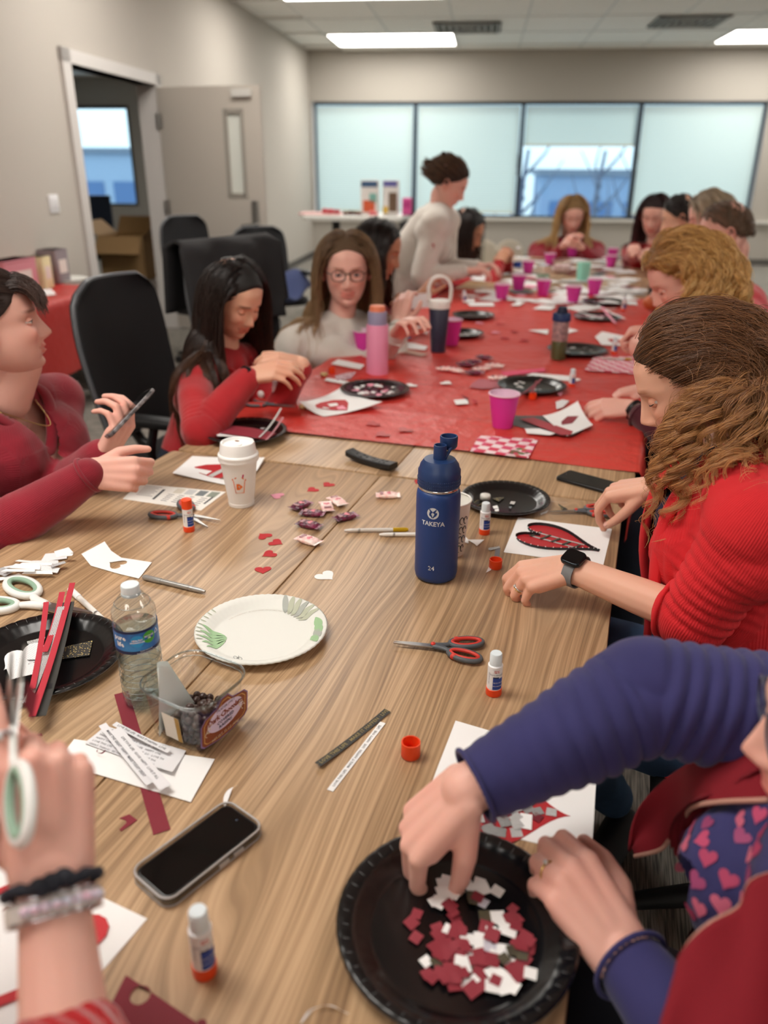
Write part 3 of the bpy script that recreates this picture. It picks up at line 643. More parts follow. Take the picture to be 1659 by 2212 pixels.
# paper cup behind it
def papercup(base, toprow, rt, rb_, z, label, name='paper_cup', m_=None, lip=None, cat_='cup', group=None, inner=None):
    P = on(*base, z); H = hz(P, toprow)-z; t_ = thing(name, label, cat_, P, 0, group)
    R_ = lambda zz: rb_+(rt-rb_)*zz/H
    mk('cup_wall', lathe([(0, .004), (rb_*.97, .004), (rb_, 0), (rt, H-.001), (rt*.985, H-.002), (rb_*.95, .006), (0, .006)], 36), m_, t_, sharp=50)
    mk('rolled_rim', tube([(rt*math.cos(a), rt*math.sin(a), H) for a in np.linspace(0, 2*PI, 36, endpoint=False)], .0022, 8, closed=True), lip or m_, t_)
    return t_, R_, H
pc, Rc, Hc = papercup((970, 1192), 1078, .041, .030, TZ, 'white paper cup with dark looping print, half hidden behind the navy bottle', m_=mat('cup white', 'f0ede6', .5))
th = camang(pc.location)
for i in range(16):
    a0 = th+.1+(i % 4)*.28; z_ = .02+.022*(i//4)
    pts = [((Rc(z_+.008*math.sin(t))+.0006)*math.cos(a0+.13*math.cos(t)), (Rc(z_+.008*math.sin(t))+.0006)*math.sin(a0+.13*math.cos(t)), z_+.008*math.sin(t)) for t in np.linspace(0, 5, 12)]
    mk('printed_loop', tube(pts, .0009, 5), [mat('cup print black', '24242a', .5), mat('cup print green', '3d6a45', .5), mat('cup print teal', '2b5a6d', .5)][(i*5) % 3 if i < 8 else 0], pc)
# coffee cup
def coffee():
    P = on(522, 1088); P[2] = TZ; Hb = hz(P, 985)-TZ; Ht = hz(P, 954)-TZ; th = camang(P); rt, rb_ = .0445, .0305
    t_ = thing('coffee_cup', 'white paper coffee cup with domed lid and orange cup logo', 'cup', P); cm = mat('coffee cup paper', 'edecea', .55)
    mk('cup_wall', lathe([(0, .003), (rb_*.97, .003), (rb_, 0), (rb_+.0006, .008), (rb_, .0085), (rt, Hb), (0, Hb)], 48), cm, t_, sharp=50)
    lm = mat('coffee lid plastic', 'f1f0ee', .32)
    mk('lid', lathe([(rt*.96, Hb-.008), (rt*1.06, Hb-.008), (rt*1.08, Hb-.003), (rt*1.05, Hb+.001), (rt*1.09, Hb+.004), (rt*1.06, Hb+.008), (rt*.98, Hb+.010), (rt*.9, Ht-.003), (rt*.87, Ht), (rt*.8, Ht), (rt*.75, Ht-.006), (rt*.3, Ht-.008), (0, Ht-.008)], 48), lm, t_, sharp=50)
    mk('sip_hole', ell((-rt*.55*math.cos(th), -rt*.55*math.sin(th), Ht-.006), (.006, .003, .0015), 12, 6), mat('sip hole dark', '8a6a52', .6), t_)
    mk('lid_tab', mv(rbox(.02, .014, .004, .004, .001), z=Ht-.009), lm, t_)
    R_ = lambda z: rb_+(rt-rb_)*z/Hb+.0004; oi = mat('orange logo ink', 'dd6a24', .5); pi_ = mat('magenta logo ink', 'c4236c', .5); z0 = Hb*.52
    def quad(pts, nm, m_):
        V = [];
        for x, y in pts: r = R_(z0+y); a = th-.06+x/r; V.append((r*math.cos(a), r*math.sin(a), z0+y))
        mk(nm, (np.array(V), [tuple(range(len(V)))]), m_, t_, smooth=False)
    def line(pts, w, nm, m_):
        V = []
        for x, y in pts: r = R_(z0+y); a = th-.06+x/r; V.append((r*math.cos(a), r*math.sin(a), z0+y))
        mk(nm, tube(V, w, 6), m_, t_)
    line([(-.0135, .010), (-.0095, -.022), (.0095, -.022), (.0135, .010)], .0008, 'logo_outline', oi)
    quad([(-.0165, .0105), (.0165, .009), (.0165, .0135), (-.0165, .015)], 'logo_lid', oi); quad([(-.011, .015), (.012, .0138), (.010, .0185), (-.009, .019)], 'logo_lid', oi)
    quad([(.0075, .0185), (.011, .0185), (.0125, .026), (.009, .026)], 'logo_straw', pi_)
    text('D', .018, oi, t_, lambda v: wrap(R_(z0)+.0006, th-.06, z0-.006)(v), bold=.0013)
coffee()
# ---------------------------------------------------------------- plates
def plateprof(R, H, inner=.74, lip=.006):
    return [(0, .0015), (R*inner*.94, .0015), (R*inner, .003), (R*(inner+.09), H*.72), (R*.97, H), (R, H-.002), (R*.985, H-.004), (R*(inner+.1), H*.5), (R*inner, 0), (0, 0)]
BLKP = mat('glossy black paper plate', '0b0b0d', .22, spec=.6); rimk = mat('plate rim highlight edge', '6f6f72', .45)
def blackplate(c, rx, label, z=TZ, group='black paper plates', nr=44, H=.017):
    P = on(*c, z); R = rx; t_ = thing('paper_plate', label, 'plate', P, 0, group)
    n_ = nr*4
    def fl_(V):
        V = V.copy(); r = np.hypot(V[:, 0], V[:, 1]); a = np.arctan2(V[:, 1], V[:, 0]); w = np.clip((r/R-.78)/.18, 0, 1)
        g = np.exp(-((np.abs(((a*nr/2/PI) % 1)-.5)/.10)**2)); V[:, 2] -= g*w*.0008; return V
    mk('plate_dish', lathe(plateprof(R, H), n_, fl_), BLKP, t_)
    ri = []
    for i in range(nr):
        a = (i+.5)*2*PI/nr; ri.append(tube([(R*q*math.cos(a), R*q*math.sin(a), zz) for q, zz in ((.80, .004), (.86, H*.72), (.95, H-.001))], [.0003, .0005, .0003], 4))
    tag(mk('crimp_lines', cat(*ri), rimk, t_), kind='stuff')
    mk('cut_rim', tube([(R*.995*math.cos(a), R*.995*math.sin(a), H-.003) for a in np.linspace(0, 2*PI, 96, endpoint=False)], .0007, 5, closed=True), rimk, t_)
    return t_
def rad(c, e, z=TZ): return float(np.linalg.norm(on(*c, z)-on(*e, z)))
BP = (985, 2012); print('bigplate', rad(BP, (756, 1960)), rad(BP, (1215, 2045)), rad(BP, (985, 1818)), rad(BP, (990, 2205)))
bp_ = blackplate(BP, .128, 'large black paper plate of paper squares between the two hands', H=.02)
blackplate((1091, 1085), .108, 'black paper plate holding a white cap, right of the navy bottle')
blackplate((98, 1425), .128, 'black paper plate heaped with red and black strips at the left table edge')
wp_ = None
def whiteplate(c, R, z, label, leaf=True, name='paper_plate'):
    P = on(*c, z); t_ = thing(name, label, 'plate', P); wm = mat('white paper plate', 'e2e2dc', .5); H = .017
    def fl_(V):
        V = V.copy(); r = np.hypot(V[:, 0], V[:, 1]); a = np.arctan2(V[:, 1], V[:, 0]); w = np.clip((r/R-.8)/.18, 0, 1); V[:, 2] += .0005*np.sin(a*60)*w; return V
    pf = plateprof(R, H, .76); mk('plate_dish', lathe(pf, 240, fl_), wm, t_)
    zr = lambda r: np.interp(r, [0, R*.76*.94, R*.76, R*.85, R*.97, R], [.0015, .0015, .003, H*.72, H, H-.002])+.0009
    def leafp(cr, ca, L, w_, rot, m_):
        # petal: grid in local coords mapped on the dish
        cx_, cy_ = cr*math.cos(ca), cr*math.sin(ca)
        def f(u, v):
            x = (u-.5)*L; y = (v-.5)*w_*math.sin(PI*min(max(u, .02), .98))**.7; X = cx_+x*math.cos(rot)-y*math.sin(rot); Y = cy_+x*math.sin(rot)+y*math.cos(rot)
            r = math.hypot(X, Y)
            if r > R*.985: X *= R*.985/r; Y *= R*.985/r; r = R*.985
            return (X, Y, float(zr(r)))
        return mk('printed_leaf', grid(12, 5, f), m_, t_)
    if leaf:
        g1 = mat('leaf print green', '9cbf93', .55); g2 = mat('leaf print sage', 'b5b9a4', .55); g3 = mat('leaf print grey', 'a9ada6', .55)
        aL = adir(c, (460, 1385), z); aR = adir(c, (690, 1375), z); aT = adir(c, (655, 1320), z)
        for q in range(5): leafp(R*.72, aL-.25+.13*q, .045, .011, aL+PI+(-.5+.27*q)*1.3, g1)
        for q in range(4): leafp(R*.86, aR-.25+.17*q, .036, .014, aR+PI/2+.4, [g1, g3, g1, g1][q])
        for q in range(6): leafp(R*.82, aT-.3+.13*q, .042, .011, aT+PI+(-.5+.25*q), [g2, g3][q % 3 == 2])
        for q in range(9): leafp(R*.93, aL+.1-.11*q, .012, .003, aL+.1-.11*q, g2)
        ti = mat('plate small print', 'b5aa9c', .6); aa = adir(c, (560, 1318), z)
        for s_, da_ in (('COMPOSTABLE READY · IN CALIFORNIA', .35), ('COMPOSTABLE ONLY IN CALIFORNIA', -.5)):
            def ar(v, da_=da_):
                a = aa-da_*1.0*(-1)+0*v[:, 0]-v[:, 0]/(R*.68); r = R*.68+v[:, 1]; return np.stack([r*np.cos(a), r*np.sin(a), zr(r)+.0002], 1)
            text(s_, .0038, ti, t_, ar)
        ab = adir(c, (523, 1415), z)
        for q in range(4): 
            x0, y0 = R*.72*math.cos(ab), R*.72*math.sin(ab); mk('printed_bow', tube([(x0+.004*math.cos(t)*math.cos(q*PI/2)-.002*math.sin(t)+.004*math.cos(q*PI/2), y0+.0035*math.sin(t)+.003*math.sin(q*PI/2), .0032) for t in np.linspace(0, 2*PI, 10, endpoint=False)], .0003, 4, closed=True), INK, t_)
    return t_
print('wp', rad((566, 1367), (427, 1368)), rad((566, 1367), (705, 1365)), rad((566, 1367), (566, 1292)), rad((566, 1367), (570, 1442)))
whiteplate((566, 1370), .115, TZ, 'empty white paper plate printed with green leaves beside the raisin tub')
# ---------------------------------------------------------------- phones, remote, pens
def phone(label, q, z=TZ, th=.009, case=False, lens=False):
    W_ = [on(*p, z) for p in q]; c = np.mean(W_, axis=0); c[2] = z
    L = (np.linalg.norm(W_[0]-W_[1])+np.linalg.norm(W_[2]-W_[3]))/2; w = (np.linalg.norm(W_[1]-W_[2])+np.linalg.norm(W_[3]-W_[0]))/2
    a = math.atan2(*(W_[1]-W_[0])[1::-1]); print('phone', L, w)
    t_ = thing('smartphone', label, 'phone', c, a); pm = mat('phone frame', '17171a', .3); sm = mat('phone glass', '040405', .06, spec=.6)
    g = .004 if case else 0
    mk('phone_body', mv(rbox(L-2*g, w-2*g, th-.001, .011, .002), z=.0008 if case else 0), pm, t_, sharp=50)
    mk('screen', prism(rrect(L-2*g-.006, w-2*g-.006, .009), th-.0008, th+.0001), sm, t_, smooth=False)
    mk('camera_hole', mv(lathe([(0, 0), (.002, 0), (.002, .0002), (0, .0003)], 12), x=L/2-g-.012, z=th+.0001), mat('lens dark blue', '2a3040', .1), t_)
    if case:
        n_ = 24; lo = rrect(L, w, .015); li_ = rrect(L-.008, w-.008, .012); V = [(x, y, 0) for x, y in lo]+[(x, y, th+.0018) for x, y in lo]+[(x, y, th+.0018) for x, y in li_]+[(x, y, 0.0006) for x, y in li_]; k_ = len(lo)
        Fs = [(r*k_+i, r*k_+(i+1) % k_, ((r+1) % 4)*k_+(i+1) % k_, ((r+1) % 4)*k_+i) for r in range(4) for i in range(k_)]
        mk('clear_case', (np.array(V), Fs), glassmat('clear phone case', 'dcdad8', .08, .9), t_, sharp=40)
        mk('case_edge', cat(tube([(x, y, th+.0018) for x, y in rrect(L-.003, w-.003, .014)], .0012, 6, closed=True), tube([(x, y, .0012) for x, y in rrect(L-.001, w-.001, .015)], .0009, 6, closed=True)), mat('case edge', 'b9b5b3', .2), t_)
        for x0 in (-.01, .012): mk('side_button', box(x0+.01, x0+.024, -w/2-.0012, -w/2+.001, .004, .008), mat('case edge', 'b9b5b3', .2), t_, smooth=False)
    return t_
phone('black smartphone in a bulky clear case lying on the wood', [(285, 1893), (490, 1742), (582, 1800), (352, 1973)], case=True, th=.0105)
phone('flat black smartphone lying near the edge of the red cloth', [(1343, 1052), (1224, 1020), (1205, 1037), (1318, 1072)], th=.010)
def remote():
    a, b_ = on(760, 992), on(845, 1016); c = (a+b_)/2; c[2] = TZ; L = .165; ang = math.atan2(b_[1]-a[1], b_[0]-a[0]); t_ = thing('remote_control', 'slim curved black remote control on wood beside the red cloth', 'remote', c, ang)
    L = np.linalg.norm(a-b_)*1.12
    def f(u, v):
        x = (u-.5)*L; ph = v*2*PI; w = .018; return (x, w*max(-1, min(1, 1.25*math.cos(ph))), .0095+.0085*max(-1, min(1, 1.3*math.sin(ph)))+.010*(2*abs(u-.5))**2*(1 if u < .5 else .4))
    m_ = grid(24, 24, f); e0 = [i*24 for i in range(24)][:-1]; e1 = [i*24+23 for i in range(24)][:-1]
    mk('remote_body', (m_[0], m_[1]+[tuple(e0), tuple(e1[::-1])]), mat('remote plastic', '1a1a1b', .45), t_, sharp=60)
    mk('navigation_ring', mv(lathe([(.006, 0), (.0095, .0003), (.0105, .0012), (.0095, .0018), (.006, .0018)], 20), x=.012, z=.0175), mat('remote ring', '0a0a0a', .2), t_)
    for i, (x, y) in enumerate([(-.05, 0), (-.03, -.008), (-.03, .008), (-.015, 0), (.035, -.008), (.035, .008), (.05, -.007), (.05, .007)]):
        mk('button', mv(lathe([(0, 0), (.0038, 0), (.0038, .0012), (.003, .0018), (0, .0018)], 12), x=x, y=y, z=.0178+.010*(2*abs(x/L))**2*(1 if x < 0 else .4)), mat('remote button', '2a2a2c', .5), t_)
remote()
def pen(label, p, q, m_, capm=None, capfrac=0, z=TZ, r=.0045, tipm=None):
    a, b_ = on(*p, z+r), on(*q, z+r); c = (a+b_)/2; c[2] = z; L = np.linalg.norm(a-b_); ang = math.atan2(b_[1]-a[1], b_[0]-a[0]); t_ = thing('gel_pen', label, 'pen', c, ang, 'pens on the wooden table')
    X = lambda pr: tf(lathe(pr, 14), Tm(0, 0, r, ry=PI/2))
    xs = -L/2; xe = L/2
    mk('barrel', X([(0, xs), (r*.5, xs), (r*.95, xs+.012), (r, xs+.03), (r, xe-capfrac*L), (0, xe-capfrac*L)]), m_, t_, sharp=50)
    if capfrac: mk('cap', X([(0, xe-capfrac*L), (r*1.12, xe-capfrac*L), (r*1.15, xe-.006), (r*.7, xe), (0, xe)]), capm, t_, sharp=50)
    else: mk('end_plug', X([(0, xe-.001), (r*.9, xe-.001), (r*.9, xe+.003), (0, xe+.004)]), WPLAS, t_, sharp=50)
    mk('grip_ring', X([(r*1.05, xs+.03), (r*1.08, xs+.031), (r*1.08, xs+.034), (r*1.05, xs+.035)]), STEEL, t_)
    return t_
PEARL = mat('pearl barrel', 'cfc9c2', .25, coat=.5)
pen('clear pen with yellow gold end beside the candies', (744, 1146), (882, 1144), PEARL, mat('gold yellow cap', 'c9a21b', .3, metal=.3), .24)
pen('white capped gel pen partly behind the navy bottle', (819, 1155), (915, 1154), mat('white pen', 'e6e2dc', .35), WPLAS, .1)
pen('silver grey pen behind the water bottle', (443, 1278), (309, 1246), mat('silver pen', 'a3a19e', .3, metal=.5), mat('silver pen', 'a3a19e', .3), .3, r=.005)
pen('white round marker leaning beside the white scissors', (226, 1342), (150, 1272), mat('white pen', 'e6e2dc', .35), WPLAS, .3, r=.0055)
# ---------------------------------------------------------------- hearts and candies on the wood
for c, tip, m_, lab in [((675, 1058), (659, 1063), RED, 'small red paper heart beside the pink heart, left of its twin'), ((709, 1047), (696, 1053), RED, 'small red paper heart farthest from the camera on the wood'),
        ((571, 1158), (557, 1151), RED, 'topmost red heart of the column below the candies'), ((596, 1172), (612, 1176), RED, 'second red heart from the top of the column'), ((582, 1197), (566, 1202), RED, 'third red heart from the top of the column'),
        ((568, 1231), (568, 1243), RED, 'lowest red heart of the column, nearest the white plate'), ((599, 1071), (580, 1068), PINK, 'single pale pink paper heart on the wood'), ((703, 1244), (722, 1254), WHITE, 'single white paper heart on the wood'), ((906, 1041), (900, 1044), RED, 'red heart mostly hidden behind the navy bottle')]:
    heartflat(c, tip, m_, lab, group='paper hearts on the wood', size=.043 if m_ is WHITE else (.037 if m_ is PINK else .034))
for c, tip, lab in [((825, 938), (812, 941), 'dark heart under the cloth film left of the magenta cup, nearer one'), ((805, 915), (795, 917), 'dark heart under the cloth film left of the magenta cup, farther one'), ((874, 928), (866, 931), 'faint dark heart on the red cloth between remote and magenta cup')]:
    heartflat(c, tip, mat('heart under film', 'b32a26', .4), lab, CT+.002, 'red hearts on the red cloth', size=.05)
PW = mat('pink candy foil', 'f0b9b4', .3, var=('fbe9e2', 60, .5), bump=(90, .9, .004)); DW = mat('plum candy foil', '3f1029', .25, var=('7d2348', 60, .4), bump=(90, .9, .004), spec=.7)
def candy(c, ang, kind, label, z=TZ, s=1, group='wrapped candies on the wood'):
    P = on(*c, z); t_ = thing('wrapped_candy', label, 'candy', P, ang, group); m_ = PW if kind == 'p' else DW
    L, w, h = .046*s, .029*s, .012*s
    def f(u, v):
        x = (u-.5)*L; ph = v*2*PI; k_ = (1-(2*abs(u-.5))**4)*.9+.1; sq = lambda q: math.copysign(abs(q)**.6, q)
        return (x, w/2*sq(math.cos(ph))*(.82+.18*k_)+.0006*math.sin(u*40), h/2+h/2*sq(math.sin(ph))*k_+.0005*math.sin(u*33+v*20))
    mk('wrapper', grid(20, 20, f), m_, t_)
    for sg in (-1, 1):
        g = grid(6, 15, lambda u, v: (sg*(L/2-.001+u*.008*s), (v-.5)*w*(1+.15*u), h/2+.0012*math.sin(v*14*PI)*(u+.3)+.001*u))
        mk('crimped_end', g, m_, t_)
    ht = heart(.016*s); V = np.array([(y*.9+.002, x, h+.0006) for x, y in ht]+[(0, 0, h+.0008)]); k_ = len(ht)
    mk('printed_heart', (V, [(i, (i+1) % k_, k_) for i in range(k_)]), mat('candy heart red', 'c22a49', .3), t_, smooth=False)
    mk('printed_band', box(-L*.42, -L*.25, -w*.3, w*.3, h*.9, h*1.0+.0004), mat('candy band', '8d4a52' if 1 else '', .35), t_, smooth=False)
for i, (c, a, k_, lab) in enumerate([((650, 1096), 1.2, 'd', 'plum wrapped candy at the back left of the pile'), ((675, 1113), .15, 'd', 'plum wrapped candy lying crosswise in the middle of the pile'), ((668, 1138), -.15, 'd', 'plum wrapped candy at the front of the pile'), ((747, 1121), .9, 'd', 'plum wrapped candy at the right end of the pile, by the pens'),
        ((706, 1099), 2.1, 'p', 'pink wrapped candy in the pile next to the plum ones'), ((729, 1087), -.7, 'p', 'pink wrapped candy at the back of the pile'), ((838, 1074), .35, 'p', 'pink wrapped candy lying alone left of the navy bottle'), ((667, 1172), -.3, 'p', 'pink wrapped candy in front of the pile by the red hearts')]):
    candy(c, a, k_, lab)
candyc = [((962, 800), .3, 'p'), ((984, 803), -.4, 'p'), ((1005, 790), .1, 'd'), ((1020, 785), .5, 'd'), ((1046, 775), -.2, 'd'), ((1040, 800), .7, 'p'), ((1068, 793), 0, 'p'), ((1025, 808), .2, 'd'), ((1075, 820), .4, 'p')]
for c, a, k_ in candyc: candy(c, a, k_, 'blurred %s wrapped candy on the red cloth behind the magenta cup' % ('pink' if k_ == 'p' else 'plum'), CT+.002, 1.25, 'wrapped candies on the red cloth, %s' % ('pink' if k_ == 'p' else 'plum'))
# ================================================================= PAPER CRAFTS ON THE WOOD
def Z(px, py): return (730+px*.3918, 1650+py*.3918)      # confetti plate crop -> picture
# confetti in the large black plate
cP = on(*BP); sq = .0125; protos = {}
confm = {'w': WHITE, 'r': mat('confetti red card', '8d2b38', .65), 'g': DOTG, 'l': mat('lilac white paper', 'c9c5d0', .7)}
CLAB = {'w': 'small white paper square lying loose in the large black plate', 'r': 'small dark red paper square lying loose in the large black plate', 'g': 'small black paper square with gold dots in the large black plate', 'l': 'small pale lilac paper square in the large black plate'}
conf = [(575, 650, 'w'), (600, 640, 'w'), (640, 635, 'w'), (620, 690, 'w'), (655, 700, 'w'), (595, 730, 'w'), (560, 750, 'w'), (530, 765, 'w'), (560, 775, 'w'), (575, 710, 'w'), (640, 725, 'w'),
        (720, 680, 'w'), (745, 690, 'w'), (780, 650, 'w'), (770, 680, 'w'), (800, 690, 'w'), (878, 705, 'w'), (795, 768, 'l'), (745, 735, 'g'), (770, 740, 'r'), (745, 760, 'g'),
        (620, 780, 'r'), (635, 825, 'r'), (615, 790, 'r'), (640, 840, 'r'), (435, 825, 'r'), (405, 875, 'r'), (430, 958, 'r'), (810, 840, 'g'), (880, 850, 'w'), (895, 870, 'w'), (965, 805, 'r'), (965, 850, 'r'), (990, 865, 'r'), (950, 860, 'r'), (980, 905, 'r'),
        (550, 905, 'r'), (575, 930, 'r'), (545, 940, 'r'), (615, 915, 'w'), (665, 905, 'r'), (680, 925, 'r'), (640, 940, 'r'), (815, 905, 'r'), (845, 930, 'w'), (915, 920, 'w'), (945, 930, 'w'), (850, 955, 'r'), (770, 965, 'w'), (790, 960, 'w'), (775, 1000, 'w'), (710, 970, 'w'),
        (530, 1010, 'r'), (560, 1000, 'r'), (600, 990, 'r'), (640, 1010, 'r'), (680, 1000, 'r'), (590, 1050, 'r'), (560, 1060, 'r'), (700, 1020, 'r'), (730, 1045, 'w'), (820, 1000, 'l'), (850, 1020, 'l'), (880, 1030, 'l'), (860, 1050, 'w'), (910, 1030, 'w'), (965, 1035, 'g'), (1015, 1060, 'g'), (990, 990, 'r'), (1030, 960, 'r'), (1050, 985, 'r'), (1010, 1010, 'r'), (1040, 1030, 'r'), (1060, 1010, 'r'),
        (485, 1090, 'w'), (545, 1095, 'g'), (660, 1065, 'r'), (690, 1100, 'w'), (700, 1130, 'w'), (675, 1090, 'w'), (780, 1060, 'r'), (800, 1090, 'r'), (850, 1090, 'r'), (915, 1085, 'g'), (960, 1095, 'w'), (1000, 1100, 'r'), (1035, 1080, 'r'), (740, 1085, 'r'),
        (490, 1160, 'r'), (515, 1180, 'r'), (560, 1150, 'r'), (580, 1175, 'r'), (610, 1130, 'r'), (640, 1150, 'r'), (650, 1190, 'r'), (690, 1165, 'r'), (745, 1150, 'g'), (780, 1140, 'r'), (790, 1190, 'r'), (850, 1150, 'w'), (880, 1150, 'w'), (910, 1170, 'w'), (940, 1190, 'w'), (870, 1200, 'r'), (1000, 1150, 'r'), (960, 1140, 'r'), (1060, 1165, 'w'), (990, 1185, 'r'),
        (700, 1205, 'w'), (750, 1205, 'w'), (640, 1215, 'r'), (740, 1245, 'r'), (780, 1235, 'r'), (850, 1230, 'w'), (915, 1240, 'w'), (960, 1235, 'w'), (940, 1215, 'w'), (590, 1190, 'r')]
for i, (x, y, k_) in enumerate(conf):
    p = on(*Z(x, y), TZ+.004); z_ = TZ+.003+.00035*(i % 12)+.0004
    s_ = sq*random.uniform(.85, 1.25)
    if k_ not in protos:
        o = mk('confetti_square', prism([(-.5, -.5), (.5, -.45), (.48, .5), (-.5, .5)], 0, .03), confm[k_], None, smooth=False); tag(o, CLAB[k_], 'paper square', 'confetti squares in the large black plate, '+{'w': 'white', 'r': 'red', 'g': 'gold dotted', 'l': 'lilac'}[k_]); protos[k_] = o
    else: o = protos[k_].copy(); COL.objects.link(o)
    o.scale = (s_, s_, s_*.8); o.location = (p[0], p[1], z_); o.rotation_euler = (random.uniform(-.12, .12), random.uniform(-.12, .12), random.uniform(0, 6.3))
# near white sheet with the mosaic heart
ns = flat('paper_sheet', [(984, 1557), (1290, 1647), (1278, 1850), (905, 1762)], WHITE, 'large white sheet under the purple sleeve carrying a red mosaic heart', 'paper')
def hshape(c, tip, size, z, th=.0005, mtl=RED, parent=None, name='paper_heart', wide=1.0):
    C_ = on(*c, z); T_ = on(*tip, z); d = T_-C_; a = math.atan2(d[1], d[0])+PI/2
    o = mk(name, prism([(x*wide, y) for x, y in heart(size, 40)], 0, th), mtl, None, smooth=False)
    o.location = C_; o.rotation_euler = (0, 0, a); tag(o)
    return o, a, C_
T_ = on(1232, 1763, TZ); C0 = on(1088, 1742, TZ); HS = float(np.linalg.norm(T_-C0))/.53
mh, ma_, mc_ = hshape((1088, 1742), (1232, 1763), HS, TZ+.0007, mtl=mat('heart red card', 'b3242b', .6), wide=.9)
tag(mh, 'big red paper heart on the white sheet beneath the purple sleeve', 'heart')
tp = {}; hp_ = [(x*.93, y) for x, y in heart(HS*.80, 40)]
def inside(x, y, P):
    r = False; j = len(P)-1
    for i in range(len(P)):
        if (P[i][1] > y) != (P[j][1] > y) and x < (P[j][0]-P[i][0])*(y-P[i][1])/(P[j][1]-P[i][1])+P[i][0]: r = not r
        j = i
    return r
rr = random.Random(5); kinds = [WHITE, CHEV, confm['r'] if False else mat('mosaic dark red', '6f1727', .6), DOTG, CHEV, WHITE, stripes('white dots on black paper', 'f0efee', '1e1e20', 300, 0, .3, dots=1), MATS['mosaic dark red']]
st = .0145; i = 0
for gx in range(-9, 10):
    for gy in range(-9, 10):
        x = gx*st+rr.uniform(-.003, .003); y = gy*st+rr.uniform(-.003, .003)
        if not inside(x, y, hp_): continue
        k_ = rr.randrange(len(kinds)); kk = kinds[k_]
        if k_ not in tp: tp[k_] = mk('mosaic_piece', prism([(-.5, -.45), (.5, -.5), (.5, .5), (-.45, .5)], 0, .03), kk, mh, smooth=False); o = tp[k_]
        else: o = tp[k_].copy(); COL.objects.link(o)
        s_ = rr.uniform(.013, .018); o.scale = (s_, s_*rr.uniform(.8, 1), .015); o.location = (x, y, .0006+.0003*(i % 7)); o.rotation_euler = (0, 0, rr.uniform(0, 6.3)); i += 1
# strips of text
def strip(name, a, b_, w, mt, label, cat_, z=TZ, th=.0006, txt=None, tm=None, ts=.006, group=None, curl=0, flip=False, tsp=1, lift=(0, 0)):
    A_, B_ = on(*a, z), on(*b_, z); c = (A_+B_)/2; c[2] = z; L = np.linalg.norm(A_-B_); ang = math.atan2(B_[1]-A_[1], B_[0]-A_[0]); t_ = thing(name, label, cat_, c, ang, group)
    zf = lambda u: lift[0]*(1-u)**2+lift[1]*u**2+curl*4*(u-.5)**2
    g = grid(20, 2, lambda u, v: ((u-.5)*L, (v-.5)*w, zf(u)+th)); g2 = grid(20, 2, lambda u, v: ((u-.5)*L, (v-.5)*w, zf(u)))
    mk('strip', cat(g, g2), mt, t_)
    if txt:
        def f(v): 
            x, y = v[:, 0], v[:, 1]
            if flip: x, y = -x, -y
            return np.stack([x, y, zf(x/L+.5)+th+.0002], 1)
        o = text(txt, ts, tm, t_, f, bold=.0001, spacing=tsp)
    return t_
strip('paper_strip', (687, 1658), (837, 1537), .0115, DARKCARD, 'charcoal paper strip lettered in gold beside the orange cap', 'strip', txt='· LOVE THIS LIFE · MAKE IT HAPPEN · LIVE', tm=GOLDINK, ts=.0082, curl=.002, lift=(.003, 0), tsp=1.02)
strip('paper_strip', (713, 1708), (827, 1561), .009, WHITE, 'thin white paper strip with small grey lettering beside the charcoal strip', 'strip', txt='LOVE THIS LIFE · MAKE IT HAPPEN · LIVE · HAPPY ONE · LIFE', tm=INK, ts=.0052)
strip('paper_strip', (262, 1497), (350, 1798), .021, DRED, 'long dark red card strip running beneath the half white sheet', 'strip', z=TZ)
hs_ = flat('paper_sheet', [(160, 1597), (464, 1640), (412, 1733), (123, 1647)], WHITE, 'half white sheet left of the tub under the lettered paper', 'paper', TZ+.001)
def textsheet(q, label, z, lines, ang, ts=.0048, lift=(0, 0, 0, 0)):
    t_, f = curled('lettered_paper', q, mat('lettered paper white', 'e4e3e6', .7), label, 'paper', z, lift, 8, 'white lettered papers by the tub')
    P = [np.array(f(u, v)) for u, v in ((0, 0), (1, 0), (1, 1), (0, 1))]; ex = P[1]-P[0]; Lx = np.linalg.norm(ex); ey = P[3]-P[0]; Ly = np.linalg.norm(ey)
    words_ = ['LOVE THIS LIFE · MAKE IT HAPPEN', 'GREAT THINGS · BE HAPPY · LOVE IT', 'MAKE TODAY GREAT · LOVE LIFE', 'HAPPY ONE · GOOD DAY · MAKE IT GO']
    n_ = int(Ly/(ts*1.35)); ex /= Lx; ey /= Ly
    for i in range(n_):
        def fn(v, i=i):
            x = v[:, 0]; y = v[:, 1]; u = np.clip((x+Lx*.03)/Lx, 0, 1); w = np.full_like(u, (i+.5)/n_)
            out = []
            for a_, b__ in zip(x, y):
                uu = min(max((a_+Lx*.04)/Lx, 0), 1); ww = min(max((i+.6)/n_-b__/Ly, 0), 1); q_ = f(uu, ww); out.append((q_[0], q_[1], q_[2]+.0003))
            return np.array(out)
        s_ = words_[i % 4]
        text((s_+' · '+words_[(i+1) % 4])[:max(3, int(Lx/(ts*.66)))], ts, INK, t_, fn, align='LEFT')
    return t_
textsheet([(228, 1568), (402, 1622), (372, 1668), (182, 1605)], 'wide piece of white lettered paper, bottommost by the tub', TZ+.0025, 8, 0, lift=(.002, 0, .006, .001))
strip('paper_strip', (248, 1568), (366, 1623), .0085, MATS['lettered paper white'], 'white lettered strip lying along the back of the lettered paper', 'strip', z=TZ+.009, txt='LOVE THIS LIFE · MAKE IT HAPPEN · LOVE', tm=INK, ts=.005, group=None, lift=(.004, 0))
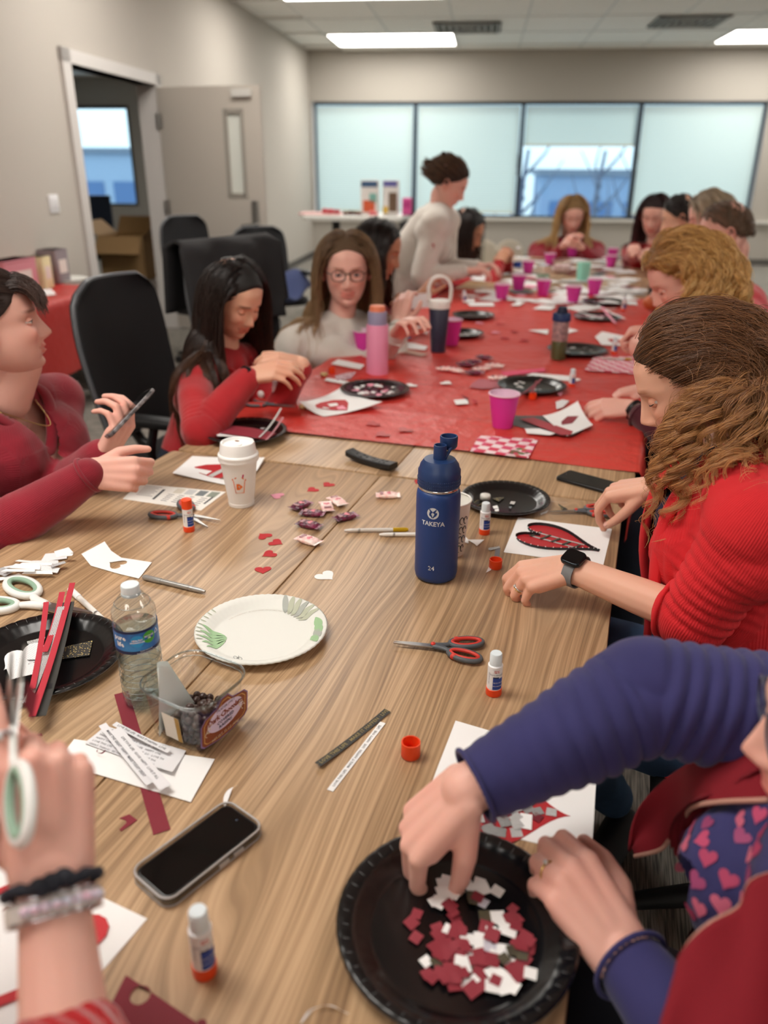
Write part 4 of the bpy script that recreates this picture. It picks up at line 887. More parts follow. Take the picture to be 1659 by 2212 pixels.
strip('paper_strip', (222, 1570), (325, 1693), .011, MATS['lettered paper white'], 'white lettered strip crossing down the half sheet, left one of the pair', 'strip', z=TZ+.010, txt='MAKE THIS GREAT · HAPPY · MAKE TODAY GREAT', tm=INK, ts=.0052, lift=(.004, 0))
strip('paper_strip', (250, 1580), (358, 1702), .016, MATS['lettered paper white'], 'white lettered strip crossing down the half sheet, right one of the pair', 'strip', z=TZ+.012, txt='LIVE YOUR LIFE · GOOD HAPPY · LOVE IT ALL', tm=INK, ts=.0052, lift=(.004, 0))
def curl(label, pts, r, mt, z=TZ, w=.004, name='paper_curl', up=.004, cat_='paper scrap', group=None):
    P = bez([on(p[0], p[1], z+.001) for p in pts], 20); c = P.mean(0); c[2] = z
    V = []; 
    for i, p in enumerate(P):
        t_ = i/19; h = up*math.sin(PI*t_); V += [(p[0], p[1], z+.0008+h), (p[0]+w*math.sin(PI*min(.97, t_+.1))*.7, p[1]+w*math.sin(PI*min(.97, t_+.1))*.7, z+.0008+h*.3+.0005)]
    o = mk(name, (np.array(V)-c, [(2*i, 2*i+1, 2*i+3, 2*i+2) for i in range(19)]), mt); o.location = c; return tag(o, label, cat_, group)
curl('thin white curved sliver behind the phone in the clear case', [(484, 1742), (483, 1725), (493, 1708), (512, 1697)], 0, WHITE, w=.008, up=.002)
curl('tiny dark red ring scrap on the half white sheet', [(211, 1618), (209, 1627), (218, 1631), (227, 1624), (226, 1617)], 0, DRED, TZ+.004, .0015)
curl('white curved paper ring at the bottom edge near the large plate', [(648, 2212), (668, 2188), (708, 2178), (752, 2190)], 0, WHITE, w=.006, up=.005)
flat('paper_scrap', [(258, 1768), (279, 1759), (297, 1772), (262, 1796), (258, 1792), (273, 1778), (272, 1772)], DRED, 'dark red notched scrap left of the long dark red strip', 'paper scrap')
flat('paper_scrap', [(170, 1863), (184, 1860), (193, 1872), (173, 1880)], DRED, 'small dark red scrap right of the black wristband', 'paper scrap')
flat('paper_scrap', [(80, 1588), (90, 1584), (92, 1590)], DRED, 'tiny dark red triangle scrap above the ringed finger', 'paper scrap')
# dark red card with punched holes (bottom left)
def holed(q, holes, mt, label, name, z, hs=.012, th=.0006, lift=(0, 0, 0, 0)):
    from mathutils.geometry import tessellate_polygon
    W_ = [on(p[0], p[1], z) for p in q]; c = np.mean(W_, axis=0); c[2] = z; loops = [[(p[0]-c[0], p[1]-c[1]) for p in W_]]
    for kind, hc, tip, s_ in holes:
        hc_ = on(*hc, z); tt = on(*tip, z); a = math.atan2(tt[1]-hc_[1], tt[0]-hc_[0])+PI/2
        P = heart(s_, 20) if kind == 'h' else [(s_*math.cos(2*PI*k/14), s_*math.sin(2*PI*k/14)) for k in range(14)]
        loops.append([(hc_[0]-c[0]+x*math.cos(a)-y*math.sin(a), hc_[1]-c[1]+x*math.sin(a)+y*math.cos(a)) for x, y in P])
    T = tessellate_polygon([[Vector((x, y, 0)) for x, y in L] for L in loops]); P = [p for L in loops for p in L]; n_ = len(P)
    V = [(x, y, 0) for x, y in P]+[(x, y, th) for x, y in P]; Fs = [tuple(t) for t in T]+[tuple(i+n_ for i in t[::-1]) for t in T]; o_ = 0
    for L in loops: k_ = len(L); Fs += [(o_+i, o_+(i+1) % k_, n_+o_+(i+1) % k_, n_+o_+i) for i in range(k_)]; o_ += k_
    o = mk(name, (np.array(V), Fs), mt, None, smooth=False); o.location = c; return tag(o, label, 'paper')
holed([(272, 2107), (470, 2240), (380, 2420), (180, 2290)], [('c', (303, 2150), (303, 2180), .010), ('h', (430, 2225), (440, 2235), .02)], DRED, 'dark red card with a punched hole at the bottom edge', 'red_card', TZ+.0012)
holed([(248, 1170), (328, 1214), (300, 1251), (262, 1243), (206, 1226), (176, 1194), (202, 1186), (226, 1172)] if False else [(226, 1170), (240, 1190), (262, 1205), (328, 1215), (300, 1250), (250, 1238), (196, 1222), (176, 1197)], [('h', (253, 1219), (229, 1213), .040)], WHITE, 'white paper with a heart shape cut out of it', 'cut_paper', TZ+.001)
# sheet at lower left with cut red heart
ws = flat('paper_sheet', [(-130, 1760), (60, 1862), (318, 1985), (150, 2180), (-260, 2160)], WHITE, 'white sheet under the forearm with bracelets, at the left edge', 'paper')
flat('paper_sheet', [(-200, 1900), (-20, 1850), (60, 1900), (190, 2180), (60, 2300), (-200, 2300)], mat('white paper 2', 'eceaea', .75), 'white sheet lying over the bracelet arm sheet, lower one', 'paper', TZ+.001)
heartflat((150, 2000), (90, 2040), mat('bright red card', 'c4242c', .6), 'red paper heart peeking out right of the bracelet forearm', TZ+.0022, size=.085)
strip('paper_strip', (-40, 1945), (50, 1900), .008, RED, 'red paper strip at the left edge above its twin', 'strip', z=TZ+.003)
strip('paper_strip', (-30, 2175), (45, 2145), .012, RED, 'red paper strip at the left edge near the knitted cuff', 'strip', z=TZ+.003)
curl('pale yellow folded paper sliver right of the bracelets', [(165, 1925), (178, 1930), (198, 1945)], 0, mat('cream paper', 'efe9c8', .7), TZ+.003, .008)
curl('dark red curl scrap left of the bracelets', [(3, 1970), (14, 1962), (24, 1966), (18, 1976)], 0, DRED, TZ+.004, .004)
# far-left plate: strips and hearts
LPZ = TZ+.012
for i, (a, b_, w, m_, lab) in enumerate([((160, 1280), (72, 1560), .010, mat('bright red strip', 'b8293a', .6), 'longest red paper strip across the plate at the left edge'), ((138, 1300), (98, 1420), .010, MATS['bright red strip'], 'short red paper strip in the left plate heap'), ((104, 1322), (72, 1500), .009, MATS['bright red strip'], 'leftmost red paper strip in the left plate heap'), ((136, 1332), (60, 1530), .012, STRIPE, 'black and white striped strip in the left plate heap'),
        ((152, 1322), (86, 1560), .020, DARKCARD, 'charcoal strip right of the striped strip in the left plate'), ((140, 1345), (100, 1500), .018, BLACKCARD, 'black strip beneath the charcoal strip in the left plate')]):
    strip('paper_strip', a, b_, w, m_, lab, 'strip', z=LPZ+.002*(6-i), lift=(.02, .01))
flat('paper_scrap', [(138, 1398), (200, 1384), (193, 1416), (134, 1424)], DOTG, 'black scrap with gold dots lying in the left plate', 'paper scrap', TZ+.0035)
flat('paper_scrap', [(58, 1386), (98, 1376), (90, 1398), (62, 1396)], CHEV, 'chevron patterned scrap in the left plate', 'paper scrap', TZ+.004)
heartflat((76, 1410), (30, 1432), DOTW, 'white paper heart with black dots in the left plate', TZ+.009, size=.06)
heartflat((50, 1445), (10, 1478), DOTW, 'lower white heart with tiny dots at the left plate rim', TZ+.014, size=.065)
heartflat((40, 1425), (5, 1450), mat('line print paper', 'e8e8ea', .7), 'plain white heart beneath the dotted ones in the left plate', TZ+.006, size=.06)
# scraps pile
rs = random.Random(11); sp_m = [WHITE, DOTW, MATS['lettered paper white'], WHITE, stripes('diagonal striped paper', 'e8e8ea', '55555a', 500, .8)]
for i, (x, y, w, h, a, k_) in enumerate([(120, 1205, .05, .04, .5, 2), (138, 1198, .035, .03, .9, 0), (98, 1222, .06, .018, .35, 1), (80, 1228, .07, .016, .3, 0), (60, 1236, .06, .02, .25, 0), (45, 1246, .07, .015, .2, 3), (20, 1250, .05, .02, .9, 0), (8, 1240, .05, .025, -.4, 4), (105, 1236, .05, .02, .1, 1), (85, 1246, .06, .014, .3, 0), (128, 1230, .03, .016, .8, 4), (150, 1212, .02, .012, .2, 0), (35, 1225, .05, .012, .6, 2), (60, 1218, .05, .01, .1, 0)]):
    p = on(x, y, TZ); z_ = TZ+.001+.0022*(i % 6); o = mk('paper_scrap', prism([(-w/2, -h/2), (w/2, -h*.35), (w*.4, h/2), (-w*.45, h*.4)], 0, .0005), sp_m[k_], None, smooth=False)
    o.location = (p[0], p[1], z_+.002); o.rotation_euler = (rs.uniform(-.12, .12), rs.uniform(-.1, .1), a)
    tag(o, 'white or lightly printed paper offcut in the scrap pile at left', 'paper scrap', 'paper offcuts in the scrap pile')
# flyer
FQ = [(299, 1045), (488, 1063), (434, 1103), (265, 1078)]
fy = thing('printed_flyer', 'printed flyer with grey colour swatches left of the coffee cup', 'flyer', np.mean([on(*p) for p in FQ], axis=0)); fw = [on(*p) for p in FQ]; fc = np.mean(fw, axis=0)
mk('sheet', prism([tuple((p-fc)[:2]) for p in fw][::-1], 0, .0006), mat('flyer paper', 'e9e6df', .6), fy, smooth=False)
def fuv(u, v, up=.0008): p = (1-u)*(1-v)*fw[0]+u*(1-v)*fw[1]+u*v*fw[2]+(1-u)*v*fw[3]-fc; return (p[0], p[1], up)
def fq(u0, u1, v0, v1, nm, m_): mk(nm, (np.array([fuv(u0, v0), fuv(u1, v0), fuv(u1, v1), fuv(u0, v1)]), [(3, 2, 1, 0)]), m_, fy, smooth=False)
for i, c in enumerate(('d3cdbd', 'c4c5c4', '70777a', '8a9184')): fq(.47+.13*i, .57+.13*i, .06, .34, 'colour_swatch', mat('swatch %d' % i, c, .6))
for j in range(4):
    for q in range(5): fq(.44+.13*j, .44+.13*j+.075-.01*((q*3+j) % 3), .42+.09*q, .445+.09*q, 'text_line', INK)
for q in range(7): fq(.10+.0*q, .30-.02*(q % 3), .10+.09*q, .12+.09*q, 'text_line', INK)
fq(.33, .36, .2, .8, 'heading_line', mat('heading ink', '3c3c40', .6)); fq(.93, .955, .3, .7, 'heading_line', MATS['heading ink'])
# craft sheet behind the coffee cup
t_, f = curled('craft_sheet', [(415, 985), (572, 988), (528, 1056), (372, 1022)], WHITE, 'curled white sheet with striped red heart behind the coffee cup', 'paper', TZ+.001, (0, .012, .0, .004), bow=.0)
onsheet(f, [(.18, .55), (.3, .38), (.55, .28), (.75, .25), (.85, .4), (.8, .6), (.7, .82), (.5, .85), (.32, .78)], RED, t_, 'heart_piece')
onsheet(f, [(.45, .82), (.52, .85), (.7, .25), (.62, .26)], mat('light grey card', 'c4c2bf', .6), t_, 'heart_stripe', .0014); onsheet(f, [(.62, .86), (.70, .84), (.85, .38), (.8, .27)], mat('taupe card', '7c6f63', .6), t_, 'heart_stripe', .0014)
onsheet(f, [(.2, .6), (.45, .62), (.42, .8), (.3, .76)], WHITE, t_, 'heart_stripe', .0014)
# white sheet with raised striped heart, in front of the cardigan woman
flat('paper_sheet', [(1119, 1118), (1322, 1143), (1303, 1222), (1088, 1193)], WHITE, 'white sheet with raised striped heart before the woman in the cardigan', 'paper')
T_ = on(1293, 1192); C0 = on(1195, 1166); S2 = float(np.linalg.norm(T_-C0))/.53
rh, ra, rc_ = hshape((1195, 1166), (1293, 1192), S2, TZ+.0008, mtl=mat('heart red card', 'b3242b', .6), wide=.62); tag(rh, 'red paper heart with upright black dotted rim and striped ribbons', 'heart')
hp2 = [(x*.62, y) for x, y in heart(S2, 48)]
V = []; 
for x, y in hp2: V += [(x, y, 0), (x*1.03, y*1.03, .007)]
k_ = len(hp2); mk('upright_rim', (np.array(V), [(2*i, (2*i+2) % (2*k_), (2*i+3) % (2*k_), 2*i+1) for i in range(k_)]), BLACKCARD, rh)
mk('rim_dots', cat(*[ell((x*1.035, y*1.035, .0075), (.0011,)*3, 6, 4) for x, y in hp2]), mat('label white ink', 'ffffff', .5), rh)
for x0 in (-.012, .012): mk('ribbon', box(x0-.0025, x0+.0025, -S2*.34, S2*.26, .001, .0018), STRIPE, rh, smooth=False)
for q in range(5):
    y_ = S2*(.22-.13*q); o = mk('gold_lettered_strip', box(-.017, .02-.004*q, -.003, .003, .0019, .0026), DARKCARD, rh, smooth=False); o.location = (0, y_, 0); o.rotation_euler = (0, 0, -.3)
    text(['MAKE IT HAPPEN', 'HELLO SUNSHINE', 'LOVE LIFE', 'SMILE', 'LIFE'][q], .0042, GOLDINK, rh, (lambda v, y_=y_, q=q: np.stack([v[:, 0]*math.cos(-.3)-v[:, 1]*math.sin(-.3)+.001, y_+v[:, 0]*math.sin(-.3)+v[:, 1]*math.cos(-.3), 0*v[:, 0]+.0029], 1)))
# small things in / around the small black plate
cp = thing('plastic_cap', 'translucent white plastic cap lying in the small black plate', 'cap', on(1048, 1078, TZ+.004)); mk('cap_shell', lathe([(0, .012), (.012, .012), (.013, .009), (.013, 0), (.011, 0), (.011, .009), (0, .010)], 20), mat('milky plastic', 'e0dfd8', .4), cp)
curl('dull brass coloured ring scrap in the small black plate', [(1022, 1088), (1032, 1082), (1042, 1088), (1030, 1094), (1022, 1088)], 0, mat('brass card', 'b6aa78', .4, metal=.4), TZ+.004, .002)
for q, m_, lab in [([(1063, 1076), (1090, 1074), (1078, 1084)], DOTG, 'gold dotted black triangle in the small black plate'), ([(1064, 1094), (1074, 1092), (1077, 1098), (1067, 1099)], WHITE, 'small white square in the small plate, upper of two'), ([(1068, 1101), (1077, 1099), (1078, 1104), (1070, 1105)], WHITE, 'small white square in the small plate, lower of two'), ([(1104, 1083), (1114, 1084), (1110, 1090), (1101, 1088)], MATS['light grey card'], 'small grey square in the small black plate'), ([(1098, 1095), (1106, 1094), (1103, 1099)], mat('swatch 2', '70777a', .6), 'small slate square in the small black plate'),
        ([(1167, 1110), (1185, 1102), (1181, 1108), (1168, 1112)], WHITE, 'white paper triangle between small plate and scissors'), ([(1205, 1088), (1226, 1100), (1214, 1102)], DOTG, 'gold dotted brown triangle by the scissors blades'), ([(1133, 1251), (1176, 1250), (1178, 1272), (1115, 1268)], DOTG, 'gold dotted black paper pinched under the ringed hand'),
        ([(1055, 1184), (1079, 1180), (1080, 1185), (1056, 1189)], STRIPE, 'short striped strip beside the glue stick'), ([(1070, 1186), (1081, 1184), (1078, 1208), (1067, 1207)], mat('mid grey card', '77757a', .6), 'short grey strip beside the orange cap'), ([(1066, 1203), (1072, 1204), (1060, 1232), (1050, 1237)], WHITE, 'short white strip beside the orange cap'), ([(1010, 1166), (1046, 1166), (1030, 1180), (1025, 1175)], WHITE, 'white triangular scrap with tiny print right of the paper cup'), ([(996, 1150), (1012, 1166), (1012, 1174), (1004, 1172), (1003, 1163)], WHITE, 'white curved scrap touching the paper cup')]:
    flat('paper_scrap', q, m_, lab, 'paper scrap', TZ+.004 if q[0][1] < 1106 and q[0][0] < 1130 else TZ+.001)
curl('thin white string like strip right of the small black plate', [(1183, 1082), (1200, 1085), (1225, 1086)], 0, WHITE, TZ, .002, up=.001)
# ================================================================= WATER BOTTLE, TUB
def waterbottle():
    P = on(315, 1512); P[2] = TZ; r = .0315; H = hz(P, 1262)-TZ; th = camang(P); t_ = thing('plastic_water_bottle', 'clear plastic water bottle with blue label and white cap', 'bottle', P)
    prof = [(0, .004), (r*.5, .002), (r*.75, 0), (r*.95, .004), (r, .012)]
    for i in range(7): z = .02+i*.0105; prof += [(r*(.97 if i not in (3, 4) else .88), z), (r*(1.0 if i not in (3, 4) else .9), z+.005)]
    zl = H*.50; prof += [(r, zl-.004), (r*.985, zl), (r*.985, zl+.048), (r*1.01, zl+.052), (r*.98, zl+.062), (r*.8, H*.86), (r*.5, H*.93), (r*.36, H*.955), (r*.36, H*.96)]
    mk('bottle_shell', lathe(prof, 48), glassmat('bottle plastic', 'f2f6f7', .04, .35), t_)
    wl = zl+.036
    mk('water', lathe([(0, .006), (r*.9, .008), (r*.93, .02)]+[(r*(.82 if .05 < z < .075 else .93), z) for z in np.arange(.03, wl, .008)]+[(r*.93, wl), (0, wl)], 32), glassmat('water', 'e3ecee', .02, .1), t_)
    ri = [tube([(rr_*math.cos(a), rr_*math.sin(a), z) for a in np.linspace(0, 2*PI, 40, endpoint=False)], .0007, 5, closed=True) for rr_, z in [(r*1.0, .022+.0105*i) for i in range(7)]+[(r*.8, H*.86)]]
    mk('moulded_ribs', cat(*ri), glassmat('rib plastic', 'dfe6e8', .08, .9), t_)
    mk('cap', lathe([(0, H), (r*.40, H), (r*.42, H-.002), (r*.42, H-.012), (r*.44, H-.0125), (r*.44, H-.016), (r*.4, H-.0165), (0, H-.0165)], 32), mat('translucent white plastic', 'dfe9ee', .3), t_, sharp=40)
    lb = mat('water label blue', '1c3f96', .4, var=('3d8fd0', 30, .3)); L0, L1 = zl+.002, zl+.040
    mk('label_wrap', patch(r*1.005, th-1.9, th+1.9, L0, L1, 48), lb, t_); mk('label_band', patch(r*1.008, th-1.9, th+1.9, L1-.004, L1, 48), NAVYINK, t_); mk('label_band', patch(r*1.008, th-1.9, th+1.9, L0, L0+.005, 48), NAVYINK, t_)
    def disc(a0, z0, rr_, m_, nm='label_disc'):
        P_ = [((r*1.012)*math.cos(a0+rr_*math.cos(t)/r), (r*1.012)*math.sin(a0+rr_*math.cos(t)/r), z0+rr_*math.sin(t)) for t in np.linspace(0, 2*PI, 20, endpoint=False)]; c_ = ((r*1.012)*math.cos(a0), (r*1.012)*math.sin(a0), z0); mk(nm, (np.array(P_+[c_]), [(i, (i+1) % 20, 20) for i in range(20)]), m_, t_)
    zc = (L0+L1)/2+.002; disc(th-.02, zc, .0098, mat('label disc blue', '2f9ad6', .4)); disc(th+.55, zc+.003, .0098, mat('label disc green', '4fae3d', .4))
    wi = MATS['label white ink']; text('HEALTHY\nHYDRATION', .0036, wi, t_, wrap(r*1.018, th-.02, zc), bold=.0001); text('RECYCLE\nME', .0036, wi, t_, wrap(r*1.018, th+.55, zc+.003), bold=.0001)
    text('pure\nlife', .011, wi, t_, wrap(r*1.014, th-.85, zc), bold=.0003); text('Learn more at\nhealthyhydration.com', .0032, wi, t_, wrap(r*1.016, th+.35, L0+.003)); text('△', .010, wi, t_, wrap(r*1.018, th+1.0, zc+.006))
waterbottle()
def tub():
    # base centre and rim from the picture
    Pb = on(412, 1585); Pb[2] = TZ; H = .083; C_ = on(428, 1450, TZ+H)
    a = on(512, 1435, TZ+H); b_ = on(375, 1398, TZ+H); c = on(318, 1478, TZ+H); d_ = on(465, 1560, TZ+H); ctr = (a+b_+c+d_)/4
    ax = (a-b_+d_-c)/2; ay = (b_-c+a-d_)/2; w = np.linalg.norm(ax); dp = np.linalg.norm(ay); ang = math.atan2(ax[1], ax[0]); w, dp = min(w, .118), min(max(dp, .095), .118); print('tub', w, dp, math.degrees(ang), ctr)
    ang += PI/2; w, dp = dp, w
    t_ = thing('plastic_tub', 'clear plastic tub with brown label half full of chocolate raisins', 'container', (ctr[0], ctr[1], TZ), ang)
    lv = [(0.0, .80, 0.02), (.003, .86, .022), (H*.25, .885, .024), (H*.9, .97, .028), (H*.93, 1.0, .03), (H, 1.03, .032), (H+.001, 1.06, .034), (H-.003, 1.07, .034)]
    V = []; k_ = 7; n_ = 4*(k_+1)
    for z, s_, r_ in lv: V += [(x, y, z) for x, y in rrect(w*s_, dp*s_, r_, k_)]
    Fs = [(i*n_+j, i*n_+(j+1) % n_, (i+1)*n_+(j+1) % n_, (i+1)*n_+j) for i in range(len(lv)-1) for j in range(n_)]+[tuple(range(n_))[::-1]]
    mk('tub_shell', (np.array(V), Fs), glassmat('tub plastic', 'fbfcfb', .05, .45), t_)
    mk('rim_bead', tube([(x, y, H) for x, y in rrect(w*1.05, dp*1.05, .033, k_)], .0016, 6, closed=True), glassmat('rib plastic', 'dfe6e8', .08, .9), t_)
    mk('rim_bead', tube([(x, y, H*.92) for x, y in rrect(w*.995, dp*.995, .03, k_)], .0009, 5, closed=True), MATS['rib plastic'], t_)
    # label on the side that faces the camera (local -y side turned right)
    lm = mat('brown tub label', '8c4a30', .45); lp = mat('lilac label oval', 'd9cdea', .5); lo = mat('gold label line', 'd9ae6a', .4)
    def side(x, z, up=.001):
        s_ = .885+(.97-.885)*(z-H*.25)/(H*.65); return (x, -dp*s_/2-up, z)
    W_ = w*.84
    out = [(-W_/2, .018), (-W_/2+.006, .012), (-.012, .006), (.012, .006), (W_/2-.006, .012), (W_/2, .018), (W_/2, .05), (W_/2-.008, .058), (.016, .062), (.006, .073), (-.006, .073), (-.016, .062), (-W_/2+.008, .058), (-W_/2, .05)]
    def poly(P, m_, nm, up): V = [side(x, z, up) for x, z in P]; V.append(side(sum(p[0] for p in P)/len(P), sum(p[1] for p in P)/len(P), up)); k2 = len(P); mk(nm, (np.array(V), [(i, (i+1) % k2, k2) for i in range(k2)]), m_, t_, smooth=False)
    poly([(x*1.05, .038+(z-.038)*1.06) for x, z in out], mat('purple label edge', '8b74a5', .5), 'label_edge', .0008); poly(out, lm, 'label', .0012); poly([(x*.92, .038+(z-.038)*.9) for x, z in out], lo, 'label_line', .0014); poly([(x*.89, .038+(z-.038)*.86) for x, z in out], lm, 'label', .0016)
    poly([(.037*math.cos(t), .042+.021*math.sin(t)) for t in np.linspace(0, 2*PI, 28, endpoint=False)], lp, 'label_oval', .0018)
    fn = lambda z0, dx=0: (lambda v: np.array([side(dx+x, z0+y, .0023) for x, y in v[:, :2]]))
    text("TRADER JOE'S", .0062, NAVYINK, t_, fn(.058)); text('Dark Chocolate', .0135, mat('brown ink', '8a3d1e', .5), t_, fn(.047), bold=.0003, spacing=.82); text('COVERED', .008, NAVYINK, t_, fn(.036), bold=.0001); text('RAISINS', .008, NAVYINK, t_, fn(.028), bold=.0001)
    text('NET WT. 15 OZ (425g)', .0058, mat('cream ink', 'f2e6d0', .5), t_, fn(.0135))
    for s_ in (-1, 1):
        for q in range(3): mk('label_scroll', tube([(side(s_*(W_*.40-.003*q)+.004*math.cos(t), .032+.005*q+.004*math.sin(t), .0022)) for t in np.linspace(0, 4.6, 10)], .0004, 5), MATS['cream ink'], t_)
    # side sticker
    V = [(-w*.45-.001, y, z) for y, z in ((-.02, .012), (.012, .012), (.012, .055), (-.02, .055))]; V = [(-w*(.885+(.085)*(z-H*.25)/(H*.65))/2-.001, y, z) for _, y, z in V]; mk('side_sticker', (np.array(V), [(0, 1, 2, 3)]), mat('cream sticker', 'efe8da', .5), t_, smooth=False)
    V2 = [(v[0]-.0006, -.02 if v[1] < 0 else -.012, v[2]) for v in V]; mk('sticker_band', (np.array(V2), [(0, 1, 2, 3)]), mat('gold sticker', 'b08a3d', .5), t_, smooth=False)
    # napkin folded inside
    R4 = Matrix.Rotation(ang, 4, 'Z'); tw = lambda p: np.array(R4 @ Vector(p))+np.array([ctr[0], ctr[1], TZ])
    nk = thing('paper_napkin', 'folded white paper napkin standing inside the tub', 'napkin', tw((-.018, .012, .03)), ang)
    for q in range(3): mk('napkin_fold', grid(8, 8, lambda u, v, q=q: ((u-.5)*.075*(1-v*.75)+.004*q-.008, .012*math.sin(u*3)+.004*q+v*.016, -.012+v*.085)), mat('napkin white', 'eef3ef', .8), nk)
    # raisins, each a thing
    rm_ = mat('dark chocolate', '3a241d', .35, bump=(200, .6, .002), coat=.2); pr = None; rz = random.Random(4); i = 0
    for lay in range(6):
        for gx in np.arange(-w*.33, w*.34, .0125):
            for gy in np.arange(-dp*.33, dp*.34, .0125):
                if lay > 1 and gy+gx*.4 > .022-.011*(lay-1): continue
                if lay > 2 and gx > .03-.012*(lay-2): continue
                if i >= 190: break
                p = tw((gx+rz.uniform(-.003, .003)+.003*(lay % 2), gy+rz.uniform(-.003, .003), .0075+lay*.0088+rz.uniform(-.001, .001)))
                if pr is None:
                    pr = mk('chocolate_raisin', ell((0, 0, 0), (.0072, .0062, .0058), 10, 7), rm_); tag(pr, 'glossy dark chocolate covered raisin in the clear tub', 'raisin', 'chocolate raisins in the tub'); o = pr
                else: o = pr.copy(); COL.objects.link(o)
                o.location = p; o.rotation_euler = (rz.uniform(0, 6), rz.uniform(0, 6), rz.uniform(0, 6)); s_ = rz.uniform(.85, 1.15); o.scale = (s_, s_, s_); i += 1
    print('raisins', i)
tub()
# ================================================================= PEOPLE: the body kit
def nrm(v): v = np.asarray(v, float); return v/(np.linalg.norm(v)+1e-12)
def remesh(m, vox, sm=6, fac=.5):
    me = bpy.data.meshes.new('t'); me.from_pydata(np.asarray(m[0]).tolist(), [], m[1]); o = bpy.data.objects.new('t', me); COL.objects.link(o)
    r = o.modifiers.new('r', 'REMESH'); r.mode = 'VOXEL'; r.voxel_size = vox; r.adaptivity = 0
    s = o.modifiers.new('s', 'SMOOTH'); s.factor = fac; s.iterations = sm
    dg = bpy.context.evaluated_depsgraph_get(); ev = o.evaluated_get(dg); e = ev.to_mesh()
    n = len(e.vertices); V = np.empty(n*3); e.vertices.foreach_get('co', V); V = V.reshape(-1, 3)
    Nn = np.empty(n*3); e.vertices.foreach_get('normal', Nn); Nn = Nn.reshape(-1, 3)
    L = np.empty(len(e.loops), int); e.loops.foreach_get('vertex_index', L); ls = np.empty(len(e.polygons), int); lt = ls.copy(); e.polygons.foreach_get('loop_start', ls); e.polygons.foreach_get('loop_total', lt)
    if (lt == 4).all(): Fs = L.reshape(-1, 4)
    else: Fs = [tuple(L[a:a+b_]) for a, b_ in zip(ls, lt)]
    ev.to_mesh_clear(); bpy.data.objects.remove(o); bpy.data.meshes.remove(me); return V, Fs, Nn
def fl(F_): return F_.tolist() if isinstance(F_, np.ndarray) else F_
NB_K = np.random.default_rng(9).normal(size=(14, 3)); NB_P = np.random.default_rng(8).uniform(0, 6.3, 14)
def noise(P, k): return sum(np.sin(P @ (NB_K[i]*k)+NB_P[i]) for i in range(14))/3.7
def tubes_nearest(P, segs):
    """for points P: index, parameter t, distance to segments (p0, p1)"""
    best = np.full(len(P), 1e9); bi = np.zeros(len(P), int); bt = np.zeros(len(P))
    for i, (a, b_, r) in enumerate(segs):
        a = np.asarray(a, float); b_ = np.asarray(b_, float); d = b_-a; L2 = d.dot(d)+1e-9; t_ = np.clip((P-a) @ d/L2, 0, 1); q = np.linalg.norm(P-(a+t_[:, None]*d), axis=1)-r
        m_ = q < best; best[m_] = q[m_]; bi[m_] = i; bt[m_] = t_[m_]
    return bi, bt, best
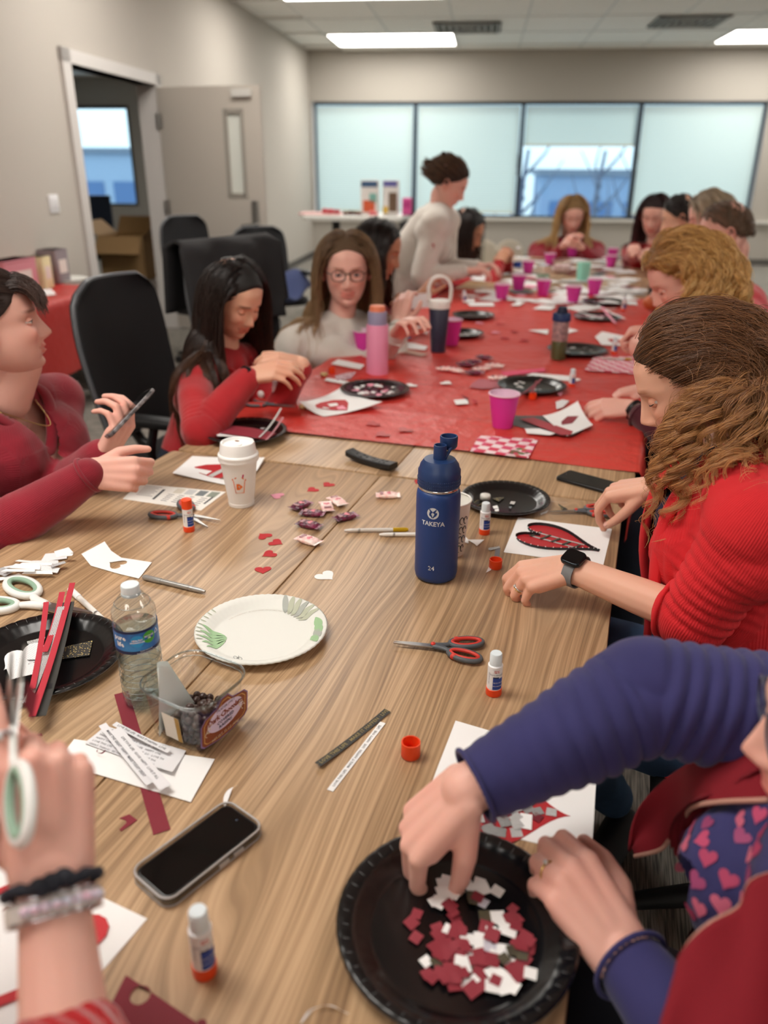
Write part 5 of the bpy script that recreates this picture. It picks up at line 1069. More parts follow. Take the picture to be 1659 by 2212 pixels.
# ---------------------------------------------------------------- head
HT = np.array([(.119, .0, -.012, -.012, -.012), (.116, .021, .014, -.042, -.012), (.108, .039, .036, -.064, -.012), (.095, .053, .055, -.081, -.011), (.078, .0645, .071, -.092, -.010), (.06, .0725, .082, -.099, -.01), (.04, .0755, .0865, -.101, -.01), (.02, .0765, .088, -.100, -.01),
    (0, .0745, .085, -.095, -.009), (-.02, .0735, .0845, -.087, -.007), (-.04, .071, .083, -.074, -.004), (-.06, .0655, .081, -.058, .002), (-.08, .057, .077, -.042, .01), (-.095, .047, .073, -.028, .018), (-.108, .034, .066, -.010, .028), (-.116, .018, .056, .014, .036), (-.119, .0, .04, .04, .04)])[::-1]
def headmesh(nz_=90, na=96, fat=0, smile=0, nose=1, brow=(.25, .2, .18), brow_z=.021, lipcol=(1, .6, .6), blush=.9, old=0, jaw=1):
    z = .119*-np.cos(np.linspace(0, PI, nz_)); zz = HT[:, 0]
    def ip(c):
        fz = np.linspace(-.119, .119, 400); v = np.interp(fz, zz, HT[:, c]); k_ = np.hanning(21); k_ /= k_.sum()
        vs = np.convolve(np.pad(v, 10, 'edge'), k_, 'valid'); e = np.clip((.119-np.abs(fz))/.012, 0, 1); return np.interp(z, fz, vs*e+v*(1-e))
    w, f_, b_, yc = ip(1), ip(2), ip(3), ip(4); lo = np.clip((-z-.0)/.08, 0, 1); w = w*(1+fat*.35*lo)*np.where(z < -.03, 1+(jaw-1)*lo, 1)
    th = np.linspace(0, 2*PI, na, endpoint=False); ph = th-.42*np.sin(th)
    cs, sn_ = np.cos(ph)[None], np.sin(ph)[None]; X = w[:, None]*np.sign(sn_)*np.abs(sn_)**.94
    Y = np.where(cs > 0, yc[:, None]+(f_-yc)[:, None]*np.abs(cs)**.88, yc[:, None]+(yc-b_)[:, None]*cs); Zg = np.repeat(z[:, None], na, 1).copy()
    g = lambda x, x0, s: np.exp(-((x-x0)/s)**2); ax = np.abs(X); fr = np.clip(cs*2.2, 0, 1)
    nh = np.interp(z, [-.056, -.051, -.047, -.042, -.036, -.030, -.02, -.008, .004, .014, .024], np.array([0, .001, .008, .018, .0245, .0235, .0175, .0115, .006, .001, 0])*nose)[:, None]
    nw = np.interp(z, [-.05, -.04, -.03, -.01, .01], [.013, .012, .0095, .0078, .009])[:, None]
    D = nh*np.exp(-(ax/nw)**2.4)
    D += .0085*g(ax, .0135, .0062)*g(Zg, -.040, .007)
    D -= .0125*g(ax, .031, .0155)*g(Zg, .002, .0125)+.004*g(ax, .014, .006)*g(Zg, .004, .012)
    D += .0042*g(Zg, .022, .009)*g(ax, .025, .028)
    D += (.005+.004*smile)*g(ax, .043, .018)*g(Zg, -.028, .019)
    zs = Zg+.0-smile*ax*ax*7
    D += .0068*g(zs, -.0605, .0046)*g(ax, .0, .0225)*(1-.18*g(ax, 0, .004))+.0070*g(zs, -.0735, .0055)*g(ax, 0, .0195)-.0045*g(zs, -.0668, .0022)*g(ax, 0, .0255)
    D += .003*g(Zg, -.066, .018)*g(ax, 0, .028)-.0045*g(Zg, -.0845, .0055)*g(ax, 0, .02)+.0075*g(Zg, -.101, .011)*g(ax, 0, .019)-.002*g(ax, .027, .004)*g(zs, -.066, .006)
    D -= (.0016+.001*old)*g(ax, .030+smile*.003, .0035)*g(Zg, -.052, .013)
    D -= .003*g(ax, .066, .014)*g(Zg, .03, .02)
    Y = Y+D*fr; X = X*(1+0*D)
    col = np.ones(X.shape+(4,))
    def tint(mask, c):
        for i in range(3): col[..., i] *= 1-mask*(1-c[i])
    fm_ = np.clip(cs*3, 0, 1)
    tint(fm_*np.clip(1.35*g(zs, -.0608, .0042)+1.35*g(zs, -.0735, .0052), 0, 1)*(ax < .024+.002*smile)*np.clip((.026-ax)/.006, 0, 1), lipcol)
    tint(fm_*.75*g(zs, -.0668, .0013)*(ax < .026), (.45, .25, .25))
    tint(fm_*blush*g(ax, .042, .02)*g(Zg, -.03, .02), (1, .80, .78)); tint(fm_*.5*g(ax, 0, .014)*g(Zg, -.036, .012), (1, .82, .80))
    bz = brow_z+.004*np.cos((ax-.036)/.022*1.2)-.0; tint(fm_*.85*np.clip(1.6*g(Zg, bz, .0026), 0, 1)*np.clip((ax-.012)/.005, 0, 1)*np.clip((.053-ax)/.012, 0, 1), brow)
    tint(fm_*.35*g(ax, .031, .016)*g(Zg, .003, .009), (.85, .68, .66)); tint(fm_*.8*g(ax, .0075, .0028)*g(Zg, -.0475, .0022), (.3, .12, .1)); tint(fm_*.35*g(Zg, -.0855, .004)*g(ax, 0, .02), (.85, .7, .68))
    V = np.stack([X, Y, Zg], -1).reshape(-1, 3); Fs = [(i*na+j, i*na+(j+1) % na, (i+1)*na+(j+1) % na, (i+1)*na+j) for i in range(nz_-1) for j in range(na)]
    C_ = col.reshape(-1, 4); parts = [(V, Fs)]; cols = [C_]
    for s in (-1, 1):   # ears
        pts = [(s*(.0755+.006*math.sin(a*.5)+(.008 if 0 < a < 3.6 else .003)), -.012-.015*math.cos(a)-.003*math.sin(a), -.006+.030*math.sin(a)-.0) for a in np.linspace(-1.5, 4.2, 20)]
        parts += [tube(pts, np.linspace(.0036, .0042, 20), 8), ell((s*.0765, -.010, -.008), (.005, .013, .022), 12, 8), ell((s*.080, -.006, -.034), (.0045, .007, .008), 10, 6)]
        for q in parts[-3:]: c = np.ones((len(q[0]), 4)); c[:, 1:3] *= .86; cols.append(c)
    m_ = cat(*parts); return m_[0], m_[1], np.vstack(cols)
def HM(c, fwd, up=(0, 0, 1), s=1.):
    f_ = nrm(fwd); u = np.asarray(up, float); u = nrm(u-f_*u.dot(f_)); x = np.cross(f_, u)
    M = np.eye(4); M[:3, 0] = x*s; M[:3, 1] = f_*s; M[:3, 2] = u*s; M[:3, 3] = c; return M
def skinmat(name, c): return mat(name, c, .48, spec=.35, attr=True, sss=.12, bump=(420, .12, .0006))
eyem = mat('eye white', 'e9e4e0', .15, spec=.7); pupm = mat('pupil black', '0a0808', .1)
def eyes(par, M, iris, look=0, open_=.3, lash=True, skin=None, turn=0):
    im = mat('iris '+iris, iris, .15)
    for s in (-1, 1):
        c = np.array([s*.031, .0665, .001]); r = .0122; n_ = 18; prof = [0, .17, .18, .44, .46]+list(np.linspace(.6, PI, 9)); V = []; Fs = []; mi = []
        for a in prof: V += [(r*math.sin(a)*math.cos(t_), r*math.cos(a), r*math.sin(a)*math.sin(t_)) for t_ in np.linspace(0, 2*PI, n_, endpoint=False)]
        for i in range(len(prof)-1):
            for j in range(n_): Fs.append((i*n_+j, i*n_+(j+1) % n_, (i+1)*n_+(j+1) % n_, (i+1)*n_+j)); mi.append(2 if i < 2 else (1 if i < 4 else 0))
        cl, sl = math.cos(look), math.sin(look); ct, st_ = math.cos(turn), math.sin(turn); V = np.array(V); V = V @ np.array([[1, 0, 0], [0, cl, -sl], [0, sl, cl]]).T; V = V @ np.array([[ct, st_, 0], [-st_, ct, 0], [0, 0, 1]]).T
        mk('eye', tf((V+c, Fs), M), [eyem, im, pupm], par, world=True, mi=mi)
        def lid(a0, a1, rr_, k_=8, yo=0): return grid(15, k_, lambda u, v: (c[0]+rr_*math.sin((u-.5)*2.7), c[1]+yo+rr_*math.cos((u-.5)*2.7)*math.cos(a0+(a1-a0)*v), c[2]+rr_*math.cos((u-.5)*2.7)*math.sin(a0+(a1-a0)*v)))
        up_ = lid(2.2, open_, .0133); lo = lid(-1.6, -.38, .0130); m_ = tf(cat(up_, lo), M); k_ = len(up_[0])+len(lo[0]); col = np.ones((k_, 4)); col[:, 1] *= .88; col[:, 2] *= .86
        mk('eyelid', m_, skin, par, world=True, col=col)
        if lash:
            P = [(c[0]+.0137*math.sin(u), c[1]+.0137*math.cos(u)*math.cos(open_), c[2]+.0137*math.cos(u)*math.sin(open_)-.0002) for u in np.linspace(-1.15, 1.15, 14)]
            mk('eyelashes', tf(tube(P, [.0004]+[.0009]*12+[.0004], 5), M), mat('lash dark', '1a1210', .6), par, world=True)
# ---------------------------------------------------------------- hand
FL = [(.046, .027, .022), (.050, .031, .023), (.046, .029, .023), (.036, .021, .020)]
def hand(w, fwd, dor, side, s=1., curl=((.5, .6, .4),)*4, spread=(.10, .02, -.06, -.15), thumb=None, fat=1., nails=None, cup=0):
    f_ = nrm(fwd); d = np.asarray(dor, float); d = nrm(d-f_*d.dot(f_)); lat = side*np.cross(d, f_); w = np.asarray(w, float); C_ = []
    K = [(.088, .027, 0), (.092, .008, .003), (.087, -.011, .002), (.077, -.028, -.002)]
    for i, (a, b_, c) in enumerate(K):
        k_ = w+(f_*a+lat*b_+d*c)*s; b0 = w+(f_*.004+lat*b_*.62)*s
        C_.append(capsule(b0, k_, .0165*s*fat, .0115*s*fat, 12)); C_.append(capsule(b0-d*.006*s+f_*.015*s, k_-d*.006*s-f_*.012*s, .014*s*fat, .011*s*fat, 12))
        sp = spread[i]; dr = nrm(f_*math.cos(sp)+lat*math.sin(sp)); ang = 0; p = k_; rs_ = [.0100, .0092, .0083, .0070] if i < 3 else [.0088, .0080, .0072, .0062]
        for j in range(3):
            ang += curl[i][j]; dd = dr*math.cos(ang)-d*math.sin(ang); q = p+dd*FL[i][j]*s; C_.append(capsule(p, q, rs_[j]*s*fat, rs_[j+1]*s*fat, 12)); p0, p = p, q
        up_ = nrm(d*math.cos(ang)+dr*math.sin(ang))
        if nails is not None: nails.append((p-dd*.002*s+up_*rs_[3]*.80*s*fat, dd, up_, s))
    th_ = thumb or [(.70, .60, -.38), (.90, .28, -.34), (.95, .05, -.30)]; p = w+(f_*.018+lat*.020-d*.008)*s; rs_ = [.0155, .0125, .0105, .0082]
    C_.append(capsule(w+f_*.01*s, p, .017*s*fat, .016*s*fat, 12)); C_.append(capsule(p, w+(f_*.07+lat*.018)*s, .012*s*fat, .010*s*fat, 10))
    for j, L in enumerate((.046, .034, .028)):
        dd = nrm(f_*th_[j][0]+lat*th_[j][1]+d*th_[j][2]); q = p+dd*L*s; C_.append(capsule(p, q, rs_[j]*s*fat, rs_[j+1]*s*fat, 12)); p = q
    if nails is not None:
        u = nrm(lat*.45+d*.85); u = nrm(u-dd*u.dot(dd)); nails.append((p-dd*.002*s+u*.0066*s, dd, u, s*1.15))
    return C_
# ---------------------------------------------------------------- skeleton -> volumes
def basis(J):
    lat = nrm(J['shL']-J['shR']); up = nrm(J['neck']-J['pelvis']); f_ = nrm(np.cross(lat, up)); return lat, up, f_
def torso(J, b_=1., inf=0., bust=1., belly=0.):
    lat, up, f_ = basis(J); nk, pv = J['neck'], J['pelvis']; wa = J.get('waist', pv*.6+nk*.4-f_*.01); ch = nk*.72+pv*.28; C_ = []
    for s in (-1, 1):
        C_ += [capsule(nk-up*.09+lat*s*.075*b_, wa+lat*s*.055*b_, .078*b_+inf, .085*b_+inf+belly*.4), capsule(wa+lat*s*.05*b_, pv+lat*s*.075*b_, .088*b_+inf+belly*.5, .11*b_+inf)]
        C_.append(ell(ch+f_*.055*b_+lat*s*.062*b_, (.066*b_*bust+inf,)*3, 16, 10))
        sh = J['shL'] if s > 0 else J['shR']; C_.append(capsule(nk-up*.012-f_*.01, sh, .047*b_+inf, .054*b_+inf)); C_.append(capsule(nk-up*.10+lat*s*.06, sh-up*.05, .07*b_+inf, .052*b_+inf))
    if belly: C_.append(ell(wa+f_*(.05+belly*.3), (.12*b_+belly*.7+inf, .12*b_+belly*.5+inf, .11+belly*.6+inf), 18, 12))
    C_.append(capsule(wa, nk-up*.05, .085*b_+inf, .07*b_+inf)); return C_
def limbs(J, side, b_=1., inf=0., sleeve=1., fore=True):
    sh, el, wr = J['sh'+side], J['el'+side], J['wr'+side]; C_ = [capsule(sh, el, .049*b_+inf, .039*b_+inf*1.1)]
    if fore:
        e = el+(wr-el)*sleeve; m_ = el+(e-el)*.4; r1 = .033+(.0265-.033)*sleeve; C_ += [capsule(el, m_, .038*b_+inf, .036*b_+inf), capsule(m_, e, .036*b_+inf, r1*b_**.6+inf*(.8))]
    return C_
def legs(J, b_=1., inf=0., foot=False):
    C_ = []
    for s in 'LR':
        if 'kn'+s not in J: continue
        C_ += [capsule(J['hip'+s], J['kn'+s], .082*b_+inf, .056*b_+inf), capsule(J['kn'+s], J['an'+s], .054*b_+inf, .036*b_+inf)]
        if foot:
            _, _, f_ = basis(J); f_ = nrm(f_*[1, 1, 0]); C_ += [capsule(J['an'+s]-[0, 0, .045], J['an'+s]+f_*.15-[0, 0, .055], .035, .03)]
    return C_
def body(par, J, M, skin, hands, b_=1., vox=.004, hk={}, near=False, legs_skin=False, hs=1.0, neckr=.05, chin=0):
    lat, up, f_ = basis(J); hc = M[:3, 3]; hb = hc+M[:3, :3] @ np.array([0, -.025, -.075]); C_ = [capsule(J['neck']-up*.04, hb, neckr*1.05, neckr*.97), capsule(hb, hc+M[:3, :3] @ np.array([0, -.02, -.02]), neckr*.95, .05)]
    if chin: C_.append(capsule(J['neck']+f_*.03+up*.02, hc+M[:3, :3] @ np.array([0, .025, -.10]), .05+chin*.3, .035+chin*.35))
    C_ += torso(J, b_*.93, 0, .9)
    for s in 'LR': C_ += limbs(J, s, b_)
    C_ += legs(J, b_)
    nails = [] if near else None
    for sd, kw in hands.items(): C_ += hand(J['wr'+sd], side=(1 if sd == 'R' else -1), nails=nails, **kw)
    V, Fs, Nn = remesh(cat(*C_), vox, 5 if vox > .003 else 4)
    col = np.ones((len(V), 4))
    for sd, kw in hands.items():     # knuckles and fingertips a little redder
        w = J['wr'+sd]; d = np.linalg.norm(V-(w+nrm(kw['fwd'])*.12*kw.get('s', 1)), axis=1); m_ = np.clip(1.3-d/.10, 0, 1); n_ = .5+.5*noise(V, 45); col[:, 1] *= 1-.10*m_*n_; col[:, 2] *= 1-.11*m_*n_
    HV, HF, HC = headmesh(**hk); HV = HV @ M[:3, :3].T+M[:3, 3]; k_ = len(V)
    V = np.vstack([V, HV]); Fs = fl(Fs)+[tuple(i+k_ for i in q) for q in HF]; col = np.vstack([col, HC])
    o = mk('body', (V, Fs), skin, par, world=True, col=col)
    if near:
        nm = mat('nail', 'e8b5a8', .25, coat=.4)
        for p, dd, u, s_ in nails:
            x = np.cross(dd, u); R_ = np.stack([x, dd, u], 1); e = ell((0, 0, 0), (.0052*s_, .0066*s_, .0016*s_), 10, 6); mk('fingernail', (e[0] @ R_.T+p, e[1]), nm, par, world=True)
    return o
def garment(name, par, caps, segs, m_, vox=.006, folds=1., joints=(), cut=None, sm=6, thick=0, rib=None, big=1.):
    V, Fs, Nn = remesh(cat(*caps), vox, sm)
    bi, bt, bd = tubes_nearest(V, segs); A0 = np.array([s[0] for s in segs], float)[bi]; A1 = np.array([s[1] for s in segs], float)[bi]; ax = A1-A0; L = np.linalg.norm(ax, axis=1); ax /= L[:, None]+1e-9; s = bt*L
    rad_ = V-A0-ax*s[:, None]; ref = np.where(np.abs(ax[:, 2:3]) > .8, np.array([[1., 0, 0]]), np.array([[0, 0, 1.]])); e1 = np.cross(ax, ref); e1 /= np.linalg.norm(e1, axis=1)[:, None]+1e-9; e2 = np.cross(ax, e1)
    an = np.arctan2((rad_*e2).sum(1), (rad_*e1).sum(1)); rr_ = np.linalg.norm(rad_, axis=1)
    D = big*.0035*noise(V, 14)+.0016*noise(V, 38)
    for jp, js, amp in joints:
        d = np.linalg.norm(V-jp, axis=1); ph = s/.026*2*PI*.62+1.3*np.sin(an*1.0+1)+1.2*noise(V, 12); D += amp*np.exp(-(d/js)**2)*(np.abs(np.sin(ph))**.7*1.4-.8)
    V = V+Nn*(D*folds)[:, None]; rc = np.stack([an*np.minimum(rr_, .12), s, bd], 1)
    if cut is not None:
        Fa = np.array([q[:4] for q in fl(Fs)]); cen = V[Fa].mean(1); keep = ~cut(cen); Fs = Fa[keep].tolist()
    else: Fs = fl(Fs)
    o = mk(name, (V, Fs), m_, par, world=True, rc=rc)
    if thick: md = o.modifiers.new('solid', 'SOLIDIFY'); md.thickness = thick; md.offset = -1
    return o
def segsof(J, legs_=False, arms=True):
    S_ = [(J['pelvis'], J['neck'], .11)]
    if arms:
        for s in 'LR': S_ += [(J['sh'+s], J['el'+s], .045), (J['el'+s], J['wr'+s], .035)]
    if legs_:
        for s in 'LR':
            if 'kn'+s in J: S_ += [(J['hip'+s], J['kn'+s], .07), (J['kn'+s], J['an'+s], .045)]
    return S_
# ---------------------------------------------------------------- hair
def hairmat(name, root, mid, tip, r=.42, rough_var=.3):
    if name in MATS: return MATS[name]
    m = bpy.data.materials.new(name); m.use_nodes = True; n = m.node_tree.nodes; l = m.node_tree.links; b = n['Principled BSDF']; b.inputs['Roughness'].default_value = r; b.inputs['Specular IOR Level'].default_value = .45
    hi = n.new('ShaderNodeHairInfo'); rp = n.new('ShaderNodeValToRGB'); e = rp.color_ramp.elements; e[0].color = lin(root); e[1].color = lin(tip); e.new(.5).color = lin(mid)
    ad = n.new('ShaderNodeMath'); ad.operation = 'MULTIPLY_ADD'; ad.inputs[1].default_value = .75; l.new(hi.outputs['Intercept'], ad.inputs[0])
    m2 = n.new('ShaderNodeMath'); m2.operation = 'MULTIPLY_ADD'; m2.inputs[1].default_value = rough_var; m2.inputs[2].default_value = -.02; l.new(hi.outputs['Random'], m2.inputs[0]); l.new(m2.outputs[0], ad.inputs[2]); l.new(ad.outputs[0], rp.inputs[0]); l.new(rp.outputs[0], b.inputs['Base Color'])
    MATS[name] = m; return m
HAIRLINE = ([-1.0, -.6, -.15, .15, .45, .6, .7, .78, 1.0], [-.62, -.50, -.20, .0, .20, .34, .50, .66, 1.0])
def scalp(n_, rg, hl=HAIRLINE, drop=0):
    out = []
    while len(out) < n_:
        v = rg.normal(size=(n_*3, 3)); v /= np.linalg.norm(v, axis=1)[:, None]; k_ = v[:, 2] > np.interp(v[:, 1], hl[0], hl[1])+drop; out += list(v[k_])
    return np.array(out[:n_])
HE_C, HE_R = np.array([0, -.006, .012]), np.array([.0825, .1005, .1095])
def hair(par, M, m_, n_=3000, guides=160, L=.4, steps=26, stiff=.8, grav=.28, part=.0, back=.4, curl=.0, curlf=6., clump=.35, rad_=.0009, width=.012, off=.008, seed=1, hl=HAIRLINE, lenvar=.15, obst=(), frizz=.0015, name='hair', root=None, comb=None, cap=True, capm=None, side=1., wave0=.15, up0=0., capscale=1., facey=.05, tuck=0., facez=(-.125, .04), fsoft=.85, gramp=0, kill=.056):
    """strands grown in world space: guides comb off the parting, fall under gravity and slide over head and shoulders"""
    rg = np.random.default_rng(seed); R3 = M[:3, :3]; sc = np.linalg.norm(R3[:, 0]); c0 = M[:3, 3]
    gd = root if root is not None else scalp(guides, rg, hl); G = len(gd); p = gd*HE_R+HE_C; x = gd[:, 0]-part
    if comb is None:
        T = np.stack([np.sign(x)*side*(.6+.4*np.abs(x)), -back*np.ones(G), -.15+up0*np.ones(G)], 1)
    else: T = comb(gd)
    Nl = gd/HE_R; Nl /= np.linalg.norm(Nl, axis=1)[:, None]; T = T-Nl*(T*Nl).sum(1)[:, None]; T /= np.linalg.norm(T, axis=1)[:, None]+1e-9; v = T+Nl*.15
    W0 = p @ R3.T+c0; Vw = v @ (R3/sc).T; gv = np.array([0, 0, -1.]); Lg = L*(1+rg.uniform(-lenvar, lenvar, G)); ds = Lg/steps*sc; P = W0.copy(); out = [P.copy()]; Ri = np.linalg.inv(R3); vv = Vw
    bkv = nrm(R3 @ np.array([0, -1., .1]))
    for k_ in range(steps):
        vv = vv*stiff+gv*grav*(min(1, .15+k_/(steps*gramp)) if gramp else 1)+bkv*tuck*max(0, 1-k_/(steps*.3)); vv /= np.linalg.norm(vv, axis=1)[:, None]; P = P+vv*ds[:, None]
        q = (P-c0) @ Ri.T; r_ = HE_R+off*min(1, .35+k_*.12); rel = (q-HE_C)/r_; d = np.linalg.norm(rel, axis=1); m2 = d < 1
        q2 = np.where(m2[:, None], HE_C+rel/np.maximum(d, 1e-6)[:, None]*r_, q); Pn = q2 @ R3.T+c0
        q2 = (Pn-c0) @ Ri.T; fz_ = (q2[:, 1] > facey) & (q2[:, 2] < facez[1]) & (q2[:, 2] > facez[0]) & (np.abs(q2[:, 0]) < .09); sx_ = np.where(q2[:, 0] >= 0, 1, -1); q2[:, 0] = np.where(fz_, q2[:, 0]+sx_*np.maximum(.078-np.abs(q2[:, 0]), 0)*fsoft, q2[:, 0]); q2[:, 1] = np.where(fz_, q2[:, 1]+np.minimum(facey-q2[:, 1], 0)*fsoft, q2[:, 1]); Pn = q2 @ R3.T+c0
        for a, b_, rr_ in obst:
            a = np.asarray(a, float); b_ = np.asarray(b_, float); dd = b_-a; t_ = np.clip((Pn-a) @ dd/(dd.dot(dd)+1e-9), 0, 1); cc = a+t_[:, None]*dd; w = Pn-cc; dl_ = np.linalg.norm(w, axis=1); mm = dl_ < rr_; Pn = np.where(mm[:, None], cc+w/np.maximum(dl_, 1e-6)[:, None]*rr_, Pn)
        vv = (Pn-out[-1]); vv /= np.linalg.norm(vv, axis=1)[:, None]+1e-9; P = Pn; out.append(P.copy())
    Gp = np.stack(out, 1)   # G, S, 3
    S_ = steps+1; tt = np.linspace(0, 1, S_)
    if curl:
        T = np.gradient(Gp, axis=1); T /= np.linalg.norm(T, axis=2)[..., None]+1e-9; up_ = np.cross(T, R3[:, 1]/sc); up_ /= np.linalg.norm(up_, axis=2)[..., None]+1e-9; e2 = np.cross(T, up_)
        fq = curlf*(1+rg.uniform(-.25, .25, G)); ph = rg.uniform(0, 6.3, G); amp = curl*(1+rg.uniform(-.35, .35, G))[:, None]*np.clip((tt-wave0)*2, 0, 1)[None]
        a = (fq[:, None]*Lg[:, None]*tt[None]*2*PI/.1*.1+ph[:, None]); Gp = Gp+(np.cos(a)*amp)[..., None]*up_+(np.sin(a)*amp)[..., None]*e2
    # children
    gi = rg.integers(0, G, n_); jit = rg.normal(size=(n_, 3)); jit /= np.linalg.norm(jit, axis=1)[:, None]; jit *= (rg.uniform(0, 1, n_)**.5)[:, None]*width*sc
    base = Gp[gi]; sp = (1-clump*tt)[None, :, None]; P = base+jit[:, None]*sp
    fz = rg.uniform(0, 6.3, (n_, 3)); fk = rg.uniform(8, 18, (n_, 3)); P = P+frizz*np.sin(fk[:, None]*tt[None, :, None]*2+fz[:, None])*tt[None, :, None]
    q = (P-c0) @ Ri.T; rel = (q-HE_C)/(HE_R*1.005); d = np.linalg.norm(rel, axis=2)[..., None]; P = np.where(d < 1, (HE_C+rel/np.maximum(d, 1e-6)*HE_R*1.008) @ R3.T+c0, P)
    q = (P-c0) @ Ri.T; bad = ((q[..., 1] > kill) & (np.abs(q[..., 0]) < .10) & (q[..., 2] < .052) & (q[..., 2] > -.12)).any(1); P = P[~bad]; n_ = len(P)
    cutl = rg.uniform(.75, 1, n_)  # uneven ends
    st_ = P; cv = bpy.data.hair_curves.new(name); cv.add_curves([S_]*n_); loc = wloc(par)
    idx = (tt[None]*cutl[:, None])*(S_-1); i0 = np.floor(idx).astype(int).clip(0, S_-2); fr = (idx-i0)[..., None]; ar = np.arange(n_)[:, None]; P = P[ar, i0]*(1-fr)+P[ar, i0+1]*fr
    cv.attributes['position'].data.foreach_set('vector', (P-loc).astype(np.float32).ravel())
    at = cv.attributes.get('radius') or cv.attributes.new('radius', 'FLOAT', 'POINT'); rr_ = rad_*(1-.65*tt**3)[None]*rg.uniform(.7, 1.3, n_)[:, None]; at.data.foreach_set('value', rr_.astype(np.float32).ravel())
    cv.materials.append(m_); o = bpy.data.objects.new(name, cv); COL.objects.link(o); o.parent = par
    if cap: haircap(par, M, capm or m_, hl, capscale)
    return o
def haircap(par, M, m_, hl=HAIRLINE, s=1.):
    V = [np.array([0, 0, HE_R[2]*1.02*s])+HE_C]; Fs = []; nz_, na = 16, 64; ts = np.linspace(.15, 2.7, 160)
    for j in range(na):
        a = 2*PI*j/na; tm = .2
        for t_ in ts:
            y, z = math.sin(t_)*math.sin(a), math.cos(t_)
            if z > np.interp(y, hl[0], hl[1])+.03: tm = t_
            else: break
        for i in range(1, nz_+1):
            t_ = tm*i/nz_; e = 1.02 if i < nz_ else .985; V.append(np.array([math.sin(t_)*math.cos(a), math.sin(t_)*math.sin(a), math.cos(t_)])*HE_R*e*s+HE_C)
    for j in range(na):
        k_ = (j+1) % na; Fs.append((0, 1+j*nz_, 1+k_*nz_)); Fs += [(1+j*nz_+i, 1+j*nz_+i+1, 1+k_*nz_+i+1, 1+k_*nz_+i) for i in range(nz_-1)]
    return mk('hair_cap', tf((np.array(V), Fs), M), m_, par, world=True)
def ring(par, p, d, r, m_, th=.0012, name='ring', stone=True, up=None):
    """a finger ring round direction d at p"""
    q = Vector((0, 0, 1)).rotation_difference(Vector(d)).to_matrix(); R_ = np.array(q)
    P = [R_ @ np.array([r*math.cos(a), r*math.sin(a), 0])+p for a in np.linspace(0, 2*PI, 24, endpoint=False)]; o = mk(name, tube(P, th, 8, closed=True), m_, par, world=True)
    if stone and up is not None: mk('ring_stone', ell(p+nrm(up)*(r+th*1.2), (.0028,)*3, 8, 5), mat('diamond', 'f4f4f2', .03, trans=.4), par, world=True, smooth=False)
    return o
def band(name, par, p, d, rx, ry, e1, w, m_, th=.0015, n_=36):
    """flat strap round a wrist: axis d, half widths rx along e1 and ry across"""
    d = nrm(d); e1 = nrm(np.asarray(e1)-d*np.dot(e1, d)); e2 = np.cross(d, e1); V = []
    for i in range(n_):
        a = 2*PI*i/n_; c = p+e1*rx*math.cos(a)+e2*ry*math.sin(a); nn = nrm(e1*math.cos(a)/rx+e2*math.sin(a)/ry)
        V += [c-d*w/2, c-d*w/2+nn*th, c+d*w/2+nn*th, c+d*w/2]
    Fs = [(4*i+k_, 4*i+(k_+1) % 4, 4*((i+1) % n_)+(k_+1) % 4, 4*((i+1) % n_)+k_) for i in range(n_) for k_ in range(4)]; return mk(name, (np.array(V), Fs), m_, par, world=True, sharp=40)
def glasses(par, M, c='26211f', lens=True):
    fm_ = mat('glasses frame '+c, c, .3); parts = []
    for s in (-1, 1):
        P = [(s*.032+.024*math.copysign(abs(math.cos(a))**.75, math.cos(a)), .090-.06*abs(s*.032+.024*math.cos(a))**1.3*1.5, .0+.0175*math.copysign(abs(math.sin(a))**.75, math.sin(a))) for a in np.linspace(0, 2*PI, 28, endpoint=False)]
        mk('lens_rim', tf(tube(P, .0016, 6, closed=True), M), fm_, par, world=True)
        if lens: c_ = np.mean(P, axis=0); mk('lens', tf((np.array(P+[c_]), [(i, (i+1) % 28, 28) for i in range(28)]), M), GLASS, par, world=True)
        mk('temple', tf(tube(bez([(s*.057, .084, .006), (s*.078, .05, .006), (s*.081, -.02, .002), (s*.078, -.05, -.018)], 12), .0018, 6), M), fm_, par, world=True)
    mk('bridge', tf(tube(bez([(-.009, .088, .006), (0, .092, .009), (.009, .088, .006)], 6), .0015, 6), M), fm_, par, world=True)
def person(label, floor, group=None): return thing('person', label, 'person', floor, 0, group)
def collar(par, c, d, r1, r2, e1, m_, th=.006, name='collar'):
    d = nrm(d); e1 = nrm(np.asarray(e1)-d*np.dot(e1, d)); e2 = np.cross(d, e1); P = [c+e1*r1*math.cos(a)+e2*r2*math.sin(a) for a in np.linspace(0, 2*PI, 30, endpoint=False)]; return mk(name, tube(P, th, 8, closed=True), m_, par, world=True)
def knit(name, c, c2=None, rib=None, sc=2600):
    return mat(name, c, .9, sheen=.25, bump=(900, .35, .0012), var=(c2 or c, 6, .2), wave=(rib, 0) if rib else None)
def seated(x, y, face, zs=.46, lean=.10, H=1.0, w=.19, hipw=.09):
    """seat joints in a local frame: returns helper L(l, f, z)"""
    f_ = np.array([math.cos(face), math.sin(face), 0]); l_ = np.array([-math.sin(face), math.cos(face), 0]); o = np.array([x, y, 0.])
    return lambda l, f, z: o+l_*l+f_*f+np.array([0, 0, z])
# ================================================================= PEOPLE IN THE ROOM
V3 = lambda *a: np.array(a, float)
SK1 = skinmat('skin fair warm', 'e3af97'); SK2 = skinmat('skin fair pink', 'e4b0a0'); SK3 = skinmat('skin light olive', 'dfae94'); SK4 = skinmat('skin tan', 'c08a6e')
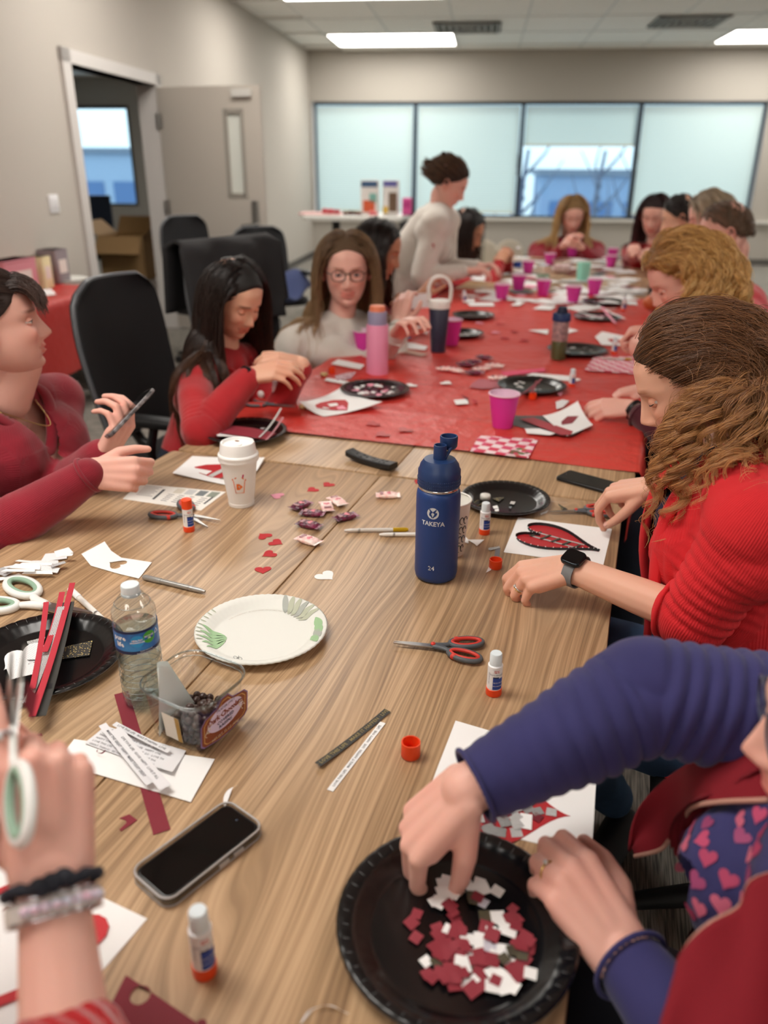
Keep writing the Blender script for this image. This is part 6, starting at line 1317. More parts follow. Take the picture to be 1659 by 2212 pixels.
# ---------- woman in the bright red ribbed cardigan (right of the table)
def p_cardigan():
    par = person('woman in bright red ribbed cardigan with curly brown hair bending over her craft', (.36, 1.42, 0))
    hc = A(1494, 822, 1.40); fwd = nrm(V3(-.84, -.06, -.50)); M = HM(hc, fwd, (-.5, 0, 1), 1.0)
    J = dict(neck=V3(.175, 1.41, 1.045), pelvis=V3(.255, 1.40, .50), shL=V3(.205, 1.215, .99), shR=V3(.16, 1.58, .985), elL=A(1500, 1335, 1.30), wrL=A(1232, 1228, 1.46), elR=V3(.17, 1.76, .80), wrR=A(1408, 1052, 1.66),
             hipL=V3(.27, 1.31, .50), hipR=V3(.27, 1.49, .50), knL=V3(-.12, 1.34, .52), knR=V3(-.12, 1.56, .54), anL=on(1325, 1725, .12), anR=on(1325, 1725, .12)+V3(-.15, .30, 0), waist=V3(.225, 1.40, .75))
    fL = nrm(on(1100, 1262, .775)-J['wrL']); fR = nrm(A(1300, 1062, 1.73)-J['wrR'])
    hands = {'L': dict(fwd=nrm(fL+V3(0, 0, .10)), dor=V3(.05, -.35, 1), s=.98, curl=((.75, .75, .4), (.9, .8, .4), (1.0, .8, .4), (1.05, .8, .4)), thumb=[(.7, .5, -.5), (.85, .2, -.5), (.9, 0, -.45)]),
             'R': dict(fwd=fR, dor=V3(.1, -.25, 1), s=.98, curl=((.75, .65, .4), (.75, .7, .4), (.85, .7, .4), (1, .7, .4)), thumb=[(.75, .4, -.55), (.85, .1, -.55), (.9, 0, -.45)])}
    body(par, J, M, SK1, hands, .92, .0030, dict(brow=(.5, .36, .28), blush=.9, lipcol=(.95, .60, .56)), near=True)
    eyes(par, M, '5a6b70', -.5, -.30, skin=SK1)
    nv = mat('navy cotton top', '20233a', .85, bump=(500, .2, .001)); cg = mat('red ribbed knit', 'd4222a', .9, sheen=.03, bump=(700, .40, .0018), wave=(1500, 0))
    lat, up, f_ = basis(J)
    garment('top', par, torso(J, .96, .006), segsof(J, arms=False), nv, .008, .8)
    def cut(c):
        rel = c-J['neck']; l_ = rel @ lat; h = rel @ up; fr_ = rel @ f_; return (fr_ > .015) & (np.abs(l_) < .045+np.clip(-h-.02, 0, 1)*.10) | ((h > .012) & (np.abs(l_) < .058))
    caps = torso(J, 1.0, .020)+limbs(J, 'L', .98, .017, .10)+limbs(J, 'R', .98, .016, .45)
    for q in np.linspace(0, 1, 5): caps.append(capsule(J['pelvis']+f_*(-.02+.05*q)+V3(0, -.13+.06*q, -.03), J['pelvis']+f_*(-.02)+V3(0, .13, -.03), .11, .11))
    el = J['elL']; garment('cardigan', par, caps, segsof(J), cg, .0048, 1., [(el, .075, .0065), (el*.65+J['shL']*.35, .075, .005), (J['shL'], .08, .003), (J['elR'], .08, .004)], cut)
    # rolled cuff and shawl edge
    dL = nrm(J['wrL']-J['elL']); collar(par, J['elL']+dL*.045, dL, .050, .050, (0, 0, 1), cg, .0045, 'cuff')
    for s in (-1, 1):
        P = bez([J['neck']+lat*s*.058+up*.03-f_*.03, J['neck']+lat*s*.070+up*.012+f_*.03, J['neck']+lat*s*.068-up*.07+f_*.105, J['neck']+lat*s*.085-up*.20+f_*.135, J['neck']+lat*s*.11-up*.36+f_*.125, J['neck']+lat*s*.13-up*.47+f_*.13], 28)
        mk('shawl_edge', tube(P, np.interp(np.linspace(0, 1, 28), [0, .2, 1], [.010, .020, .014]), 10, flat=.55), cg, par, world=True)
    garment('jeans', par, legs(J, 1.0, .012)+[capsule(J['hipL'], J['hipR'], .12, .12)], segsof(J, True, False), mat('blue denim', '2b4463', .9, bump=(700, .3, .001), var=('3d5b80', 9, .3)), .011, .8)
    for s in 'LR': mk('shoe', capsule(J['an'+s]+V3(.03, 0, -.07), J['an'+s]+V3(-.02, -.15, -.075), .042, .040), BLACKCARD, par, world=True)
    # hair: long loose curls
    hm = hairmat('brown curls', '4a2f20', '8e6242', 'd09a62', .36, .42)
    ob = [(J['shL'], J['neck'], .075), (J['shR'], J['neck'], .075), (J['neck'], J['pelvis'], .13)]
    cc_ = lambda g: np.stack([np.sign(g[:, 0]+.001)*.80, -.85+0*g[:, 1], .15+0*g[:, 2]], 1)
    hl = ([-1.0, -.6, -.15, .15, .40, .62, .8, 1.0], [-.55, -.50, -.30, -.05, .22, .46, .60, .66])
    hair(par, M, hm, 17000, 420, .43, 54, .80, .30, 0, .7, .015, 15., .78, .00042, .0145, .009, 3, hl, .22, ob, .0022, comb=cc_, wave0=.14, capm=mat('brown hair base', '3d2a1c', .8), facey=.0, tuck=.30, facez=(-.13, .07), fsoft=.5, gramp=.22, kill=.047)
    hair(par, M, hm, 900, 260, .43, 46, .80, .30, 0, .7, .017, 15., .3, .0003, .018, .012, 13, hl, .3, ob, .006, comb=cc_, wave0=.05, cap=False, name='loose_curls', facey=.0, tuck=.25, facez=(-.13, .07), fsoft=.5, gramp=.22, kill=.05)
    # watch
    d = nrm(J['wrL']-J['elL']); wc = J['wrL']-d*.012; dor = nrm(V3(-.05, -.45, 1)); dor = nrm(dor-d*dor.dot(d)); e = np.cross(d, dor)
    band('watch_strap', par, wc, d, .0315, .0275, e, .021, mat('grey woven strap', '77787a', .7), .002)
    Mx = np.eye(4); Mx[:3, 0] = e; Mx[:3, 1] = d; Mx[:3, 2] = dor; Mx[:3, 3] = wc+dor*.0275
    mk('watch_case', tf(rbox(.036, .041, .010, .010, .003), Mx), mat('dark steel', '2e3338', .2, metal=.8), par, world=True, sharp=50); mk('watch_face', tf(prism(rrect(.031, .036, .008), .0099, .0106), Mx), mat('watch glass', '06070a', .05), par, world=True, smooth=False)
    # wedding rings
    w = J['wrL']; f2 = nrm(hands['L']['fwd']); dd = nrm(hands['L']['dor']-f2*np.dot(hands['L']['dor'], f2)); la = -np.cross(dd, f2); k_ = w+(f2*.087-la*.011)*.98; a1 = 1.0; dr = nrm(f2*math.cos(a1)-dd*math.sin(a1)); up_ = nrm(dd*math.cos(a1)+f2*math.sin(a1))
    gold = mat('gold', 'd8b878', .2, metal=1); ring(par, k_+dr*.020, dr, .0104, CHROME, .0013, up=up_); ring(par, k_+dr*.024, dr, .0102, gold, .0010, stone=False)
    return J
p_cardigan()
# ---------- woman in purple-navy long sleeves and red vest (bottom right)
def p_vest():
    par = person('woman in purple long sleeves and dark red vest placing squares from the large black plate', (.47, .62, 0))
    hc = A(1898, 1575, .69); fwd = nrm(V3(-.97, -.03, -.10)); M = HM(hc, fwd, (-.3, 0, 1), 1.0); print('p3 head', hc)
    J = dict(neck=V3(.250, .625, .93), pelvis=V3(.275, .60, .48), shL=V3(.265, .44, .875), shR=A(1760, 1560, .90), elR=A(1400, 1500, .91), wrR=A(1008, 1705, .865), elL=V3(.235, .40, .765), wrL=A(1345, 2062, .815),
             hipL=V3(.3, .51, .48), hipR=V3(.3, .69, .48), knL=V3(-.08, .46, .54), knR=V3(-.08, .76, .54), anL=V3(.0, .45, .1), anR=V3(.0, .78, .1), waist=V3(.25, .6, .70))
    fR = nrm(A(905, 1800, .885)-J['wrR']); fL = nrm(A(1215, 1870, .855)-J['wrL'])
    hands = {'R': dict(fwd=nrm(fR+V3(0, 0, .03)), dor=nrm(V3(-.25, -.35, 1)), s=1.0, fat=1.08, curl=((.72, .35, .25), (.80, .4, .25), (.95, .5, .3), (1.05, .6, .3)), spread=(.04, 0, -.03, -.08), thumb=[(.75, .42, -.55), (.85, .10, -.60), (.85, -.05, -.60)]),
             'L': dict(fwd=fL, dor=nrm(V3(-.1, -.3, 1)), s=1.0, fat=1.10, curl=((.80, .9, .6), (.85, 1.0, .6), (.9, 1.0, .6), (.9, 1.0, .5)), spread=(.06, 0, -.04, -.08), thumb=[(.6, .6, -.4), (.85, .2, -.4), (.9, -.15, -.3)])}
    body(par, J, M, SK2, hands, 1.08, .0028, dict(fat=.15, blush=.9), near=True)
    eyes(par, M, '5a6b70', -.3, -.1, skin=SK2); glasses(par, M, '3a3f55')
    pv = mat('purple navy jersey', '343268', .85, sheen=.1, bump=(900, .2, .0008), var=('2b2a5a', 5, .3)); vs = mat('dark red vest knit', '7c0c1c', .9, bump=(900, .4, .001), wave=(900, 0))
    lat, up, f_ = basis(J)
    def endcap(s, fr_): return J['el'+s]+(J['wr'+s]-J['el'+s])*fr_
    sr, sl = .90, .90
    def cutw(c): return (((c-endcap('R', sr)) @ nrm(J['wrR']-J['elR']) > .014) & (np.linalg.norm(c-J['wrR'], axis=1) < .12)) | (((c-endcap('L', sl)) @ nrm(J['wrL']-J['elL']) > .014) & (np.linalg.norm(c-J['wrL'], axis=1) < .12))
    caps = torso(J, 1.10, .010)+limbs(J, 'R', 1.16, .013, sr)+limbs(J, 'L', 1.16, .011, sl)
    garment('shirt', par, caps, segsof(J), pv, .0042, 1.0, [(J['elR'], .10, .0045), (J['elR']*.6+J['shR']*.4, .09, .0045), (J['elR']*.5+J['wrR']*.5, .09, .003), (J['shR'], .1, .003), (J['elL'], .09, .003)], cutw)
    for s, fr_ in (('R', sr), ('L', sl)):
        d = nrm(J['wr'+s]-J['el'+s]); collar(par, endcap(s, fr_)+d*.013, d, .0405 if s == 'R' else .041, .0405 if s == 'R' else .041, (0, 0, 1), pv, .003, 'cuff')
    # vest: open over the chest
    def cutv(c):
        rel = c-J['neck']; l_ = rel @ lat; h = rel @ up; fr_ = rel @ f_; sh = np.minimum(np.linalg.norm(c-J['shL']-(J['elL']-J['shL'])*.35, axis=1), np.linalg.norm(c-J['shR']-(J['elR']-J['shR'])*.35, axis=1))
        return ((fr_ > .02) & (l_ < .095) & (l_ > -.10+np.clip(h+.10, -1, 0)*.0)) | (sh < .10) | ((h > .0) & (np.abs(l_) < .06))
    garment('vest', par, torso(J, 1.14, .022)+[capsule(J['pelvis']+V3(0, -.12, 0), J['pelvis']+V3(0, .12, 0), .155, .155)], segsof(J, arms=False), vs, .006, 1.0, (), cutv)
    pip = mat('tan piping', 'b98a7a', .6)
    # near flap of the vest, folding forward, with its piping; and the far flap standing out
    def flap(pts_t, pts_b, nm, bulge):
        T = bez(pts_t, 20); B_ = bez(pts_b, 20); g = grid(20, 24, lambda u, v: tuple(T[int(round(u*19))]*(1-v)+B_[int(round(u*19))]*v+np.array(bulge)*math.sin(PI*v)+V3(-.3, -.6, .6)*.006*math.sin(u*9+v*4)*math.sin(PI*v))); 
        o = mk(nm, g, vs, par, world=True); md = o.modifiers.new('solid', 'SOLIDIFY'); md.thickness = .004
        mk('piping', tube(T, .0028, 8), pip, par, world=True); return o
    flap([A(1470, 2120, .66), A(1478, 2060, .67), A(1530, 2000, .68), A(1600, 1960, .69), A(1625, 1905, .70), A(1700, 1880, .70)], [A(1440, 2300, .64), A(1500, 2330, .62), A(1600, 2350, .60), A(1700, 2330, .60), A(1800, 2250, .62), A(1850, 2050, .66)], 'vest_flap', (-.01, -.02, .0))
    flap([A(1370, 1850, .99), A(1420, 1838, .97), A(1442, 1820, .95), A(1478, 1765, .90), A(1500, 1742, .86), A(1560, 1732, .82), A(1659, 1728, .78)], [A(1362, 1840, 1.0), A(1368, 1780, 1.0), A(1390, 1730, .98), A(1440, 1680, .95), A(1500, 1640, .92), A(1590, 1590, .88), A(1680, 1540, .84)], 'vest_flap', (0, .01, .0))
    # pink hearts printed on the shirt front: raised prints following the cloth
    hms = [mat('heart print %s' % c, c, .7) for c in ('b8476b', 'c2607a', 'a83a5e', 'c96a7f', '96406a')]
    chest = bpy.data.objects.get('shirt'); dg = bpy.context.evaluated_depsgraph_get(); dg.update()
    import mathutils
    src = [o for o in par.children if o.name.startswith('shirt')][0]; me = src.data; off_ = wloc(par); bv = mathutils.bvhtree.BVHTree.FromPolygons([tuple(v.co) for v in me.vertices], [tuple(p.vertices) for p in me.polygons])
    rg2 = random.Random(2); n_ = 0
    pc_ = A(1535, 1925, .80); cw = pc_-f_*((pc_-J['neck']) @ f_)+f_*.05; print('hearts at', (pc_-J['neck']) @ f_, (pc_-J['neck']) @ lat, (pc_-J['neck']) @ up)
    for r_ in range(9):
        for c_ in range(9):
            x = (c_-4)*.0215+(r_ % 2)*.010; y = (4-r_)*.0205
            lim = .103-.0*abs(y)
            if abs(x)+max(0, y)*.9 > lim: continue
            o0 = cw+lat*x+up*y+f_*.25-off_; o0 = o0-f_*.05; hit = bv.ray_cast(Vector(o0), Vector(-f_), .5); 
            if hit[0] is None or tubes_nearest((np.array(hit[0])+off_)[None], [(J['elL'], J['shL'], .06), (J['elL'], J['wrL'], .06)])[2][0] < .012: continue
            nv_ = np.array(hit[1]); nv_ = nv_ if nv_.dot(f_) > 0 else -nv_; c0 = np.array(hit[0])+nv_*.0012; a = rg2.uniform(-.6, .6); e1 = nrm(np.cross(up, nv_)); e2 = np.cross(nv_, e1); s_ = .021
            P = [c0+(e1*(px*math.cos(a)-py*math.sin(a))+e2*(px*math.sin(a)+py*math.cos(a)))*1.0 for px, py in heart(s_, 18)]
            mk('printed_heart', (np.array(P+[c0+nv_*.0006]), [(i, (i+1) % 18, 18) for i in range(18)]), hms[rg2.randrange(5)], par); n_ += 1
    print('hearts', n_)
    garment('trousers', par, legs(J, 1.1, .014)+[capsule(J['hipL'], J['hipR'], .13, .13)], segsof(J, True, False), mat('dark navy trousers', '12141f', .9), .012, .8)
    for s in 'LR': mk('shoe', capsule(J['an'+s]+V3(.03, 0, -.06), J['an'+s]+V3(-.15, 0, -.065), .036, .032), BLACKCARD, par, world=True)
    hm = hairmat('greying short hair', '5a4a40', '85776c', 'a89a8e'); hair(par, M, hm, 3500, 200, .13, 12, .8, .2, .2, .5, .004, 20, .3, .0006, .010, .008, 5, capm=mat('hair base grey', '55463c', .8))
    gold = mat('gold', 'd8b878', .2, metal=1)
    for sd, fi in (('R', 2), ('L', 2)):
        kw = hands[sd]; w = J['wr'+sd]; f2 = nrm(kw['fwd']); dd = nrm(kw['dor']-f2*np.dot(kw['dor'], f2)); la = (1 if sd == 'R' else -1)*np.cross(dd, f2); k_ = w+(f2*.087-la*.011); a1 = kw['curl'][2][0]; dr = nrm(f2*math.cos(a1)-dd*math.sin(a1)); up_ = nrm(dd*math.cos(a1)+f2*math.sin(a1))
        ring(par, k_+dr*.022, dr, .0118, gold, .0016, up=up_)
p_vest()
# ---------- near-left arms with bracelets
def p_bracelet():
    par = person('person at the lower left corner cutting with white scissors, wearing bracelets and a red knit', (-.78, -.55, 0))
    wr = A(112, 1895, .640); el = A(170, 2560, .56)
    J = dict(neck=V3(-.62, -.36, 1.28), pelvis=V3(-.66, -.52, .70), shR=V3(-.44, -.33, 1.20), shL=V3(-.80, -.33, 1.20), elR=V3(-.36, .09, .70)*0+el, wrR=wr, elL=V3(-.80, .02, .93), wrL=A(-370, 1660, .66))
    for s, x in (('L', -.1), ('R', .1)): J['hip'+s] = V3(-.66+x, -.5, .68); J['kn'+s] = V3(-.66+x, -.42, .40); J['an'+s] = V3(-.66+x, -.45, .1)
    M = HM(V3(-.60, -.24, 1.50), V3(.05, .9, -.5), (0, .3, 1))
    fR = nrm(A(98, 1690, .655)-wr); toC = nrm(EYEP-wr); fL = nrm(A(20, 1490, .74)-J['wrL'])
    hands = {'R': dict(fwd=fR, dor=toC, s=1.0, fat=1.0, curl=((.35, .35, .25), (1.25, 1.1, .6), (1.35, 1.1, .6), (1.35, 1.1, .6)), spread=(.16, .04, -.04, -.10), thumb=[(.6, .75, -.35), (.95, .25, -.3), (1, -.05, -.25)]),
             'L': dict(fwd=fL, dor=nrm(V3(-.2, -.5, 1)), s=1.0, curl=((.5, .5, .3), (.6, .6, .4), (.8, .7, .4), (.9, .7, .4)), thumb=[(.8, .4, -.45), (.9, .05, -.35), (.95, 0, -.2)])}
    body(par, J, M, SK2, hands, .95, .0030, dict(), near=True)
    kn = mat('chunky red knit', 'b3161c', .95, sheen=.4, bump=(260, .9, .004), wave=(420, 0)); lat, up, f_ = basis(J)
    garment('sweater', par, torso(J, 1.0, .015)+limbs(J, 'R', 1.02, .022, .36)+limbs(J, 'L', 1.0, .018, .85), segsof(J), kn, .006, 1., [(J['elR'], .1, .004)])
    garment('trousers', par, legs(J, 1., .012)+[capsule(J['hipL'], J['hipR'], .12, .12)], segsof(J, True, False), mat('black trousers', '14151b', .9), .013, .8)
    hair(par, M, hairmat('blond hair', '8a6a45', 'b8935f', 'd8bb86'), 1500, 120, .3, 18, capm=mat('blond base', '80633f', .8))
    d = nrm(wr-el); e1 = nrm(np.cross(d, toC)); b0 = wr-d*.006
    bk_ = mat('black scrunchie fabric', '20242e', .8, bump=(300, .8, .002)); P = []
    e2 = np.cross(d, e1)
    for i in range(60): a = 2*PI*i/60; P.append(b0+e1*(.0345+.0006*math.sin(a*11))*math.cos(a)+e2*(.029+.0006*math.sin(a*11))*math.sin(a)+d*.0012*math.sin(a*7))
    mk('fabric_wristband', tube(P, [.0048+.0006*math.sin(i*1.7) for i in range(60)], 10, closed=True), bk_, par, world=True)
    kp = [b0+e2*sg*.031+d*.001+e1*.012*q for sg in (-1,) for q in (-1, 0, 1)]
    for sg in (-1, 1):
        mk('wristband_knot', cat(*[ell(b0+e2*sg*.032+d*.0015*q+e1*.009*q, (.009, .007, .007), 12, 8) for q in (-1, 0, 1)]), bk_, par, world=True) if (e2*sg).dot(toC) > 0 else None
    b1 = wr-d*.022; sil = mat('silver bangle', 'cfcfd4', .18, metal=1); shell = mat('pastel shell beads', 'c9d4e2', .25, coat=.6, var=('e4b9cc', 160, .4)); pale = glassmat('clear resin', 'f3f1ee', .05, .6)
    band('resin_bangle', par, b1, d, .0345, .0295, e1, .012, mat('pale resin', 'd9d6d0', .2, coat=.6, alpha=.75), .002)
    for q, o_ in ((.008, sil), (-.008, sil)):
        mk('silver_bangle', tube([b1+d*q+e1*.0355*math.cos(a)+e2*.0305*math.sin(a) for a in np.linspace(0, 2*PI, 40, endpoint=False)], .0011, 6, closed=True), o_, par, world=True)
    for i in range(9):
        sg = 1 if (e2).dot(toC) > 0 else -1; a = (-.9+.22*i); c = b1+e1*-.0365*math.sin(a-.25)*1.0+e2*sg*.0325*math.cos(a-.25); mk('bead', ell(c, (.0042, .0042, .0042), 12, 8), shell, par, world=True)
    kw = hands['R']; f2 = fR; dd = nrm(toC-f2*toC.dot(f2)); la = np.cross(dd, f2); k_ = wr+(f2*.088+la*.027); dr = nrm((f2*math.cos(.16)+la*math.sin(.16))*math.cos(.35)-dd*math.sin(.35)); ring(par, k_+dr*.030, dr, .0108, sil, .0016, up=dd)
    # the white scissors held upright
    pv = A(38, 1590, .668); tip = A(56, 1378, .715); ax = nrm(tip-pv); zz = nrm(EYEP-pv); zz = nrm(zz-ax*zz.dot(ax)); zz = nrm(zz*.42-np.cross(ax, zz)*.9); yy = np.cross(zz, ax)
    sc_ = thing('scissors', 'white handled scissors held upright at the left edge, blades open', 'scissors', pv, 0, 'scissors on the tables'); sc_.matrix_world = Matrix([[ax[i], yy[i], zz[i], pv[i]] for i in range(3)]+[[0, 0, 0, 1]])
    sc_['label'] = 'white handled scissors held upright at the left edge, blades open'; scis_parts(sc_, .90, .24, 'white')
    q = [A(58, 1470, .69), A(82, 1500, .69), A(70, 1560, .68), A(50, 1520, .68)]; c = np.mean(q, axis=0)
    o = mk('paper_scrap', (np.array(q)-c, [(0, 1, 2, 3)]), DRED, None, smooth=False); o.location = c; tag(o, 'dark red paper being cut between the upright scissor blades', 'paper scrap')
    q = [A(-30, 1600, .69), A(6, 1580, .69), A(8, 1700, .68), A(-30, 1720, .68)]; c = np.mean(q, axis=0)
    o = mk('pink_paper', (np.array(q)-c, [(0, 1, 2, 3)]), mat('hot pink card', 'e05aa8', .6), None, smooth=False); o.location = c; tag(o, 'hot pink paper held at the left edge beside the upright scissors', 'paper')
p_bracelet()
# ---------------------------------------------------------------- the people further down the table
CRT = V3(math.cos(YAW), -math.sin(YAW), 0); CFW = V3(math.sin(YAW), math.cos(YAW), 0)
def cdir(r, f, z): return nrm(CRT*r+CFW*f+V3(0, 0, z))      # right, away, up as seen
def ik(sh, wr, L1, L2, hint):
    d = wr-sh; D = np.linalg.norm(d); 
    if D > (L1+L2)*.995: wr = sh+d/D*(L1+L2)*.995; d = wr-sh; D = np.linalg.norm(d)
    u = d/D; a = (L1*L1-L2*L2+D*D)/(2*D); h = math.sqrt(max(L1*L1-a*a, 0)); hn = np.asarray(hint, float); hn = nrm(hn-u*hn.dot(u)); return sh+u*a+hn*h, wr
trs = mat('dark trousers', '1b2230', .9)
def seated_person(label, hp, face, look, s, top, skin, wR, wL, b_=1., belly=0, bust=1., hk={}, iris='4a3a2a', openl=.1, lookdown=-.3, neckd=.20, lean=.16, curlR=.6, curlL=.6, dorR=(0, 0, 1), dorL=(0, 0, 1), vox=.0075, gv=.009, hvox=None, sleeve=.92, eyesq=True, drop=None, chin=0, top_name='sweater', fwdR=None, fwdL=None, thumbs=None, up=(0, 0, 1), stand=False, elh=None, knees=True, rib=None, folds=1., vneck=None, elw=.45):
    hc = A(*hp); cut_ = None; fc = nrm(face); lat = np.cross(V3(0, 0, 1), fc); M = HM(hc, look, up, s)
    nk = hc-V3(0, 0, neckd*s)-fc*.045*s; pv = nk-fc*lean*s-V3(0, 0, (nk[2]-.50) if not stand else .52*s)
    J = dict(neck=nk, pelvis=pv, shL=nk+lat*.185*s*b_**.5-V3(0, 0, .055*s), shR=nk-lat*.185*s*b_**.5-V3(0, 0, .055*s))
    for q, w, h_ in (('L', wL, 1), ('R', wR, -1)):
        w = np.asarray(w if w is not None else pv+fc*.30+lat*h_*.12+V3(0, 0, .12), float); J['el'+q], J['wr'+q] = ik(J['sh'+q], w, .285*s, .25*s, (np.asarray(elh, float) if elh is not None else -fc*.9-V3(0, 0, .55))+lat*h_*elw)
        J['hip'+q] = pv+lat*h_*.09; J['kn'+q] = pv+lat*h_*.12+fc*(.44 if not stand else .05)+V3(0, 0, .05 if not stand else -.42*s); J['an'+q] = J['kn'+q]*[1, 1, 0]+fc*-.03+V3(0, 0, .10)
    hd = {}
    for q, w, c_, d_, fw in (('R', wR, curlR, dorR, fwdR), ('L', wL, curlL, dorL, fwdL)):
        if w is not None: hd[q] = dict(fwd=nrm(J['wr'+q]-J['el'+q]) if fw is None else nrm(fw), dor=V3(*d_), s=s*.98, curl=((c_*.8, c_, c_*.6), (c_, c_, c_*.6), (c_*1.1, c_, c_*.6), (c_*1.2, c_, c_*.6)))
    par = person(label, (pv[0], pv[1], 0)); body(par, J, M, skin, hd, s*b_**.5, vox, dict(nz_=56, na=60, **hk), neckr=.05*s, chin=chin)
    if eyesq: eyes(par, M, iris, lookdown, openl, skin=skin)
    if vneck:
        la_, up_, ff_ = basis(J)
        def cut_(c): rel = c-J['neck']; h = rel @ up_; return (rel @ ff_ > .0) & (h > -vneck[0]) & (np.abs(rel @ la_) < (h+vneck[0])*vneck[1])
    garment(top_name, par, torso(J, s*b_, .014, bust, belly)+limbs(J, 'L', s*b_**.8, .014, sleeve)+limbs(J, 'R', s*b_**.8, .014, sleeve), segsof(J), top, gv, folds, [(J['elL'], .09, .004), (J['elR'], .09, .004)], cut_)
    if knees:
        garment('trousers', par, legs(J, s, .012)+[capsule(J['hipL'], J['hipR'], .13, .13)], segsof(J, True, False), trs, .016, .6)
        for q in 'LR': mk('shoe', capsule(J['an'+q]-V3(0, 0, .06), J['an'+q]+fc*.15-V3(0, 0, .065), .038, .034), BLACKCARD, par, world=True)
    return par, J, M
def obst(J, s=1): return [(J['shL'], J['neck'], .075*s), (J['shR'], J['neck'], .075*s), (J['neck'], J['pelvis'], .135*s)]
def cuffs(par, J, m_, s=1., fr=.92, r=.036):
    for q in 'LR': d = nrm(J['wr'+q]-J['el'+q]); collar(par, J['el'+q]+(J['wr'+q]-J['el'+q])*(fr+.02), d, r*s, r*s, (0, 0, 1), m_, .005, 'cuff')
# the woman in burgundy at the left with her phone
bur = knit('burgundy fine knit', '8f1228', '7d0f22', 1500)
par, J, M = seated_person('woman in burgundy v-neck sweater at the left edge holding a phone and smiling', (-6, 702, 1.95), (1, .05, 0), cdir(.93, .30, .12), 1.08, bur, SK2, A(196, 1022, 1.74), A(226, 985, 1.92), b_=1.22, belly=.10, bust=1.35, hk=dict(fat=.60, smile=.9, nose=1.1, blush=1., lipcol=(.9, .52, .52)), iris='6a7d88', openl=.16, lookdown=.0, neckd=.185, lean=.10, vox=.0042, gv=.0065, chin=.035, curlR=1.15, curlL=.85,
    dorR=nrm(V3(.15, -.9, .45)), dorL=nrm(V3(.75, -.1, -.5)), fwdR=cdir(.95, .1, -.05), fwdL=cdir(.55, .1, .75), sleeve=.97, vneck=(.115, .5))
f4 = nrm(V3(1, .05, 0)); lat4 = np.cross(V3(0, 0, 1), f4)
cuffs(par, J, bur, 1.1, .95, .036)
up4 = basis(J)[1]; P = bez([J['neck']+lat4*.10+up4*.03-f4*.02, J['neck']+lat4*.105+up4*.01+f4*.06, J['neck']+lat4*.06-up4*.05+f4*.125, J['neck']+f4*.165-up4*.125, J['neck']-lat4*.06-up4*.05+f4*.125, J['neck']-lat4*.105+up4*.01+f4*.06, J['neck']-lat4*.10+up4*.03-f4*.02], 40); mk('ribbed_collar', tube(P, .016, 10, flat=.5), bur, par, world=True)
mk('necklace', tube(bez([J['neck']+lat4*.07+f4*.06+V3(0, 0, .0), J['neck']+f4*.150-V3(0, 0, .05), J['neck']-lat4*.07+f4*.06], 20), .0012, 5), mat('gold', 'd8b878', .2, metal=1), par, world=True)
hm4 = hairmat('dark brown pulled back hair', '2a1c17', '43302a', '5d4840', .35)
bk4 = lambda g: np.stack([g[:, 0]*.3, -1+0*g[:, 1], .15-.2*g[:, 2]], 1)
hair(par, M, hm4, 3800, 260, .16, 14, .9, .04, 0, 1, 0, 5, .3, .0007, .009, .006, 5, comb=bk4, capm=mat('dark brown hair base', '2a1c17', .7), tuck=.35)
fr4 = scalp(40, np.random.default_rng(4)); fr4 = np.stack([np.linspace(-.62, .62, 46), .66+0*np.linspace(0, 1, 46), .72+0*np.linspace(0, 1, 46)], 1)+np.random.default_rng(3).normal(size=(46, 3))*.05; fr4 /= np.linalg.norm(fr4, axis=1)[:, None]
hair(par, M, hm4, 900, 46, .085, 12, .78, .22, 0, 0, 0, 5, .2, .0006, .009, .022, 6, root=fr4, comb=lambda g: np.stack([g[:, 0]*.4+.1, 1+0*g[:, 1], .35+0*g[:, 2]], 1), cap=False, name='fringe', kill=9, facey=9, lenvar=.2)
mk('earring', ell(M[:3, 3]+M[:3, :3] @ V3(.082, -.004, -.038), (.004,)*3, 10, 8), mat('pearl', 'e8e2dc', .15), par, world=True)
mk('earring', ell(M[:3, 3]+M[:3, :3] @ V3(-.082, -.004, -.038), (.004,)*3, 10, 8), mat('pearl', 'e8e2dc', .15), par, world=True)
# her phone
c = A(276, 893, 1.90); xa = nrm(A(325, 845, 1.93)-A(245, 930, 1.88)); za = nrm(cdir(-.62, -.25, .45)); za = nrm(za-xa*za.dot(xa)); ya = np.cross(za, xa)
ph = thing('smartphone', 'phone in a dark marbled case held up by the woman in burgundy', 'phone', c); ph.matrix_world = Matrix([[xa[i], ya[i], za[i], c[i]] for i in range(3)]+[[0, 0, 0, 1]])
mk('marbled_case', mv(rbox(.160, .080, .009, .012, .002), z=-.006), mat('marbled case', '2c272b', .25, var=('8f8a8c', 70, .6)), ph, sharp=50); mk('screen', prism(rrect(.150, .072, .009), .0028, .0036), mat('phone glass', '040405', .06, spec=.6), ph, smooth=False)
mk('camera_bump', mv(rbox(.03, .03, .003, .006, .001), x=.055, y=-.018, z=-.0088), BLACKCARD, ph)
